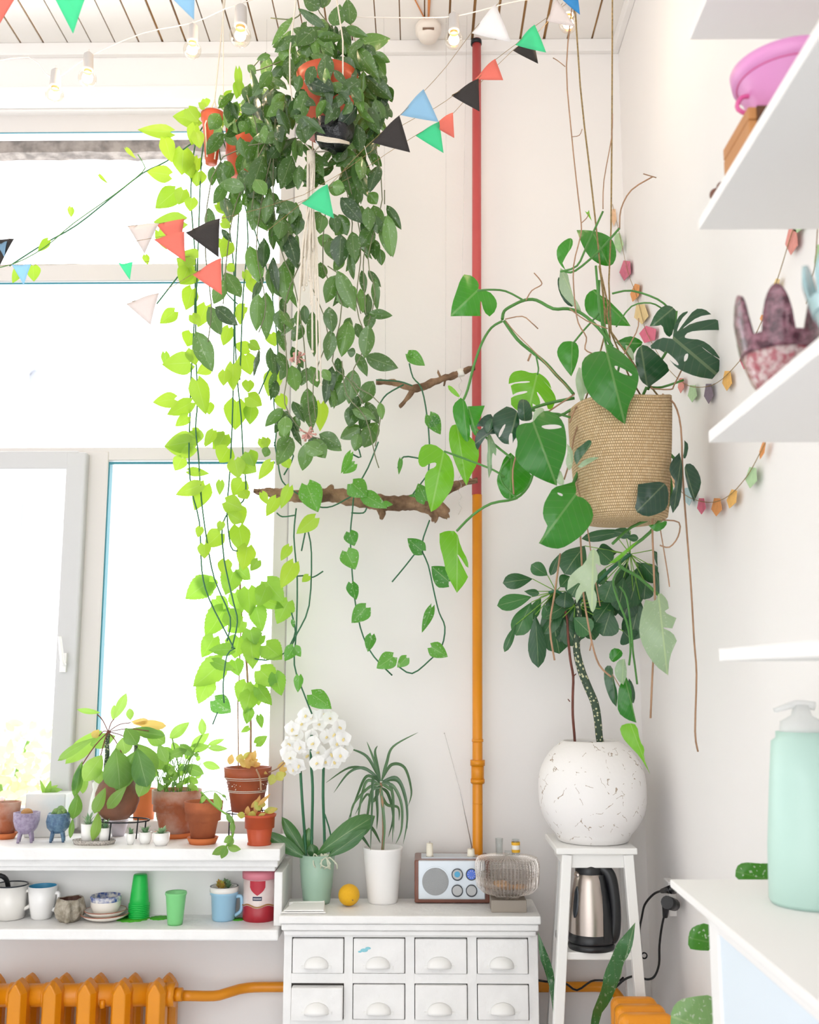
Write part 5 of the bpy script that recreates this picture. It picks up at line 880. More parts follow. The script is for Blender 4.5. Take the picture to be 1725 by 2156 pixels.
# big weathered terracotta pot with a leafy plant
t, c, s = pot('potted_plant', 'bushy green plant in a weathered chalky terracotta pot in the middle of the sill', 362, 1766, ZS, [(0, 31), (6, 32), (66, 45), (68, 51), (96, 52)], 'terracotta_old', 31, 'plant', 'pot', soil=88)
YM = c.y
m = MB(); m.lathe(c, [(.0001, 0), (40 * s, 0), (44 * s, 10 * s), (40 * s, 10 * s), (34 * s, 3 * s)], 30, False); m.build('saucer', MATS['terracotta_orange'], t)
m = MB(); ML = [(390, 380, 605, 205, 120, .8), (745, 345, 735, 160, 90, .9), (620, 470, 820, 320, 110, .9), (580, 510, 820, 460, 110, .8), (800, 450, 980, 385, 60, .9), (800, 480, 1015, 490, 70, .9), (745, 640, 935, 700, 90, .8), (570, 680, 760, 760, 130, .3), (400, 560, 580, 500, 110, .5), (280, 560, 300, 720, 130, .5), (300, 480, 440, 600, 120, .3), (360, 640, 400, 520, 90, .6), (560, 600, 640, 500, 90, .5), (600, 800, 700, 860, 80, .6), (300, 700, 420, 700, 90, .1), (450, 780, 330, 620, 90, .7), (180, 900, 30, 960, 90, .6), (170, 750, 190, 880, 60, .9), (340, 1060, 280, 1300, 130, .2), (620, 900, 700, 940, 80, .6), (420, 420, 500, 560, 90, .4), (500, 440, 650, 560, 110, .3), (760, 1000, 730, 1060, 60, .6), (560, 860, 640, 780, 70, .7), (250, 620, 200, 500, 70, .8)]
leaves(m, GB, ML, YM - .02, 'oval', .5, .05, .3, .12, .4, .35)
for k in range(46):
    x = random.uniform(230, 700); y = random.uniform(560, 960); leaves(m, GB, [(x, y, x + random.uniform(-90, 90), y - random.uniform(10, 90), random.uniform(35, 70), random.random())], YM, 'oval', .5, .08)
m.build('foliage', MATS['sill_leaf'], t)
m = MB()
for k in range(26):
    x = random.uniform(240, 640); m.tube([P(280 + x / 5.074, 1480 + 985 / 5.074, YM), P(280 + (x + random.uniform(-60, 60)) / 5.074, 1480 + 850 / 5.074, YM + random.uniform(-.05, .05)), P(280 + (x + random.uniform(-140, 160)) / 5.074, 1480 + random.uniform(520, 720) / 5.074, YM + random.uniform(-.06, .06))], .0013, 5, 2)
for pts in (((500, 960), (490, 700), (420, 380)), ((510, 960), (600, 620), (740, 340)), ((500, 900), (580, 620), (700, 520)), ((440, 940), (360, 1050), (330, 1090))): vine(m, [(280 + a / 5.074, 1480 + b / 5.074) for a, b in pts], 1.6, YM - .03)
m.build('stems', MATS['stem_light'], t)
# clean terracotta pot on an orange saucer, thin trailing plant
t, c, s = pot('potted_pothos', 'clean terracotta pot on orange saucer with a thin vine trailing over the sill edge', 421, 1780, ZS, [(8, 24), (62, 34), (64, 39), (86, 41)], 'terracotta', 26, 'plant', 'pot', soil=78)
m = MB(); m.lathe(c, [(.0001, 0), (27 * s, 0), (33 * s, 13 * s), (30 * s, 13 * s), (26 * s, 8 * s), (.0001, 8 * s)], 30, False); m.build('saucer', MATS['terracotta_orange'], t)
YT = c.y; m = MB(); vine(m, [(418, 1702, YT), (430, 1680, YT - .02), (424, 1668, YT - .03), (445, 1690, YT - .06), (470, 1710, 2.98), (488, 1722, 2.95), (492, 1745, 2.95), (487, 1768, 2.95), (478, 1780, 2.95), (472, 1790, 2.95)], 2.2, YT); vine(m, [(420, 1700), (423, 1685), (426, 1672)], 1.4, YT); vine(m, [(425, 1670), (450, 1665), (470, 1675), (478, 1685)], 1.0, YT); m.build('vine', MATS['stem_light'], t)
m = MB(); leaves(m, GB, [(940, 1130, 870, 950, 90, .95), (1000, 1180, 1060, 1290, 60, .4), (1060, 1270, 1070, 1400, 60, .4), (1070, 1430, 970, 1490, 80, .5), (1010, 1530, 845, 1620, 95, .4), (1000, 1540, 945, 1665, 85, .4), (1010, 1540, 1155, 1565, 80, .5), (1060, 1430, 1020, 1540, 80, .3), (760, 990, 735, 1070, 55, .7), (950, 980, 1000, 1010, 30, .5)], 2.94, 'oval', .5, .01); m.build('foliage', MATS['sill_leaf'], t)
# banded terracotta pot on a wire stand with the tall climber
YC2 = 3.2; sc2 = mpp(521, 1680, YC2); zc2 = P(521, 1708, YC2).z
t = thing('plant_stand', 'thin dark wire stand under the banded terracotta pot at the window corner', 'plant stand', P(521, 1745, YC2)); m = MB(); m.tube([Vector((P(521, 1700, YC2).x + cos(a) * 44 * sc2, YC2 + sin(a) * 40 * sc2, zc2 - .002)) for a in [2 * pi * i / 24 for i in range(25)]], .002, 6, 1); m.build('ring', MATS['black_metal'], t)
for a in (-2.4, -.7, .9, 2.5): m = MB(); q = Vector((P(521, 1700, YC2).x + cos(a) * 44 * sc2, YC2 + sin(a) * 40 * sc2, zc2 - .002)); m.tube([q, Vector((q.x, q.y, ZS))], .002, 6, 1); m.build('leg', MATS['black_metal'], t)
t = thing('potted_climber', 'tall thin-stemmed plant with serrated lime leaves in a white-banded terracotta pot', 'plant', P(521, 1708, YC2))
mat('banded_clay', '#a9532f', .6, col2='#8f4a2f', vscale=10, bump=.1)
cc_ = Vector((P(521, 1660, YC2).x, YC2, zc2)); m = MB(); m.lathe(cc_, [(.0001, 0), (32 * sc2, 0), (39 * sc2, 42 * sc2), (44 * sc2, 66 * sc2), (48 * sc2, 68 * sc2), (50 * sc2, 90 * sc2), (46 * sc2, 90 * sc2), (44 * sc2, 72 * sc2), (.0001, 78 * sc2)], 40, False); m.build('pot', MATS['banded_clay'], t)
m = MB(); mat('band_white', '#e4d9cc', .7)
for (zz_, rr) in ((66, 45.2), (70, 49), (44, 40.4), (41, 39.6)): m.tube([cc_ + Vector((cos(a) * rr * sc2, sin(a) * rr * sc2, zz_ * sc2)) for a in [2 * pi * i / 36 for i in range(37)]], .0011, 5, 1)
m.build('white_bands', MATS['band_white'], t)
m = MB()
for k in range(60): a = random.uniform(0, 2 * pi); zz_ = random.uniform(47, 60); rr = 40.2 + (zz_ - 44) * .22; m.ball(cc_ + Vector((cos(a) * rr * sc2, sin(a) * rr * sc2, zz_ * sc2)), random.uniform(.0012, .002), 6)
m.build('dots', MATS['band_white'], t)
m = MB(); vine(m, [(502, 1618), (502, 1560), (501, 1480), (503, 1440), (508, 1300)], 1.4, YC2); vine(m, [(530, 1612), (528, 1580), (528, 1520), (522, 1440), (518, 1380), (508, 1290), (505, 1200), (505, 1160)], 2.4, YC2, 8); m.build('stems', MATS['root_brown'], t)
m = MB(); L7b = [(345, 800, 222, 890, 105), (335, 780, 330, 880, 95), (470, 750, 430, 870, 95), (500, 735, 560, 790, 70), (550, 840, 560, 975, 98), (380, 890, 445, 955, 75), (420, 945, 325, 1085, 110), (590, 930, 622, 1060, 80, .1), (520, 1005, 440, 1060, 80), (560, 1050, 582, 1140, 85, .2), (620, 1080, 555, 1145, 55, .1), (370, 1090, 308, 1195, 80), (465, 1150, 342, 1155, 58, .3), (500, 1090, 480, 1200, 110), (560, 1110, 572, 1255, 90), (410, 1220, 262, 1345, 115), (345, 1315, 290, 1435, 88, .5), (370, 1215, 485, 1260, 50, .5), (640, 1130, 725, 1205, 105), (610, 1260, 700, 1340, 105), (690, 1280, 722, 1392, 75, .1), (645, 800, 735, 905, 100), (595, 880, 735, 935, 70, .5), (755, 905, 698, 1020, 85), (540, 1325, 500, 1425, 88), (580, 1335, 605, 1445, 80), (560, 1375, 530, 1485, 85), (600, 1350, 672, 1442, 65, .1), (605, 1495, 620, 1562, 35, .1), (552, 1555, 510, 1582, 28, .3), (590, 1640, 650, 1600, 45, .2), (555, 1460, 540, 1540, 50, .1), (480, 860, 520, 960, 80), (450, 960, 500, 1040, 90, .3), (640, 830, 600, 930, 80), (480, 1210, 500, 1290, 70, .1)]
leaves(m, G7, L7b, YC2 - .06, 'serr', .6, .05, .2, .1, .35, .3, wf=1.25); m.build('foliage', MATS['climber_leaf'], t)
m = MB(); CL = [(1030, 660, 1060, 545, 80), (1130, 640, 1160, 540, 90, .8), (1200, 640, 1290, 520, 80), (1230, 660, 1340, 600, 80), (1280, 620, 1310, 500, 60), (1250, 700, 1180, 600, 70), (1280, 720, 1260, 820, 60), (1180, 600, 1250, 520, 60, .9), (1330, 680, 1250, 620, 60), (1200, 690, 1130, 590, 60), (1540, 700, 1640, 620, 50), (1560, 720, 1660, 700, 60, .3), (1540, 740, 1600, 830, 110, .9), (1500, 760, 1470, 880, 100, .9), (1580, 760, 1640, 760, 70, .8), (1360, 720, 1440, 760, 40, .1), (1300, 660, 1370, 650, 50)]
leaves(m, GB, CL, YC2 - .05, 'oval', .2, .03); lab(m.build('dry_leaves', MATS['croton_leaf'], t), 'yellow-orange withering leaves')
m = MB(); vine(m, [(566, 1626), (585, 1618), (602, 1602)], 1.6, YC2 - .05); vine(m, [(540, 1620), (548, 1640), (550, 1665)], 2, YC2 - .13); m.build('twigs', MATS['root_brown'], t)
# red plastic pot
t, c, s = pot('potted_croton', 'small ribbed orange plastic pot with yellow-green leaves at the right end of the sill', 542, 1782, ZS, [(0, 25), (4, 25), (5, 23), (56, 31), (57, 34), (62, 35)], 'plastic_pot', 25, 'plant', 'pot', soil=54, fn=lambda r, z, a, j: (r * (1 + (.012 * sin(24 * a) if 2 < j < 5 else 0)), z))
m = MB(); RL = [(1300, 1200, 1360, 980, 60, .1), (1330, 1100, 1470, 970, 45, .1), (1360, 1150, 1300, 1050, 70, .8), (1200, 1210, 1110, 1190, 75, .9), (1280, 1150, 1260, 1300, 90, .8), (1220, 1200, 1230, 1100, 60, .0), (1400, 1160, 1550, 1130, 70, .9), (1380, 1120, 1400, 1050, 60, .6), (1440, 1180, 1540, 1120, 50, .7), (1260, 1120, 1350, 1020, 50, .1), (1340, 1210, 1420, 1180, 40, .7)]
leaves(m, GB, RL, c.y - .03, 'oval', .7, .03); m.build('foliage', MATS['croton_leaf'], t)
# flowering shrubs beyond the left pane
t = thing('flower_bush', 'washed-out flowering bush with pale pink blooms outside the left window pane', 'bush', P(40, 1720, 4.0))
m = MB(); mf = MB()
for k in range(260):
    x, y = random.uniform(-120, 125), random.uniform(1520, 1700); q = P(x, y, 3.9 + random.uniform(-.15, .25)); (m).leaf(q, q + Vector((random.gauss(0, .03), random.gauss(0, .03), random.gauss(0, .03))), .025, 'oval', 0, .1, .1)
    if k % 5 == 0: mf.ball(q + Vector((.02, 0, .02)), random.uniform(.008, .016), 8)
m.build('foliage', MATS['hazed_outdoor_leaf'], t); mat('pale_pink', '#e9c9d6', .6); mf.build('blossoms', MATS['pale_pink'], t)
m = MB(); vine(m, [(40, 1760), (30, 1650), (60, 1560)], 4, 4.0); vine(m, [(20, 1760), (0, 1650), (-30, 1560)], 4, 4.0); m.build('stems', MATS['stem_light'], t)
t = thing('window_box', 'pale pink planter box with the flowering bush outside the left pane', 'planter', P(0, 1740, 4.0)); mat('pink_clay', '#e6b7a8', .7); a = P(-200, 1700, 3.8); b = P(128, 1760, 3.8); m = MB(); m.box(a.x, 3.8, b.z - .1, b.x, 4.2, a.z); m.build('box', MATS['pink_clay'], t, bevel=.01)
# ================================================================ things on the lower shelf
def handle_loop(m, c, s, r0, z0, z1, out, th, side=1, yoff=0):
    x0 = r0 * side; m.tube([c + Vector(((x0 - 2 * side) * s, yoff * s, z1 * s)), c + Vector(((x0 + out * .8 * side) * s, yoff * s, (z1 + 1) * s)), c + Vector(((x0 + out * side) * s, yoff * s, (z1 * .65 + z0 * .35) * s)), c + Vector(((x0 + out * .85 * side) * s, yoff * s, (z1 * .25 + z0 * .75) * s)), c + Vector(((x0 - 2 * side) * s, yoff * s, z0 * s))], th * s, 8, 5)
def mug(name, label, cx, yb, prof, hwb, matn, inmat, hnd, rim=None):
    c, s = seat(cx, yb, ZL, hwb); t = thing(name, label, 'mug', c); H = prof[-1][0]; W_ = prof[-1][1]
    m = MB(); m.lathe(c, [(.0001, 0)] + [(w_ * s, h * s) for h, w_ in prof] + [((W_ - 2) * s, H * s)], 40, False); m.build('body', MATS[matn], t)
    m = MB(); m.lathe(c, [((w_ - 2) * s, h * s) for h, w_ in prof[::-1] if h > 4] + [((hwb - 2) * s, 4 * s), (.0001, 4 * s)], 40, False); m.build('inside', MATS[inmat], t)
    m = MB(); handle_loop(m, c, s, *hnd); m.build('handle', MATS[matn], t)
    if rim: m = MB(); m.tube([c + Vector((cos(a) * (W_ - 1) * s, sin(a) * (W_ - 1) * s, H * s)) for a in [2 * pi * i / 40 for i in range(41)]], 1.6 * s, 6, 1); m.build('rim', MATS[rim], t)
    return t, c, s
mat('enamel', '#efece6', .2, coat=.5); mat('mug_blue', '#4aa3cc', .3); mat('dark_rim', '#2c3138', .3)
mug('enamel_mug', 'white enamel mug with thin dark rim, cut by the left edge of the shelf', 8, 1940, [(0, 26), (2, 31), (68, 35)], 28, 'enamel', 'enamel', (31, 18, 54, 15, 4), 'dark_rim')
t = thing('pan', 'black curved handle of a pan behind the enamel mug', 'pan', P(-10, 1925, 3.12)); m = MB(); vine(m, [(-28, 1880), (-24, 1850), (-5, 1843), (12, 1850), (18, 1872), (18, 1890)], 5, 3.13, 10); m.build('handle', MATS['black_plastic'], t)
m = MB(); q = Vector((P(0, 1920, 3.14).x, 3.135, ZL)); m.lathe(q, [(.0001, 0), (.03, 0), (.034, .05), (.031, .05), (.0001, .005)], 30, False); m.build('body', MATS['black_plastic'], t)
mug('mug', 'white mug with bright blue inside on the shelf under the sill', 80, 1938, [(0, 18), (4, 21), (30, 26), (66, 30)], 18, 'white_glaze', 'mug_blue', (25, 16, 50, 10, 4.2))
mat('crinkle_clay', '#b9b0a0', .6, col2='#938976', vscale=60, bump=.7, bscale=90); mat('dark_inside', '#5a3a2e', .6)
c, s = seat(138, 1944, ZL, 20); t = thing('crinkled_cup', 'lumpy grey-beige handmade cup shaped like folded leaves, dark inside', 'cup', c)
m = MB(); m.lathe(c, [(.0001, 0), (18 * s, 0), (27 * s, 10 * s), (31 * s, 24 * s), (27 * s, 42 * s), (25 * s, 47 * s), (22 * s, 46 * s)], 48, False, fn=lambda r, z, a, j: (r * (1 + .07 * sin(7 * a) + .03 * sin(3 * a)), z * (1 + .03 * sin(2 * a)))); m.build('body', MATS['crinkle_clay'], t)
m = MB(); m.lathe(c, [(22 * s, 46 * s), (22 * s, 25 * s), (.0001, 15 * s)], 48, False, fn=lambda r, z, a, j: (r * (1 + .07 * sin(7 * a)), z * (1 + .03 * sin(2 * a)))); m.build('inside', MATS['dark_inside'], t)
m = MB(); m.tube([c + Vector((8 * s, -24 * s, 38 * s)), c + Vector((9 * s, -34 * s, 28 * s)), c + Vector((6 * s, -30 * s, 4 * s))], [4 * s, 6 * s, 5 * s], 8, 4); m.build('handle', MATS['crinkle_clay'], t)
mat('cream_glaze', '#f0e9df', .25, coat=.3); mat('cobalt_glaze', '#2f4f99', .25, col2='#e6e2dc', vscale=60); mat('red_rim', '#a9664f', .4)
c, s = seat(212, 1943, ZL, 30); cp = c
for i_, (dz, r_, l_) in enumerate(((0, 50, 'lower cream saucer with reddish edge under the blue and white bowl'), (7, 43, 'upper cream saucer, directly beneath the blue and white bowl'))):
    q = cp + Vector((0, 0, dz * s)); t = thing('saucer', l_, 'saucer', q, 'stacked saucers'); m = MB(); m.lathe(q, [(.0001, 0), (26 * s, 0), (r_ * .8 * s, 5 * s), (r_ * s, 12 * s), ((r_ - 1) * s, 13.5 * s), (r_ * .78 * s, 7.5 * s), (25 * s, 3 * s), (.0001, 3 * s)], 48, False); m.build('body', MATS['cream_glaze'], t)
    m = MB(); m.tube([q + Vector((cos(a) * (r_ - .3) * s, sin(a) * (r_ - .3) * s, 13 * s)) for a in [2 * pi * k / 40 for k in range(41)]], 1.0 * s, 5, 1); m.build('rim', MATS['red_rim'], t)
q = cp + Vector((0, 0, 11 * s)); t = thing('bowl', 'small white bowl with cobalt blue inside and splashed rim on two saucers', 'bowl', q); m = MB(); m.lathe(q, [(.0001, 0), (20 * s, 0), (26 * s, 6 * s), (31 * s, 18 * s), (31 * s, 28 * s)], 40, False); m.build('body', MATS['cream_glaze'], t)
m = MB(); m.lathe(q, [(31.2 * s, 27 * s), (32.5 * s, 37 * s), (30 * s, 38 * s), (27 * s, 20 * s), (.0001, 6 * s)], 40, False, fn=lambda r, z, a, j: (r, z + (.7 * s * sin(9 * a) if j == 1 else 0))); m.build('glazed_rim', MATS['cobalt_glaze'], t)
mat('green_cup', '#18c04c', .35); mat('lace_green', '#4fb52c', .8)
c, s = seat(286, 1937, ZL, 22)
def doily(cx, yb, r, label):
    p = PZ(cx, yb, ZL); ss = mpp(cx, yb, p.y); m = MB(); m.lathe(Vector((p.x, p.y, ZL)), [(.0001, .0012), (r * ss, .0012), (r * ss, .0002)], 60, False, fn=lambda rr, z, a, j: (rr * (1 + .06 * sin(12 * a)), z)); tag(m.build('doily', MATS['lace_green'], None), label, 'doily')
doily(280, 1934, 34, 'round green lace doily under the stack of green cups'); doily(336, 1933, 20, 'green lace doily lying behind the single pale green cup'); doily(502, 1936, 14, 'small scrap of green lace by the pink-lidded canister')
z = 0
cup_n = 8
for k in range(cup_n):
    q = c + Vector((0, 0, z + .0015)); last = k == cup_n - 1
    o = thing('plastic_cup', ('solid green plastic cup whose ribbed rim shows inside the upside-down stack' if k else 'bottom green plastic cup of the upside-down stack, resting on the lace doily') if not last else 'topmost green plastic cup of the upside-down stack, its base showing', 'cup', q, 'stacked green plastic cups')
    m = MB(); rr = [(21.6, 0), (22.3, 1), (21.8, 2.7), (20, 3.3), (18.6, 20), (14.2, 59), (13, 61), (.0001, 61)]; m.lathe(q, [(a * s, b * s) for a, b in rr], 32, False); m.build('body', MATS['green_cup'], o); z += 3.6 * s
mat('green_clear', '#8fe695', .3, alpha=.75)
c, s = seat(365, 1950, ZL, 15); t = thing('plastic_cup', 'single translucent light green plastic cup standing upright on the shelf', 'cup', c)
m = MB(); m.lathe(c, [(.0001, 0), (15 * s, 0), (16 * s, 4 * s), (21 * s, 58 * s), (23 * s, 62 * s), (22 * s, 66 * s), (19.5 * s, 62 * s), (15 * s, 6 * s), (.0001, 4 * s)], 36, False); m.build('body', MATS['green_clear'], t)
mat('baby_blue', '#9fcbe4', .3); mat('pebble', '#b59a7e', .9, bump=.8, bscale=200)
t, c, s = mug('planted_mug', 'baby blue mug planted with tiny succulents, pale rim', 466, 1942, [(0, 22), (3, 24), (50, 27), (52, 29.5), (68, 29.5)], 24, 'baby_blue', 'pebble', (25, 8, 46, 13, 4))
m = MB(); m.lathe(c, [(27.3 * s, 56 * s), (30 * s, 57 * s), (30 * s, 68 * s), (26 * s, 68 * s), (24 * s, 62 * s), (.0001, 63 * s)], 36, False); m.build('rim', MATS['enamel'], t)
for (dx, dy, cl, hh, l_) in ((-11, 0, 'croton_leaf', 84, 'pale yellow rosette succulent'), (9, -3, 'succulent_leaf', 80, 'blue-green rosette succulent'), (0, 10, 'succulent_leaf', 78, None), (-2, -14, 'croton_leaf', 74, None)):
    m = MB(); q = c + Vector((dx * s, dy * s, 63 * s))
    for k in range(16): a = k * 2.4; ll = 12 * (1 - k / 26); m.leaf(q + Vector((0, 0, k * .4 * s)), q + Vector((cos(a) * ll * s, sin(a) * ll * s, (6 + k * .9) * s)), 7 * s, 'oval', 0, .15, .1, nrm=Vector((0, 0, 1)))
    o = m.build('succulent', MATS[cl], t); l_ and lab(o, l_)
# pink-lidded canister
c, s = seat(541, 1943, ZL, 32); t = thing('canister', 'round tin with pink lid, red lower half and strawberry picture on clear front', 'canister', c)
mat('tin_pale', '#d9c4c0', .35, col2='#e6d9d4', vscale=20); mat('tin_red', '#a81f2e', .3); mat('pink_lid', '#d9808f', .4); mat('tin_brown', '#a97a4a', .5); mat('strawberry', '#b52033', .4); mat('label_navy', '#2b3350', .5)
m = MB(); m.lathe(c, [(.0001, 0), (33 * s, 0), (34.5 * s, 4 * s), (34.5 * s, 92 * s), (.0001, 92 * s)], 48, False); m.build('body', MATS['tin_pale'], t)
m = MB(); m.lathe(c, [(33.5 * s, .5 * s), (34.9 * s, 4 * s), (34.9 * s, 30 * s), (34.5 * s, 30.5 * s)], 48, False, fn=lambda r, z, a, j: (r, z + (s * (2.5 * sin(5 * a)) if j >= 2 else 0))); m.build('red_band', MATS['tin_red'], t)
m = MB(); m.tube([c + Vector((cos(a) * 34.9 * s, sin(a) * 34.9 * s, (33 + 2.5 * sin(5 * a)) * s)) for a in [2 * pi * k / 60 for k in range(61)]], 1.6 * s, 6, 1); m.build('brown_line', MATS['tin_brown'], t)
m = MB(); m.lathe(c + Vector((0, 0, 84 * s)), [(34.6 * s, 0), (37 * s, 1 * s), (37.5 * s, 12 * s), (35 * s, 17 * s), (.0001, 18.5 * s)], 48, False); m.build('lid', MATS['pink_lid'], t)
def patch(m, c, r, a0, a1, z0, z1, fn=None, n=10):
    g = [[m.vert(c + Vector((cos(a0 + (a1 - a0) * i / n) * r, sin(a0 + (a1 - a0) * i / n) * r, z0 + (z1 - z0) * (j / n if not fn else fn(i / n, j / n))))) for j in range(n + 1)] for i in range(n + 1)]
    for i in range(n):
        for j in range(n): m.face((g[i][j], g[i + 1][j], g[i + 1][j + 1], g[i][j + 1]))
m = MB(); patch(m, c, 34.8 * s, -pi / 2 - .48, -pi / 2 + .48, 58 * s, 83 * s, lambda u, v: v * (1 - 0) if v > .5 else .5 - (.5 - v) * 2 * (.5 - abs(u - .5)) ** .6); m.build('strawberry_print', MATS['strawberry'], t)
m = MB(); patch(m, c, 35.0 * s, -pi / 2 - .28, -pi / 2 + .28, 44 * s, 52 * s); m.build('label', MATS['label_navy'], t)
m = MB(); patch(m, c, 35.2 * s, -pi / 2 - .24, -pi / 2 + .24, 47.2 * s, 48.6 * s); m.build('label_line', MATS['enamel'], t)
# ================================================================ things on the drawer cabinet
c, s = seat(664, 1907, ZC, 28); t = thing('orchid', 'white moth orchid in a translucent pale green pot, dense round flower cluster', 'plant', c)
mat('green_pot', '#b5d6bf', .3, alpha=.72)
m = MB(); rows = [(.0001, 0), (27 * s, 0), (29 * s, 6 * s)]
for h_ in (30, 31, 78, 79): rows.append(((29 + 8.5 * h_ / 98 + (.7 if h_ in (31, 78) else 0)) * s, h_ * s))
rows += [(38 * s, 98 * s), (40 * s, 100 * s), (37 * s, 100 * s), (28 * s, 6 * s), (.0001, 4 * s)]
m.lathe(c, rows, 48, False); m.build('pot', MATS['green_pot'], t)
m = MB(); m.lathe(c, [(.0001, 5 * s), (26 * s, 6 * s), (33 * s, 76 * s), (.0001, 82 * s)], 30, False, fn=lambda r, z, a, j: (r * (1 + .05 * sin(7 * a + j)), z)); mat('bark', '#9fae98', .9, bump=.9, bscale=120); m.build('bark_mix', MATS['bark'], t)
G11 = (550, 1450, 2.875); oy = c.y
C11 = conv(G11)
for r in ((330, 1010, 690, 770, 120, .5, oy - .02), (400, 1020, 640, 850, 70, .2, oy - .04), (270, 1010, 125, 775, 70, .5, oy), (275, 1030, 5, 865, 75, .3, oy - .04), (280, 980, 290, 840, 60, .8, oy + .03), (330, 1030, 300, 940, 60, .2, oy)):
    m = MB(); leaves(m, G11, [r], oy, 'lance' if r[4] < 100 else 'obl', .5, .005, .35, .15, .2, .15, 1.15); m.build('leaf', MATS['orchid_leaf'], t)
m = MB()
for pts in ([(272, 1035), (265, 900), (250, 700), (238, 500)], [(305, 1035), (308, 850), (312, 600), (302, 440), (306, 280)], [(385, 1035), (382, 850), (375, 650), (378, 460)], [(420, 1000), (420, 880), (385, 760)]): vine(m, [C11(*p) for p in pts], 3.0 if pts[0][0] != 420 else 1.6, oy, 8)
m.build('flower_spikes', MATS['stem_dark'], t)
m = MB()
for k in range(7): x = 350 + k * 12; vine(m, [C11(x, 1030), C11(x + random.uniform(-30, 30), 1000), C11(x + random.uniform(-40, 40), 1060), C11(x + random.uniform(-50, 40), 1090)], 1.6, oy - .045)
mat('air_root', '#c9cdb8', .8); m.build('air_roots', MATS['air_root'], t)
bl = None; pos = []
for (x, y) in ((250, 210), (355, 215), (305, 170), (420, 180), (470, 230), (210, 280), (300, 290), (400, 290), (160, 330), (240, 350), (350, 385), (460, 330), (180, 420), (290, 400), (420, 390), (230, 460), (340, 450), (480, 400), (190, 240), (380, 150), (500, 300), (320, 330), (440, 440), (160, 390), (270, 160), (450, 270), (200, 480), (510, 370), (395, 440)): pos.append(C11(x, y))
mat('orchid_lip', '#f0dc9a', .5)
def blossom():
    mp_, ml_ = MB(), MB(); r = 17 * s
    for k, (a, w_) in enumerate(((90, .9), (162, 1.35), (18, 1.35), (234, .9), (306, .9))):
        a = radians(a); mp_.leaf((0, 0, 0), (cos(a) * r, -.003 if k in (1, 2) else 0, sin(a) * r), r * w_, 'oval', 0, .12, -.08, nv=6, nrm=Vector((0, -1, 0)))
    ml_.ball((0, -.004, -.002), .0035, 8); ml_.leaf((0, -.004, 0), (0, -.012, -.008), .008, 'oval', nrm=Vector((0, -1, 0)), nv=5)
    return mp_.build('blossom', MATS['white_petal'], t), ml_.build('lip', MATS['orchid_lip'], None)
b0, l0 = blossom(); l0.parent = b0
for k, (x, y) in enumerate(pos):
    b = b0 if k == 0 else b0.copy(); l_ = l0 if k == 0 else l0.copy()
    if k: COL.objects.link(b); COL.objects.link(l_); l_.parent = b; b.parent = t
    b.matrix_parent_inverse = t.matrix_basis.inverted(); b.location = P(x, y, oy - .02 + random.uniform(-.05, .04)); b.rotation_euler = (random.uniform(-.5, .4), random.uniform(-.5, .5), random.uniform(-.7, .7)); b.scale = (1.08,) * 3
# dracaena
c, s = seat(805, 1906, ZC, 30); t = thing('dracaena', 'thin-leaved dragon plant with arching blades in a white tapered pot with fine rings', 'plant', c)
rows = [(.0001, 0), (30 * s, 0), (31.5 * s, 4 * s)]
for i in range(1, 14): h_ = i * 7.6; rows += [((31 + 10.5 * h_ / 108) * s, h_ * s), ((31 + 10.5 * h_ / 108 + .35) * s, (h_ + 1) * s)]
rows += [(42 * s, 108 * s), (42.5 * s, 112 * s), (39 * s, 112 * s), (37 * s, 90 * s), (.0001, 90 * s)]
m = MB(); m.lathe(c, rows, 48, False); m.build('pot', MATS['white_matt'], t); m = MB(); m.lathe(c + Vector((0, 0, 98 * s)), [(.0001, .004), (38 * s, 0)], 24, False); m.build('soil', MATS['soil'], t)
m = MB(); vine(m, [C11(*p) for p in ((732, 1015), (742, 880), (738, 720), (728, 640), (725, 570))], 3.2, c.y, 8); m.build('trunk', MATS['root_brown'], t)
def ribbon(m, pts, w, Y):
    q = [P(*C11(a, b), Y + d) for a, b, d in pts]; out = []
    for i in range(len(q) - 1):
        p0 = q[max(i - 1, 0)]; p1 = q[i]; p2 = q[i + 1]; p3 = q[min(i + 2, len(q) - 1)]
        for k in range(6): tt = k / 6; out.append(.5 * ((2 * p1) + (p2 - p0) * tt + (2 * p0 - 5 * p1 + 4 * p2 - p3) * tt * tt + (3 * p1 - p0 - 3 * p2 + p3) * tt ** 3))
    out.append(q[-1]); n = len(out); m.rv = random.random(); prev = None; ang = random.uniform(-.5, .5)
    for i, p in enumerate(out):
        tn = (out[min(i + 1, n - 1)] - out[max(i - 1, 0)]).normalized(); vw = (O - p).normalized(); sd = tn.cross(vw).normalized(); sd = (sd + vw * sin(ang + i * .05) * .6).normalized(); v = i / (n - 1)
        ww = w * s / 2 * min(1, .4 + v * 3) * (1 - v ** 3) + .0003; nr = sd.cross(tn)
        row = [(m.vert(p - sd * ww), (0, v)), (m.vert(p - nr * ww * .35), (.5, v)), (m.vert(p + sd * ww), (1, v))]
        if prev:
            for k in range(2): qd = (prev[k], prev[k + 1], row[k + 1], row[k]); m.face([a[0] for a in qd], [a[1] for a in qd])
        prev = row
m = MB()
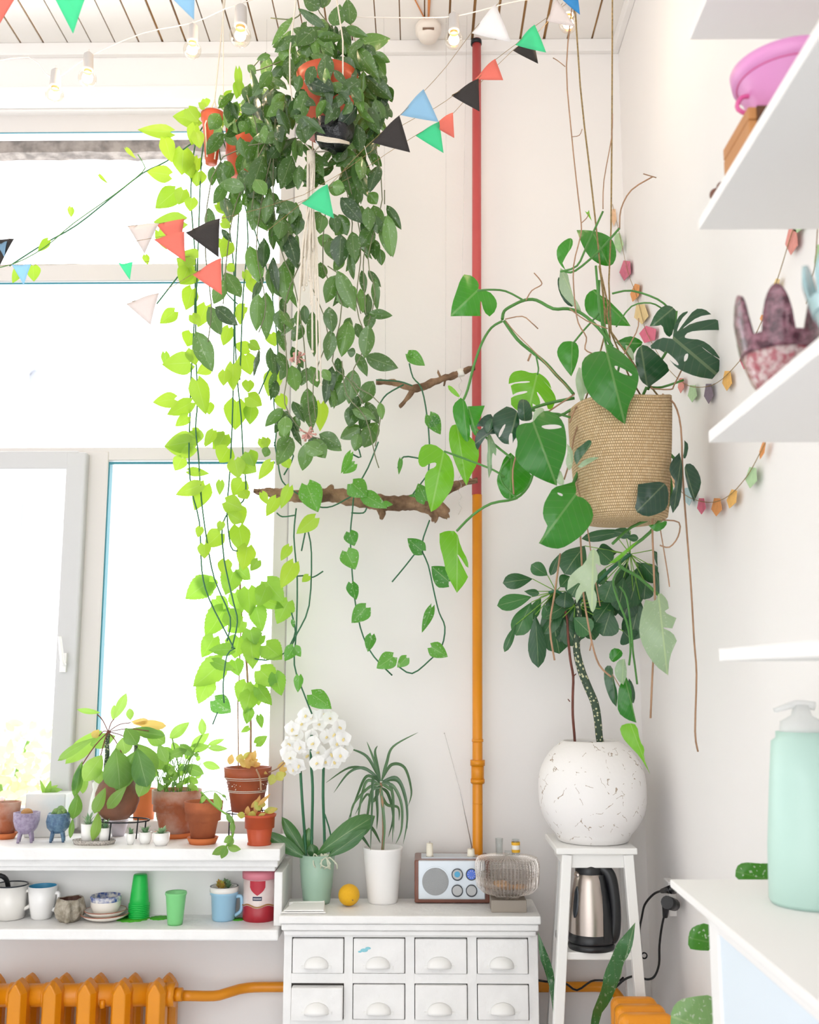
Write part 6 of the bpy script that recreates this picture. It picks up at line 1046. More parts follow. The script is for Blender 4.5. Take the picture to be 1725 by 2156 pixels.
for pts in ([(730, 560), (760, 450), (800, 350), (950, 265)], [(722, 560), (700, 450), (690, 380), (705, 345)], [(720, 560), (690, 450), (640, 320)], [(715, 540), (640, 410), (530, 360)], [(715, 550), (640, 490), (530, 480), (392, 570)], [(712, 545), (620, 480), (530, 510), (440, 630)], [(715, 560), (640, 530), (585, 640), (520, 820)], [(718, 570), (680, 540), (672, 700), (662, 980)],
            [(720, 580), (640, 560), (600, 700), (585, 820)], [(725, 590), (700, 620), (705, 750), (700, 850)], [(730, 570), (780, 580), (800, 700), (795, 930)], [(735, 560), (820, 540), (870, 640), (885, 790), (860, 940)], [(732, 550), (790, 460), (870, 480), (910, 620), (890, 710)], [(735, 570), (800, 590), (850, 700), (850, 850), (815, 940)], [(732, 580), (770, 600), (800, 650), (805, 870)], [(728, 600), (735, 700), (748, 850), (735, 990)],
            [(735, 560), (830, 560), (880, 700), (885, 850)], [(720, 600), (670, 620), (640, 780), (600, 830)], [(725, 590), (680, 680), (640, 640), (570, 760)], [(730, 600), (770, 640), (800, 770), (770, 900)], [(715, 580), (650, 600), (560, 700), (540, 800)], [(720, 620), (760, 700), (830, 720), (835, 800)], [(660, 830), (690, 870), (722, 935)], [(600, 880), (630, 920), (660, 965)]):
    q = [(a, b, .0) for a, b in pts]; ex = random.uniform(-.07, .07); q = [(a, b, ex * (i / (len(q) - 1))) for i, (a, b, _) in enumerate(q)]; ribbon(m, q, 6.5, c.y)
m.build('foliage', MATS['blade_leaf'], t)
# lemon
c, s = seat(734, 1911, ZC, 12); mat('lemon_peel', '#f4b90f', .45, bump=.5, bscale=350, var=.06)
m = MB(); cc_ = c + Vector((0, 0, 23 * s)); m.lathe(cc_, [(max(.0001, 22.5 * s * sin(pi * j / 14)), -22.5 * s * cos(pi * j / 14) * .98) for j in range(15)], 28, False); o = m.build('fruit', MATS['lemon_peel'], None); t = thing('lemon', 'round yellow lemon on the cabinet top between the two plants', 'fruit', c); o.parent = t; o.matrix_parent_inverse = t.matrix_basis.inverted()
m = MB(); m.tube([cc_ + Vector((9 * s, -20 * s, -6 * s)), cc_ + Vector((9.5 * s, -21.6 * s, -6.5 * s))], .0016, 8, 1); m.build('stem_end', MATS['twig'], t)
# folded paper napkin at the cabinet's left front corner
mat('napkin', '#fbfaf8', .8, bump=.1, bscale=40); a = PZ(590, 1925, ZC); b = PZ(686, 1925, ZC); b2 = PZ(684, 1906, ZC); a2 = PZ(612, 1908, ZC); m = MB()
def slab(m, q, z0, z1, tw=0):
    i = [m.vert((p.x, p.y, z0)) for p in q] + [m.vert((p.x, p.y, z1 + tw * k)) for k, p in enumerate(q)]
    for f in ((0, 3, 2, 1), (4, 5, 6, 7), (0, 1, 5, 4), (1, 2, 6, 5), (2, 3, 7, 6), (3, 0, 4, 7)): m.face([i[k] for k in f], None, False)
a.x += .003; a.y += .004; b.y += .004
slab(m, [a, b, b2, a2], ZC + .001, ZC + .004, .0006); slab(m, [a + Vector((.006, .004, 0)), b + Vector((-.006, .004, 0)), b2, a2 + Vector((.01, 0, 0))], ZC + .006, ZC + .009, .0012); slab(m, [a2 + Vector((-.004, -.01, 0)), b2 + Vector((0, -.01, 0)), b2 + Vector((0, .002, 0)), a2 + Vector((0, .002, 0))], ZC + .0012, ZC + .013)
tag(m.build('napkin', MATS['napkin'], None, bevel=.002), 'folded white paper napkin at the front left corner of the cabinet top', 'napkin')
# radio
pr_ = PZ(946, 1903, ZC); s = mpp(946, 1860, pr_.y); Yr = pr_.y; t = thing('radio', 'silver-faced tabletop radio in a brown wooden case with long antenna', 'radio', (pr_.x, Yr + .06, ZC))
mat('radio_wood', '#6b3a2b', .35, col2='#7d4a36', vscale=5, coat=.3); mat('silver_face', '#cdd4da', .28, metal=.35); mat('speaker_grey', '#b9bcbf', .5, metal=.2, bump=.6, bscale=700); mat('chrome', '#c9c9c9', .15, metal=1); mat('blue_dial', '#2f66d9', .25, coat=.5)
xa_, xb_ = hx(873, 1860, Yr), hx(1032, 1860, Yr); zt_ = ZC + 88 * s
m = MB(); m.box(xa_, Yr, ZC + .002, xb_, Yr + .13, zt_); m.build('case', MATS['radio_wood'], t, bevel=.004)
m = MB(); m.box(xa_ + 8 * s, Yr - .004, ZC + 9 * s, xb_ - 10 * s, Yr + .01, zt_ - .5 * s); m.build('face_plate', MATS['silver_face'], t, bevel=.003)
def disc(m, px, py, r, y0, d): p = P(px, py, y0); m.tube([Vector((p.x, y0, p.z)), Vector((p.x, y0 - d, p.z))], r * s, 28, 1)
m = MB(); disc(m, 917, 1856, 31, Yr - .003, .0025); m.build('speaker_ring', MATS['silver_face'], t); m = MB(); disc(m, 917, 1856, 28, Yr - .004, .004); m.build('speaker', MATS['speaker_grey'], t, bevel=.002)
for (x, y, i_) in ((963, 1841, 0), (993, 1841, 1), (963, 1875, 2), (993, 1875, 2)):
    m = MB(); disc(m, x, y, 12, Yr - .004, .004 if i_ == 1 else .009); k_ = m.build('knob', MATS['dark_rim'], t); m = MB(); disc(m, x, y, 10, Yr - (.008 if i_ == 1 else .013), .003); mat('knob_grey', '#a8a8a8', .4, metal=.6); kk = m.build('knob_face', MATS['blue_dial' if i_ == 1 else 'knob_grey'], k_); i_ == 1 and lab(kk, 'bright blue tuning dial')
    if i_ == 0: m = MB(); disc(m, x, y, 6, Yr - .016, .001); m.build('display', MATS['mug_blue'], k_)
    if i_ == 1:
        m = MB(); p = P(x, y, Yr - .0115)
        for a in range(10): an = a * .628; m.bar((p.x + cos(an) * 5 * s, Yr - .0115, p.z + sin(an) * 5 * s), (p.x + cos(an) * 8.5 * s, Yr - .0115, p.z + sin(an) * 8.5 * s), .0006, .0004)
        m.build('dial_marks', MATS['enamel'], k_)
m = MB(); m.tube([P(1000, 1812, Yr + .11), P(968, 1660, Yr + .115), P(937, 1546, Yr + .12)], [.0018, .0012, .0006], 6, 1); m.ball(P(936, 1544, Yr + .12), .0022, 8); m.build('antenna', MATS['chrome'], t)
m = MB(); m.box(xa_ + .02, Yr + .03, zt_, xb_ - .03, Yr + .1, zt_ + .003); m.build('top_grille', MATS['silver_face'], t)
mat('wax', '#f5efdf', .5, sss=.1)
for (x, r_, h_, l_) in ((905, 7.5, 27, 'white stub of candle on the left end of the radio'), (992, 8, 15, 'short white candle stub on the right end of the radio')):
    t = thing('candle', l_, 'candle', (hx(x, 1800, Yr + .05), Yr + .05, zt_)); m = MB(); q = Vector((hx(x, 1800, Yr + .05), Yr + .05, zt_ + (.0032))); m.lathe(q, [(.0001, 0), (r_ * 1.15 * s, 0), (r_ * s, 3 * s), (r_ * .9 * s, h_ * s), (.0001, (h_ - 2) * s)], 20, False); m.build('wax', MATS['wax'], t); m = MB(); m.tube([q + Vector((0, 0, (h_ - 2) * s)), q + Vector((.001, 0, (h_ + 4) * s))], .0006, 5, 1); m.build('wick', MATS['twig'], t)
t = thing('ribbon', 'thin white ribbon bow tied at the foot of the radio antenna', 'ribbon', P(1003, 1795, Yr + .1)); m = MB(); vine(m, [(990, 1786), (1000, 1792), (1004, 1800), (1006, 1792), (1010, 1788)], 1.4, Yr + .1); vine(m, [(994, 1788), (1000, 1796), (1000, 1808)], 1.2, Yr + .1); m.build('bow', MATS['napkin'], t)
# cut glass dish on its base
pg = PZ(1072, 1921, ZC); s = mpp(1072, 1870, pg.y); cg = Vector((pg.x, pg.y + .036, ZC)); mat('base_block', '#a99f93', .5, trans=.1)
glassmat('cut_glass', (.95, .93, .915, 1), rough=.15, tint=.10)
def ridges(m_, sc, ang):
    n = m_.node_tree; l = n.links.new; uv = n.nodes.new('ShaderNodeUVMap'); uv.uv_map = 'UVMap'; w = n.nodes.new('ShaderNodeTexWave'); w.inputs['Scale'].default_value = 18; w.wave_profile = 'TRI'
    mp = n.nodes.new('ShaderNodeMapping'); mp.inputs['Scale'].default_value = sc; mp.inputs['Rotation'].default_value = (0, 0, ang); l(uv.outputs[0], mp.inputs[0]); l(mp.outputs[0], w.inputs['Vector'])
    bp = n.nodes.new('ShaderNodeBump'); bp.inputs['Strength'].default_value = 1; bp.inputs['Distance'].default_value = .01; l(w.outputs['Fac'], bp.inputs['Height'])
    for x in n.nodes:
        if x.type in ('BSDF_GLOSSY', 'FRESNEL'): l(bp.outputs[0], x.inputs['Normal'])
ridges(MATS['cut_glass'], (1, .4, 1), .0)
def cut_pattern(m_):
    n = m_.node_tree; l = n.links.new; uv = n.nodes.new('ShaderNodeUVMap'); uv.uv_map = 'UVMap'; s_ = n.nodes.new('ShaderNodeSeparateXYZ'); l(uv.outputs[0], s_.inputs[0])
    def M(op, x, y=None):
        q = n.nodes.new('ShaderNodeMath'); q.operation = op
        for i, v in enumerate((x, y)):
            if v is None: continue
            if isinstance(v, (int, float)): q.inputs[i].default_value = v
            else: l(v, q.inputs[i])
        return q.outputs[0]
    a = M('SINE', M('MULTIPLY', s_.outputs[0], 2 * pi * 52)); b = M('SINE', M('ADD', M('MULTIPLY', s_.outputs[0], 2 * pi * 26), M('MULTIPLY', s_.outputs[1], 60))); c_ = M('SINE', M('SUBTRACT', M('MULTIPLY', s_.outputs[0], 2 * pi * 26), M('MULTIPLY', s_.outputs[1], 60)))
    f = M('MULTIPLY', M('GREATER_THAN', M('MAXIMUM', M('MULTIPLY', b, c_), M('MULTIPLY', a, .8)), .45), .22)
    mi = [x for x in n.nodes if x.type == 'MIX_SHADER'][0]; old = mi.inputs[0].links[0].from_socket; l(M('ADD', old, f), mi.inputs[0])
    g = [x for x in n.nodes if x.type == 'BSDF_GLOSSY'][0]; g.inputs['Color'].default_value = rgb('#fbf5ef'); g.inputs['Roughness'].default_value = .35
cut_pattern(MATS['cut_glass'])
t = thing('glass_dish', 'cut glass lidded dish on a grey square pedestal at the right end of the cabinet', 'dish', cg)
m = MB(); m.box(cg.x - 37 * s, cg.y - 30 * s, ZC, cg.x + 37 * s, cg.y + 30 * s, ZC + 25 * s); m.build('pedestal', MATS['base_block'], t, bevel=.002)
rib = lambda r, z, a, j: (r * (1 + (.006 * (1 if int(a * 72 / (2 * pi)) % 2 else -1) if 2 < j < 8 else 0)), z)
m = MB(); m.lathe(cg + Vector((0, 0, 25 * s)), [(.0001, 1 * s), (25 * s, 0), (30 * s, 5 * s), (54 * s, 12 * s), (66 * s, 24 * s), (68 * s, 46 * s), (66 * s, 46 * s), (62 * s, 26 * s), (.0001, 14 * s)], 144, False, fn=rib); m.build('bowl', MATS['cut_glass'], t)
m = MB(); m.lathe(cg + Vector((0, 0, 72 * s)), [(68 * s, 0), (69 * s, 3 * s), (69 * s, 8 * s), (69 * s, 16 * s), (68 * s, 26 * s), (64 * s, 34 * s), (40 * s, 38 * s), (.0001, 39 * s)], 144, False, fn=rib); m.build('lid', MATS['cut_glass'], t)
mat('biscuit', '#e6b98a', .8, bump=.4, bscale=120)
for k in range(7):
    a = k * 2.1; q = cg + Vector((cos(a) * 26 * s * (k > 0), sin(a) * 22 * s * (k > 0), (42 + 4.2 * (k % 3)) * s)); m = MB(); m.lathe(q, [(.0001, 0), (15 * s, 1 * s), (16 * s, 4 * s), (14 * s, 7 * s), (.0001, 8 * s)], 18, False)
    tag(m.build('biscuit', MATS['biscuit'], None), 'round beige biscuit inside the cut glass dish', 'biscuit', 'biscuits in the glass dish')
zl = ZC + 112 * s
t = thing('small_glass', 'small clear glass standing on the left of the glass dish lid', 'glass', (hx(1052, 1780, cg.y), cg.y, zl)); q = Vector((hx(1052, 1790, cg.y), cg.y + .01, zl)); m = MB(); m.lathe(q, [(.0001, 0), (7.5 * s, 0), (8.5 * s, 33 * s), (7.5 * s, 33 * s), (6.5 * s, 3 * s), (.0001, 3 * s)], 28, False); m.build('body', MATS['clear_glass'], t)
t = thing('small_jar', 'little glass jar with yellow label and stopper on the glass dish lid', 'jar', (hx(1086, 1780, cg.y), cg.y, zl)); q = Vector((hx(1086, 1790, cg.y), cg.y - .006, zl)); m = MB(); m.lathe(q, [(.0001, 0), (8.5 * s, 0), (9 * s, 30 * s), (7.5 * s, 33 * s), (6.5 * s, 33 * s), (6.5 * s, 3 * s), (.0001, 3 * s)], 28, False); m.build('body', MATS['clear_glass'], t)
mat('label_yellow', '#eab22e', .6); m = MB(); m.lathe(q, [(9.1 * s, 6 * s), (9.3 * s, 12 * s)], 28, False); m.lathe(q, [(9.2 * s, 21 * s), (9.3 * s, 27 * s)], 28, False); m.build('label', MATS['label_yellow'], t); m = MB(); m.lathe(q, [(9.15 * s, 12 * s), (9.35 * s, 21 * s)], 28, False); m.build('label_paper', MATS['enamel'], t)
t = thing('tube_glass', 'low clear glass tube lying between the little glass and the jar', 'glass', (hx(1069, 1780, cg.y), cg.y, zl)); m = MB(); q = Vector((hx(1062, 1792, cg.y), cg.y - .022, zl + 6 * s)); m.tube([q, q + Vector((16 * s, -.003, 0))], 5.5 * s, 16, 1); m.build('body', MATS['clear_glass'], t)
# ================================================================ kettle on the stool's shelf
c, s = seat(1253, 2007, ZK, 47); t = thing('electric_kettle', 'brushed steel electric kettle with black handle, lid and base on the stool shelf', 'kettle', c)
mat('steel', '#b9aea6', .26, metal=1); 
def st(m_):
    n = m_.node_tree; l = n.links.new; b = n.nodes['Principled BSDF']; tcn = n.nodes.new('ShaderNodeTexCoord'); mp = n.nodes.new('ShaderNodeMapping'); mp.inputs['Scale'].default_value = (4, 4, 900); l(tcn.outputs['Object'], mp.inputs[0]); no = n.nodes.new('ShaderNodeTexNoise'); l(mp.outputs[0], no.inputs['Vector']); bp = n.nodes.new('ShaderNodeBump'); bp.inputs['Strength'].default_value = .08; bp.inputs['Distance'].default_value = .002; l(no.outputs['Fac'], bp.inputs['Height']); l(bp.outputs[0], b.inputs['Normal'])
st(MATS['steel'])
m = MB(); m.lathe(c, [(.0001, 0), (48 * s, 0), (49 * s, 6 * s), (47 * s, 12 * s), (.0001, 12 * s)], 48, False); m.build('power_base', MATS['black_plastic'], t)
c2 = c + Vector((0, 0, 13 * s))
m = MB(); m.lathe(c2, [(.0001, 0), (47 * s, 0), (47.5 * s, 4 * s), (46 * s, 18 * s), (44 * s, 19 * s)], 48, False); m.build('lower_band', MATS['black_plastic'], t)
sk = lambda r, z, a, j: (r, z)
m = MB(); m.lathe(c2, [(45.5 * s, 18.5 * s), (45 * s, 30 * s), (43 * s, 60 * s), (39 * s, 95 * s), (33 * s, 125 * s), (28 * s, 141 * s), (26 * s, 142 * s)], 48, False); m.build('body', MATS['steel'], t)
m = MB(); q = c2 + Vector((0, 0, 140 * s)); m.lathe(q, [(29 * s, -3 * s), (30 * s, 6 * s), (27 * s, 15 * s), (17 * s, 21 * s), (.0001, 23 * s)], 40, False); m.build('lid', MATS['black_plastic'], t)
m = MB(); m.tube([c2 + Vector((-20 * s, -8 * s, 132 * s)), c2 + Vector((-31 * s, -12 * s, 139 * s))], [9 * s, 5 * s], 16, 1); m.build('spout', MATS['steel'], t)
hv = Vector((.93, -.36, 0))
m = MB()
pth = [(8, 154), (28, 150), (44, 134), (51, 100), (53, 55), (49, 20), (42, 6)]
for side in (0,): m.tube([c2 + hv * (a * s) + Vector((0, 0, b * s)) for a, b in pth], [9 * s, 13 * s, 13 * s, 12 * s, 12 * s, 13 * s, 12 * s], 14, 5)
m.build('handle', MATS['black_plastic'], t)
m = MB(); n_ = 10; g = []
for i in range(n_ + 1):
    zz_ = 6 + (138 - 6) * i / n_; rr = 46.5 - 17 * (zz_ / 140) ** 1.6; wd = .62 - .12 * i / n_; g.append([m.vert(c2 + Vector((cos(-.5 + wd * k / 4) * (rr + .8 + (4 if abs(k) < 4 else 0)) * s, sin(-.5 + wd * k / 4) * (rr + .8 + (4 if abs(k) < 4 else 0)) * s, zz_ * s))) for k in range(-4, 5)])
for i in range(n_):
    for k in range(8): m.face((g[i][k], g[i][k + 1], g[i + 1][k + 1], g[i + 1][k]))
m.build('handle_strip', MATS['black_plastic'], t)
m = MB(); a_ = -2.55; g = []
for i in range(11):
    u = i / 10; zz_ = 52 + 62 * u; rr = 46.5 - 17 * (zz_ / 140) ** 1.6 + 1.2; wd = .17 * (1 - abs(2 * u - 1) ** 4) + .02; g.append([m.vert(c2 + Vector((cos(a_ + wd * k / 3) * (rr + (2 if abs(k) < 3 else 0)) * s, sin(a_ + wd * k / 3) * (rr + (2 if abs(k) < 3 else 0)) * s, zz_ * s))) for k in range(-3, 4)])
for i in range(10):
    for k in range(6): m.face((g[i][k], g[i][k + 1], g[i + 1][k + 1], g[i + 1][k]))
m.build('water_gauge', MATS['dark_rim'], t)
# ================================================================ power socket and cords
def WR(px, py): return PX(px, py, WX)
a = WR(1413, 1848); b = WR(1427, 1930); t = thing('wall_socket', 'white double power socket box on the right wall near the counter corner', 'socket', WR(1418, 1890))
m = MB(); m.box(WX - .022, b.y, b.z, WX, a.y, a.z); m.build('box', MATS['white_matt'], t, bevel=.003)
XP = WX - .022; 
def pc(px, py, off=.03): return PX(px, py, WX - off)
for (pts, l_) in (([(1413, 1874), (1392, 1876), (1375, 1884), (1358, 1905), (1352, 1930), (1347, 1960), (1350, 2000), (1350, 2030)], 'black power cord from the upper socket running down behind the stool leg'), ([(1404, 1912), (1395, 1945), (1389, 1990), (1388, 2030), (1378, 2056), (1362, 2062), (1340, 2055), (1316, 2062), (1290, 2085)], 'black power cord from the angled lower plug hanging in a loop')):
    y0, y1 = a.y - .02, 3.18; n = len(pts); t = thing('power_cord', l_, 'cord', pc(*pts[0])); m = MB(); m.tube([P(x, y, (b.y + a.y) / 2 - .01 + (.2 * i / n)) if i > 1 else pc(x, y, .03 + .005 * i) for i, (x, y) in enumerate(pts)], .0032, 8, 4); m.build('cable', MATS['black_plastic'], t)
    m = MB()
    if pts[0][1] < 1900: m.tube([pc(1420, 1873, .02), pc(1412, 1873, .05), pc(1394, 1876, .055)], [.011, .011, .006], 12, 1)
    else: m.tube([pc(1420, 1905, .02), pc(1405, 1900, .05)], [.016, .017], 14, 1); m.tube([pc(1403, 1896, .04), pc(1401, 1930, .04)], [.012, .007], 12, 1)
    m.build('plug', MATS['black_plastic'], t)
t = thing('power_cord', 'thin black cord sagging along the orange pipe behind the stool legs', 'cord', P(1220, 2075, 3.2)); m = MB(); vine(m, [(1134, 2064), (1160, 2068), (1190, 2070), (1215, 2085), (1245, 2066), (1270, 2064), (1300, 2066), (1313, 2058)], 2.2, 3.22); m.build('cable', MATS['black_plastic'], t)
m = MB(); q = P(1357, 2012, 3.2); m.tube([q + Vector((cos(k * .7) * .008, 0, sin(k * .7) * .008)) for k in range(10)], .0022, 6, 2); tag(m.build('cable_hook', MATS['black_metal'], None), 'small curled black wire hook on the wall behind the stool', 'hook')
# ================================================================ snake plant and dumb cane
t = thing('snake_plant', 'snake plant with two long mottled green blades in front of and beside the white stool', 'plant', P(1230, 2280, 2.75))
LFm = lambda matn, outline, base, tip, y, **k: (lambda m: (m.outleaf(outline, base, tip, y, **k), m.build('leaf', MATS[matn], t)))(MB())
LFm('snake_leaf', [(1338, 1942, 1), (1334, 1985), (1325, 2010), (1312, 2030), (1308, 2055), (1302, 2070), (1285, 2110), (1262, 2140), (1260, 2200), (1262, 2270, 1), (1240, 2270, 1), (1242, 2190), (1246, 2135), (1258, 2105), (1268, 2080), (1272, 2050), (1290, 2010), (1300, 1985), (1318, 1965)], (1250, 2270), (1337, 1943), 2.74, fold=-.3, bend=.08, rv=.5)
LFm('snake_leaf', [(1133, 1962, 1), (1145, 1990), (1158, 2020), (1168, 2055), (1172, 2110), (1190, 2200), (1205, 2270, 1), (1190, 2270, 1), (1170, 2180), (1160, 2090), (1148, 2045), (1136, 2015)], (1198, 2270), (1134, 1964), 2.92, fold=-.2, bend=.05, rv=.3)
q = P(1225, 2265, 2.8); m = MB(); m.lathe(Vector((q.x, 2.84, q.z - .16)), [(.0001, 0), (.06, 0), (.075, .15), (.08, .16), (.07, .16), (.0001, .14)], 30, False); m.build('pot', MATS['terracotta'], t)
t = thing('dumb_cane', 'variegated cream and green leaves of a plant peeking from behind the counter', 'plant', P(1450, 2250, 2.2))
leafmat('cane_leaf', '#5f9a4a', '#9fb98a', '#8fb55a', .25, .35, .3, speck=.8)
for (ol, b_, tp, y_, mn) in (([(1412, 2156, 1), (1414, 2125), (1430, 2105), (1460, 2098), (1500, 2094), (1520, 2120), (1520, 2200), (1440, 2220)], (1520, 2180), (1415, 2140), 2.1, 'cane_leaf'), ([(1449, 1997), (1450, 1965), (1460, 1950), (1490, 1942), (1500, 1960), (1500, 2002), (1470, 2001)], (1500, 1985), (1452, 1975), 2.2, 'spotted_leaf'), ([(1548, 1852), (1550, 1825), (1565, 1815), (1600, 1818), (1640, 1817), (1652, 1835), (1650, 1870), (1600, 1875)], (1650, 1860), (1550, 1835), 2.03, 'spotted_leaf')):
    m = MB(); m.outleaf(ol, b_, tp, y_, fold=.15, bend=.1, rv=.4); m.build('leaf', MATS[mn], t)
m = MB(); m.tube([Vector((.62, 2.2, .0)), Vector((.6, 2.2, .6)), P(1520, 1990, 2.2)], [.012, .01, .004], 8, 3); m.tube([Vector((.6, 2.2, .6)), P(1655, 1900, 2.1)], [.008, .004], 8, 3); m.tube([Vector((.61, 2.2, .3)), P(1530, 2180, 2.1)], [.008, .004], 8, 3); m.build('stems', MATS['stem_light'], t)
m = MB(); m.lathe((.6, 2.22, 0), [(.0001, 0), (.07, 0), (.085, .15), (.075, .15), (.0001, .13)], 28, False); m.build('pot', MATS['white_matt'], t)
# ================================================================ spray bottle on the counter
pb = PZ(1742, 1921, ZCT); s = mpp(1742, 1760, pb.y); c = Vector((pb.x, pb.y + 80 * s, ZCT)); t = thing('spray_bottle', 'mint green plastic bottle with clear pump top on the counter', 'bottle', c)
mat('mint', '#c0e0d6', .4); mat('clear_plastic', '#eef0f0', .3, alpha=.55)
m = MB(); m.lathe(c, [(.0001, 0), (84 * s, 0), (90 * s, 9 * s), (87 * s, 120 * s), (76 * s, 260 * s), (68 * s, 345 * s), (58 * s, 352 * s), (57 * s, 366 * s), (.0001, 366 * s)], 48, False, fn=lambda r, z, a, j: (r, z)); m.build('body', MATS['mint'], t)
m = MB(); q = c + Vector((0, 0, 362 * s)); m.lathe(q, [(50 * s, 0), (46 * s, 26 * s), (22 * s, 40 * s), (16 * s, 62 * s), (.0001, 62 * s)], 28, False); m.tube([q + Vector((30 * s, 0, 60 * s)), q + Vector((-10 * s, 0, 64 * s)), q + Vector((-60 * s, 0, 50 * s))], [10 * s, 9 * s, 5 * s], 12, 3); m.build('pump', MATS['clear_plastic'], t)
# ================================================================ things on the right wall shelves
z2 = ZSH[1]
def onsh(px, py, X): return PX(px, py, X)
Xc = SX + .085
q = P(1710, 160, 1.12); s = mpp(1680, 90, 1.12); c = Vector((SX + .092, 1.41, z2 + .061))
t = thing('pink_pot', 'big pink enamel pot with small side handle standing on the wooden box', 'pot', c); mat('pink_enamel', '#dd93c8', .35); mat('pink_dark', '#d95f9a', .4)
H2 = .088
m = MB(); m.lathe(c, [(.0001, 0), (.05, 0), (.055, .004), (.075, H2 * .72), (.076, H2 * .73), (.083, H2 * .76), (.086, H2 * .97), (.082, H2), (.0001, H2 + .004)], 48, False); m.build('body', MATS['pink_enamel'], t)
m = MB(); m.tube([c + Vector((cos(a) * .0765, sin(a) * .0765, H2 * .735)) for a in [2 * pi * k / 48 for k in range(49)]], .0012, 6, 1); m.build('seam', MATS['pink_dark'], t)
m = MB(); hd = Vector((-.92, -.1, 0)); m.tube([c + hd * .06 + Vector((0, 0, H2 * .45)), c + hd * .083 + Vector((0, 0, H2 * .42)), c + hd * .09 + Vector((0, 0, H2 * .2)), c + hd * .055 + Vector((0, 0, H2 * .06))], .0035, 8, 4); m.build('handle', MATS['pink_dark'], t)
mat('box_wood', '#c48a52', .45, col2='#b5763f', vscale=5); mat('box_dark', '#5a3418', .5)
a = PX(1600, 170, SX + .03); t = thing('wooden_box', 'orange-brown wooden box on the second wall shelf with the pink pot on top', 'box', (SX + .05, 1.42, z2)); y0, y1 = 1.362, 1.485; xb0, xb1 = SX + .010, SX + .2; zt2 = z2 + .06
m = MB(); m.box(xb0, y0, z2, xb1, y1, zt2 - .02); m.build('body', MATS['box_wood'], t, bevel=.002); m = MB(); m.box(xb0, y0, zt2 - .019, xb1, y1, zt2); m.build('lid', MATS['box_wood'], t, bevel=.002); m = MB(); m.box(xb0 + .012, y0 - .003, z2, xb0 + .03, y0, zt2); m.build('clasp', MATS['box_dark'], t)
mat('walnut', '#7a5142', .6, bump=.6, bscale=200)
for i_, (dy, dz, l_) in enumerate(((1.535, .008, 'dark brown nut at the tip of the second wall shelf'), (1.512, .014, 'brown nut beside the wooden box on the second wall shelf'))):
    m = MB(); m.ball((SX + .012 + .004 * i_, dy, z2 + .011), .011, 16, .95); tag(m.build('nut', MATS['walnut'], None), l_, 'nut')
# fused glass vase, dark red over pebbly pink
def lobed(c, R, H, m1, m2, name, label, lobes=5, ph=0, seedn=3, curl=.15):
    rnd = random.Random(seedn); t = thing(name, label, 'vase', c); n = 120; hs = [rnd.uniform(.85, 1.1) for _ in range(lobes)]
    def lob(a):
        u = ((a + ph) / (2 * pi) * lobes) % lobes; k = int(u); f = u - k; return hs[k] * (max(0, (sin(pi * f) - .46) / .54) ** .4)
    lo = [(0, .02), (.35, 0), (.55, .05), (.66, .14), (.78, .28), (.86, .4)]
    m = MB(); m.lathe(c, [(max(.0001, r * R), z * H) for r, z in lo], n, False); m.build('lower_body', MATS[m1], t, solid=.004)
    m = MB(); rings = []
    for j in range(13):
        v = j / 12; ring = []
        for k in range(n):
            a = 2 * pi * k / n; L_ = lob(a); top = .55 + .45 * L_; z = .39 + (top - .39) * v; u = ((a + ph) / (2 * pi) * lobes) % 1
            pinch = (z - .5) * .25 * (u - .5) * (1 - .0) if z > .5 else 0
            r = (.865 + .13 * min(1, (z - .39) * 3) - (curl * max(0, z - .8) ** 1.2)) * R; aa = a - pinch * 1.1 * (2 * pi / lobes); ring.append(m.vert(c + Vector((r * cos(aa), r * sin(aa), z * H))))
        rings.append(ring)
    for j in range(12):
        for k in range(n): k2 = (k + 1) % n; m.face((rings[j][k], rings[j][k2], rings[j + 1][k2], rings[j + 1][k]))
    m.build('fingers', MATS[m2], t, solid=.005); return t
mat('burgundy_glass', '#4f142b', .12, col2='#a06a7a', vscale=90, bump=1, bscale=70, coat=1, trans=.25); mat('pink_pebble_glass', '#c0606c', .2, col2='#f4dedb', vscale=110, bump=1, bscale=80, coat=.8, trans=.3)
mat('pale_blue_glass', '#a9d0d6', .25, col2='#c9e2e4', vscale=12, coat=.6, trans=.2)
z3 = ZSH[2]
HT = P(1640, 628, 1.38).z - z3; R_ = .058
lobed(Vector((P(1642, 740, 1.38).x, 1.38, z3)), R_, HT, 'pink_pebble_glass', 'burgundy_glass', 'glass_vase', 'dark red glass vase with curling finger-like rim and pebbly pink base', 6, .34)
R2 = .07; lobed(Vector((SX + R2 + .004, 1.17, z3)), R2, (P(1700, 538, 1.17).z - z3), 'pale_blue_glass', 'pale_blue_glass', 'glass_vase', 'pale blue glass vase with curling rim, cut by the right edge', 5, .6, 5)
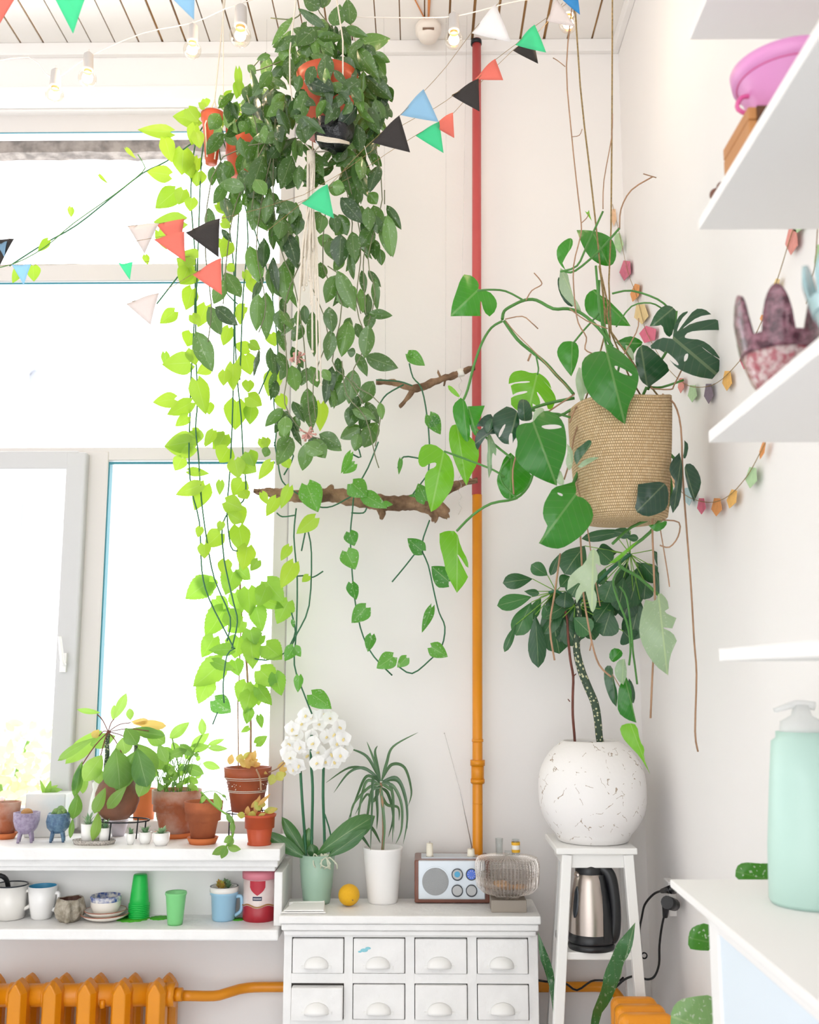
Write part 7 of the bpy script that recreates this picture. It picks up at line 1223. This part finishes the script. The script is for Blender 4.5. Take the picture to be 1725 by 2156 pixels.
# ================================================================ pastel paper garland on the right wall
PC = {'peach': '#f2c9a3', 'green': '#b9d9a9', 'pink': '#d9788f', 'orange': '#eda25f', 'yellow': '#f0d59a', 'rose': '#e6738f', 'mauve': '#8f8090', 'salmon': '#e69a8f', 'blue': '#b7d6dc', 'gold': '#f2bd6a'}
for k, v in PC.items(): mat('paper_' + k, v, .8, bump=.2, bscale=300, var=.12, vscale=60)
def wallpt(x, y, off=.012):
    p = PX(x, y, WX - off)
    return p if p.y < YB - off else P(x, y, YB - off)
def garland(label, string, tags_, offs=.014):
    t = thing('paper_garland', label, 'garland', wallpt(*string[0], offs)); m = MB(); m.tube([wallpt(x, y, offs) for x, y in string], .0009, 5, 3); m.build('string', MATS['twine'], t)
    for (x, y, w, h, col_, ang) in tags_:
        a = radians(ang); m = MB(); q = [];
        for (u, v) in ((-.28, -.5), (.28, -.5), (.5, .12), (0, .5), (-.5, .12)): q.append(wallpt(x + (u * w * cos(a) - v * h * sin(a)), y + (u * w * sin(a) + v * h * cos(a)), offs - .003))
        f = [m.vert(p) for p in q]; nrm = (q[1] - q[0]).cross(q[3] - q[0]).normalized() * .0012; g = [m.vert(p + nrm) for p in q]; m.face(f, None, False); m.face(g[::-1], None, False)
        for i in range(5): j = (i + 1) % 5; m.face((f[i], g[i], g[j], f[j]), None, False)
        m.build('paper_tag', MATS['paper_' + col_], t)
garland('upper garland of pastel kite-shaped paper tags strung down the corner and across the right wall', [(1290, 430), (1302, 480), (1322, 570), (1340, 620), (1352, 665), (1362, 700), (1395, 760), (1425, 795), (1450, 812), (1480, 815), (1510, 806), (1540, 780), (1572, 740), (1608, 668), (1640, 580), (1668, 490), (1690, 440)],
        [(1293, 458, 12, 36, 'peach', 0), (1303, 512, 20, 42, 'green', -8), (1317, 570, 24, 42, 'pink', 8), (1337, 617, 18, 38, 'orange', 15), (1350, 662, 30, 42, 'yellow', -5), (1366, 705, 38, 34, 'rose', -50), (1434, 812, 13, 32, 'salmon', 3), (1458, 829, 19, 36, 'green', 2), (1492, 829, 19, 42, 'mauve', 0), (1531, 802, 20, 42, 'gold', 2), (1571, 755, 26, 46, 'rose', 12), (1605, 670, 9, 14, 'orange', 10), (1630, 612, 14, 52, 'yellow', 18), (1667, 508, 26, 58, 'salmon', 4), (1678, 480, 20, 20, 'green', 0)])
garland('lower garland of pastel paper tags sagging across the right wall below the basket', [(1365, 910), (1385, 960), (1410, 1005), (1440, 1040), (1470, 1054), (1505, 1057), (1540, 1040), (1575, 1000), (1600, 955), (1614, 928)],
        [(1371, 935, 22, 34, 'pink', -15), (1417, 1012, 20, 40, 'peach', -25), (1448, 1046, 20, 38, 'blue', -10), (1477, 1066, 18, 34, 'rose', 0), (1509, 1068, 22, 38, 'orange', 3), (1541, 1051, 20, 40, 'gold', 15), (1582, 1006, 24, 44, 'green', 8), (1605, 948, 10, 38, 'orange', 14)], .018)
garland('piece of garland at the right edge with green and orange tags behind the blue vase', [(1722, 480), (1716, 560), (1705, 600), (1698, 640)], [(1722, 545, 14, 60, 'green', 4), (1702, 615, 16, 42, 'orange', 3)])
# ================================================================ bunting across the room
FC = {'coral': '#ea7767', 'black': '#35302e', 'beige': '#e3d6d0', 'white': '#f4efec'}
for k, v in FC.items(): mat('felt_' + k, v, .85, bump=.15, bscale=400)
def sheer(name, col):
    m = bpy.data.materials.new(name); m.use_nodes = True; n = m.node_tree; n.nodes.remove(n.nodes['Principled BSDF']); l = n.links.new
    t_ = n.nodes.new('ShaderNodeBsdfTransparent'); t_.inputs[0].default_value = rgb(col); d = n.nodes.new('ShaderNodeBsdfDiffuse'); d.inputs[0].default_value = rgb(col); tr = n.nodes.new('ShaderNodeBsdfTranslucent'); tr.inputs[0].default_value = rgb(col)
    a = n.nodes.new('ShaderNodeMixShader'); a.inputs[0].default_value = .4; b = n.nodes.new('ShaderNodeMixShader'); b.inputs[0].default_value = .55; l(d.outputs[0], a.inputs[1]); l(tr.outputs[0], a.inputs[2]); l(t_.outputs[0], b.inputs[1]); l(a.outputs[0], b.inputs[2]); l(b.outputs[0], n.nodes['Material Output'].inputs['Surface']); MATS[name] = m
sheer('felt_green', '#7ff0c4'); sheer('felt_blue', '#bfe2f8'); sheer('felt_deepblue', '#6fbcec')
def bunting(label, string, flags, Y, r=.00065, mt='twine'):
    """string: picture points with depth; flags: two top corners, tip, colour"""
    def dep(x):
        for (x0, _, y0), (x1, _, y1) in zip(string[:-1], string[1:]):
            if min(x0, x1) <= x <= max(x0, x1): return y0 + (y1 - y0) * (x - x0) / (x1 - x0 + 1e-9)
        return string[0][2] if abs(x - string[0][0]) < abs(x - string[-1][0]) else string[-1][2]
    t = thing('bunting', label, 'bunting', P(string[0][0], string[0][1], string[0][2])); m = MB(); m.tube([P(*p) for p in string], r, 5, 2); m.build('string', MATS[mt], t)
    for (a, b, c_, col_) in flags:
        m = MB(); A = P(a[0], a[1], dep(a[0]) - .001); B = P(b[0], b[1], dep(b[0]) - .001); Cc = P(c_[0], c_[1], (dep(a[0]) + dep(b[0])) / 2 - random.uniform(-.015, .02)); n = 6; nr = (B - A).cross(Cc - A).normalized(); rows = []
        for i in range(n + 1):
            u = i / n; row = []
            for j in range(n - i + 1): v = j / n; p = A * (1 - u - v) + B * v + Cc * u; row.append(m.vert(p + nr * .004 * sin(pi * (v + u * .5) * 1.6)))
            rows.append(row)
        for i in range(n):
            for j in range(n - i):
                m.face((rows[i][j], rows[i][j + 1], rows[i + 1][j]))
                if j < n - i - 1: m.face((rows[i][j + 1], rows[i + 1][j + 1], rows[i + 1][j]))
        m.build('pennant', MATS['felt_' + col_], t, solid=.0008)
bunting('long bunting from the white pennant at the red pipe to a lone beige window pennant', [(1085, -30, 2.2), (1045, 12, 2.2), (995, 66, 2.2), (940, 140, 2.2), (893, 192, 2.2), (845, 240, 2.2), (785, 296, 2.2), (740, 340, 2.2), (692, 392, 2.2), (637, 426, 2.2), (560, 488, 2.2), (467, 546, 2.2), (405, 577, 2.2), (336, 618, 2.2), (264, 638, 2.2), (160, 672, 2.2), (50, 693, 2.2), (-60, 700, 2.2)],
        [((1043, 8), (994, 68), (1076, 90), 'white'), ((892, 188), (843, 240), (924, 258), 'blue'), ((841, 243), (784, 298), (864, 322), 'black'), ((690, 388), (634, 426), (704, 461), 'green'), ((466, 543), (405, 577), (468, 622), 'coral'), ((335, 617), (264, 638), (318, 686), 'beige')], 2.2)
bunting('bunting with a black pennant on the red pipe, ending in coral at the window', [(1240, -40, 2.4), (1190, 10, 2.38), (1128, 54, 2.36), (1088, 92, 2.35), (1043, 126, 2.35), (1000, 172, 2.35), (952, 200, 2.35), (955, 201, 2.35), (915, 228, 2.35), (850, 262, 2.35), (780, 320, 2.35), (640, 410, 2.4), (460, 462, 2.4), (392, 488, 2.4), (328, 500, 2.4), (228, 518, 2.4)],
        [((1126, 52), (1086, 92), (1150, 112), 'green'), ((1043, 124), (1000, 164), (1060, 170), 'coral'), ((1008, 166), (951, 199), (1010, 236), 'black'), ((463, 460), (390, 488), (461, 543), 'black'), ((388, 488), (323, 503), (391, 552), 'coral')], 2.35)
bunting('bunting with small black, coral and pale green pennants just right of the dark plant', [(1215, -40, 2.5), (1190, 0, 2.5), (1150, 50, 2.5), (1122, 76, 2.5), (1082, 104, 2.5), (1010, 176, 2.5), (955, 238, 2.5), (914, 262, 2.5), (874, 286, 2.5), (812, 325, 2.5), (740, 372, 2.5), (600, 440, 2.6), (520, 455, 2.6), (388, 462, 2.6), (328, 472, 2.6), (270, 476, 2.6), (180, 500, 2.6)],
        [((1121, 74), (1081, 105), (1133, 135), 'black'), ((954, 237), (912, 262), (957, 292), 'coral'), ((925, 256), (875, 284), (934, 323), 'green'), ((388, 461), (328, 472), (380, 530), 'coral'), ((335, 470), (268, 475), (305, 535), 'beige')], 2.5)
bunting('bunting near the ceiling at upper left with large coral, green and blue pennants', [(-60, 20, 1.9), (0, -6, 1.9), (60, -14, 1.9), (115, -16, 1.9), (185, -14, 1.9), (300, -20, 1.9), (430, -24, 1.9), (560, -30, 1.9)],
        [((-45, 0), (48, -24), (-8, 60), 'coral'), ((108, -18), (188, -20), (153, 69), 'green'), ((345, -22), (412, -24), (408, 40), 'blue')], 1.9)
bunting('bunting in front of the left window edge with dark grey, blue and mint pennants', [(-60, 520, 2.3), (0, 503, 2.3), (30, 504, 2.3), (70, 556, 2.4)][:3] + [(60, 510, 2.3)], [((-20, 503), (31, 504), (-2, 560), 'black'), ((-8, 512), (16, 510), (8, 540), 'blue')], 2.3)
bunting('short bunting piece with light blue and mint pennants across the window transom', [(-40, 560, 2.6), (0, 560, 2.6), (22, 557, 2.6), (68, 558, 2.6), (160, 556, 2.6), (252, 554, 2.6), (282, 554, 2.6), (400, 540, 2.6)], [((24, 556), (67, 558), (49, 599), 'blue'), ((250, 554), (280, 554), (273, 588), 'green')], 2.6)
bunting('bit of bunting with blue and cream pennants beside the hanging bulb at the top right', [(1150, 42, 2.3), (1175, 0, 2.3), (1190, -30, 2.3), (1230, -30, 2.3)], [((1175, -10), (1215, -16), (1222, 30), 'deepblue'), ((1172, -2), (1152, 42), (1212, 58), 'beige')], 2.3)
# ================================================================ string lights
mat('cable_white', '#f0e6de', .6); mat('socket_white', '#c9c3bf', .5); mat('filament', (1, .62, .25, 1), emit=25); glassmat('bulb_glass', (1, .97, .92, 1), rough=.02, tint=.08); mat('brass', '#c98a4a', .3, metal=.9)
t = thing('string_lights', 'string of lit clear light bulbs in white sockets hung below the ceiling', 'string lights', P(900, 40, 2.5))
m = MB(); m.tube([P(x, y, 2.5) for x, y in ((-60, 140), (60, 120), (112, 165), (184, 120), (300, 70), (405, 48), (470, 20), (505, 8), (560, -10))], .0016, 6, 3); m.tube([P(x, y, 2.5) for x, y in ((700, 30), (765, 36), (900, 37), (955, 34), (1000, 25), (1100, 0), (1197, -6), (1260, -30))], .0016, 6, 3); m.build('cable', MATS['cable_white'], t)
for (x, y) in ((115, 200), (184, 165), (405, 105), (506, 76), (956, 84), (1197, 50)):
    k = 1.1 if x == 506 else (.95 if x > 900 else .9); yb_ = 2.5; s = mpp(x, y, yb_) * k; ce = P(x, y, yb_); so = MB(); so.lathe(ce + Vector((0, 0, 20 * s)), [(12 * s, 0), (12.5 * s, 3 * s), (11 * s, 40 * s), (5 * s, 46 * s), (.0001, 47 * s)], 20, True); so_ = so.build('lamp_socket', MATS['socket_white'], t)
    m = MB(); m.tube([ce + Vector((0, 0, 66 * s)), ce + Vector((0, 0, 74 * s))], .0016, 6, 1); m.build('lead', MATS['cable_white'], so_)
    m = MB(); rr = 21; m.lathe(ce, [(.0001, -rr * s)] + [(rr * s * sin(a), -rr * s * cos(a)) for a in [pi * i / 16 for i in range(1, 13)]] + [(10 * s, 20 * s)], 28, False); bu = m.build('bulb', MATS['bulb_glass'], t)
    m = MB(); m.lathe(ce + Vector((0, 0, 14 * s)), [(9 * s, 0), (9 * s, 8 * s)], 16, True, True); m.build('bulb_cap', MATS['brass'], bu)
    m = MB(); m.tube([ce + Vector((cos(a) * 4 * s, sin(a) * 4 * s, (6 if i % 2 else -8) * s)) for i, a in enumerate([2 * pi * i / 8 for i in range(9)])], .0009, 5, 1); fo = m.build('filament', MATS['filament'], bu)
    l = bpy.data.lights.new('bulb_light', 'POINT'); l.energy = 1.1; l.color = (1, .78, .55); l.shadow_soft_size = .02; lo = bpy.data.objects.new('bulb_light', l); COL.objects.link(lo); lo.location = ce - Vector((0, 0, 2 * s)); lo.parent = t; lo.matrix_parent_inverse = t.matrix_basis.inverted()
# smoke detector
YD = 3.05; q = PZ(902, 52, CZ); s = mpp(902, 78, q.y); t = thing('smoke_detector', 'round cream smoke detector on the ceiling with brown wires', 'smoke detector', q)
mat('cream_plastic', '#f0e6dc', .4)
m = MB(); m.lathe(q, [(.0001, -36 * s), (18 * s, -35 * s), (22 * s, -26 * s), (23 * s, -22 * s), (27 * s, -20 * s), (27 * s, -4 * s), (24 * s, 0)], 40, False); m.build('housing', MATS['cream_plastic'], t)
m = MB(); m.box(q.x - 12 * s, q.y - 24.5 * s, CZ - 26 * s, q.x + 12 * s, q.y - 20 * s, CZ - 23 * s); m.build('vent_slot', MATS['twig'], t)
m = MB(); mat('copper_wire', '#d98a4a', .5)
for (dx, dy) in ((-.16, -.5), (0, -.6), (.01, -.55), (.02, -.6)): m.tube([q + Vector((0, 0, -.004)), q + Vector((dx * .5, dy * .5, -.006)), q + Vector((dx, dy, -.004))], .0025, 6, 2)
m.build('wires', MATS['copper_wire'], t)
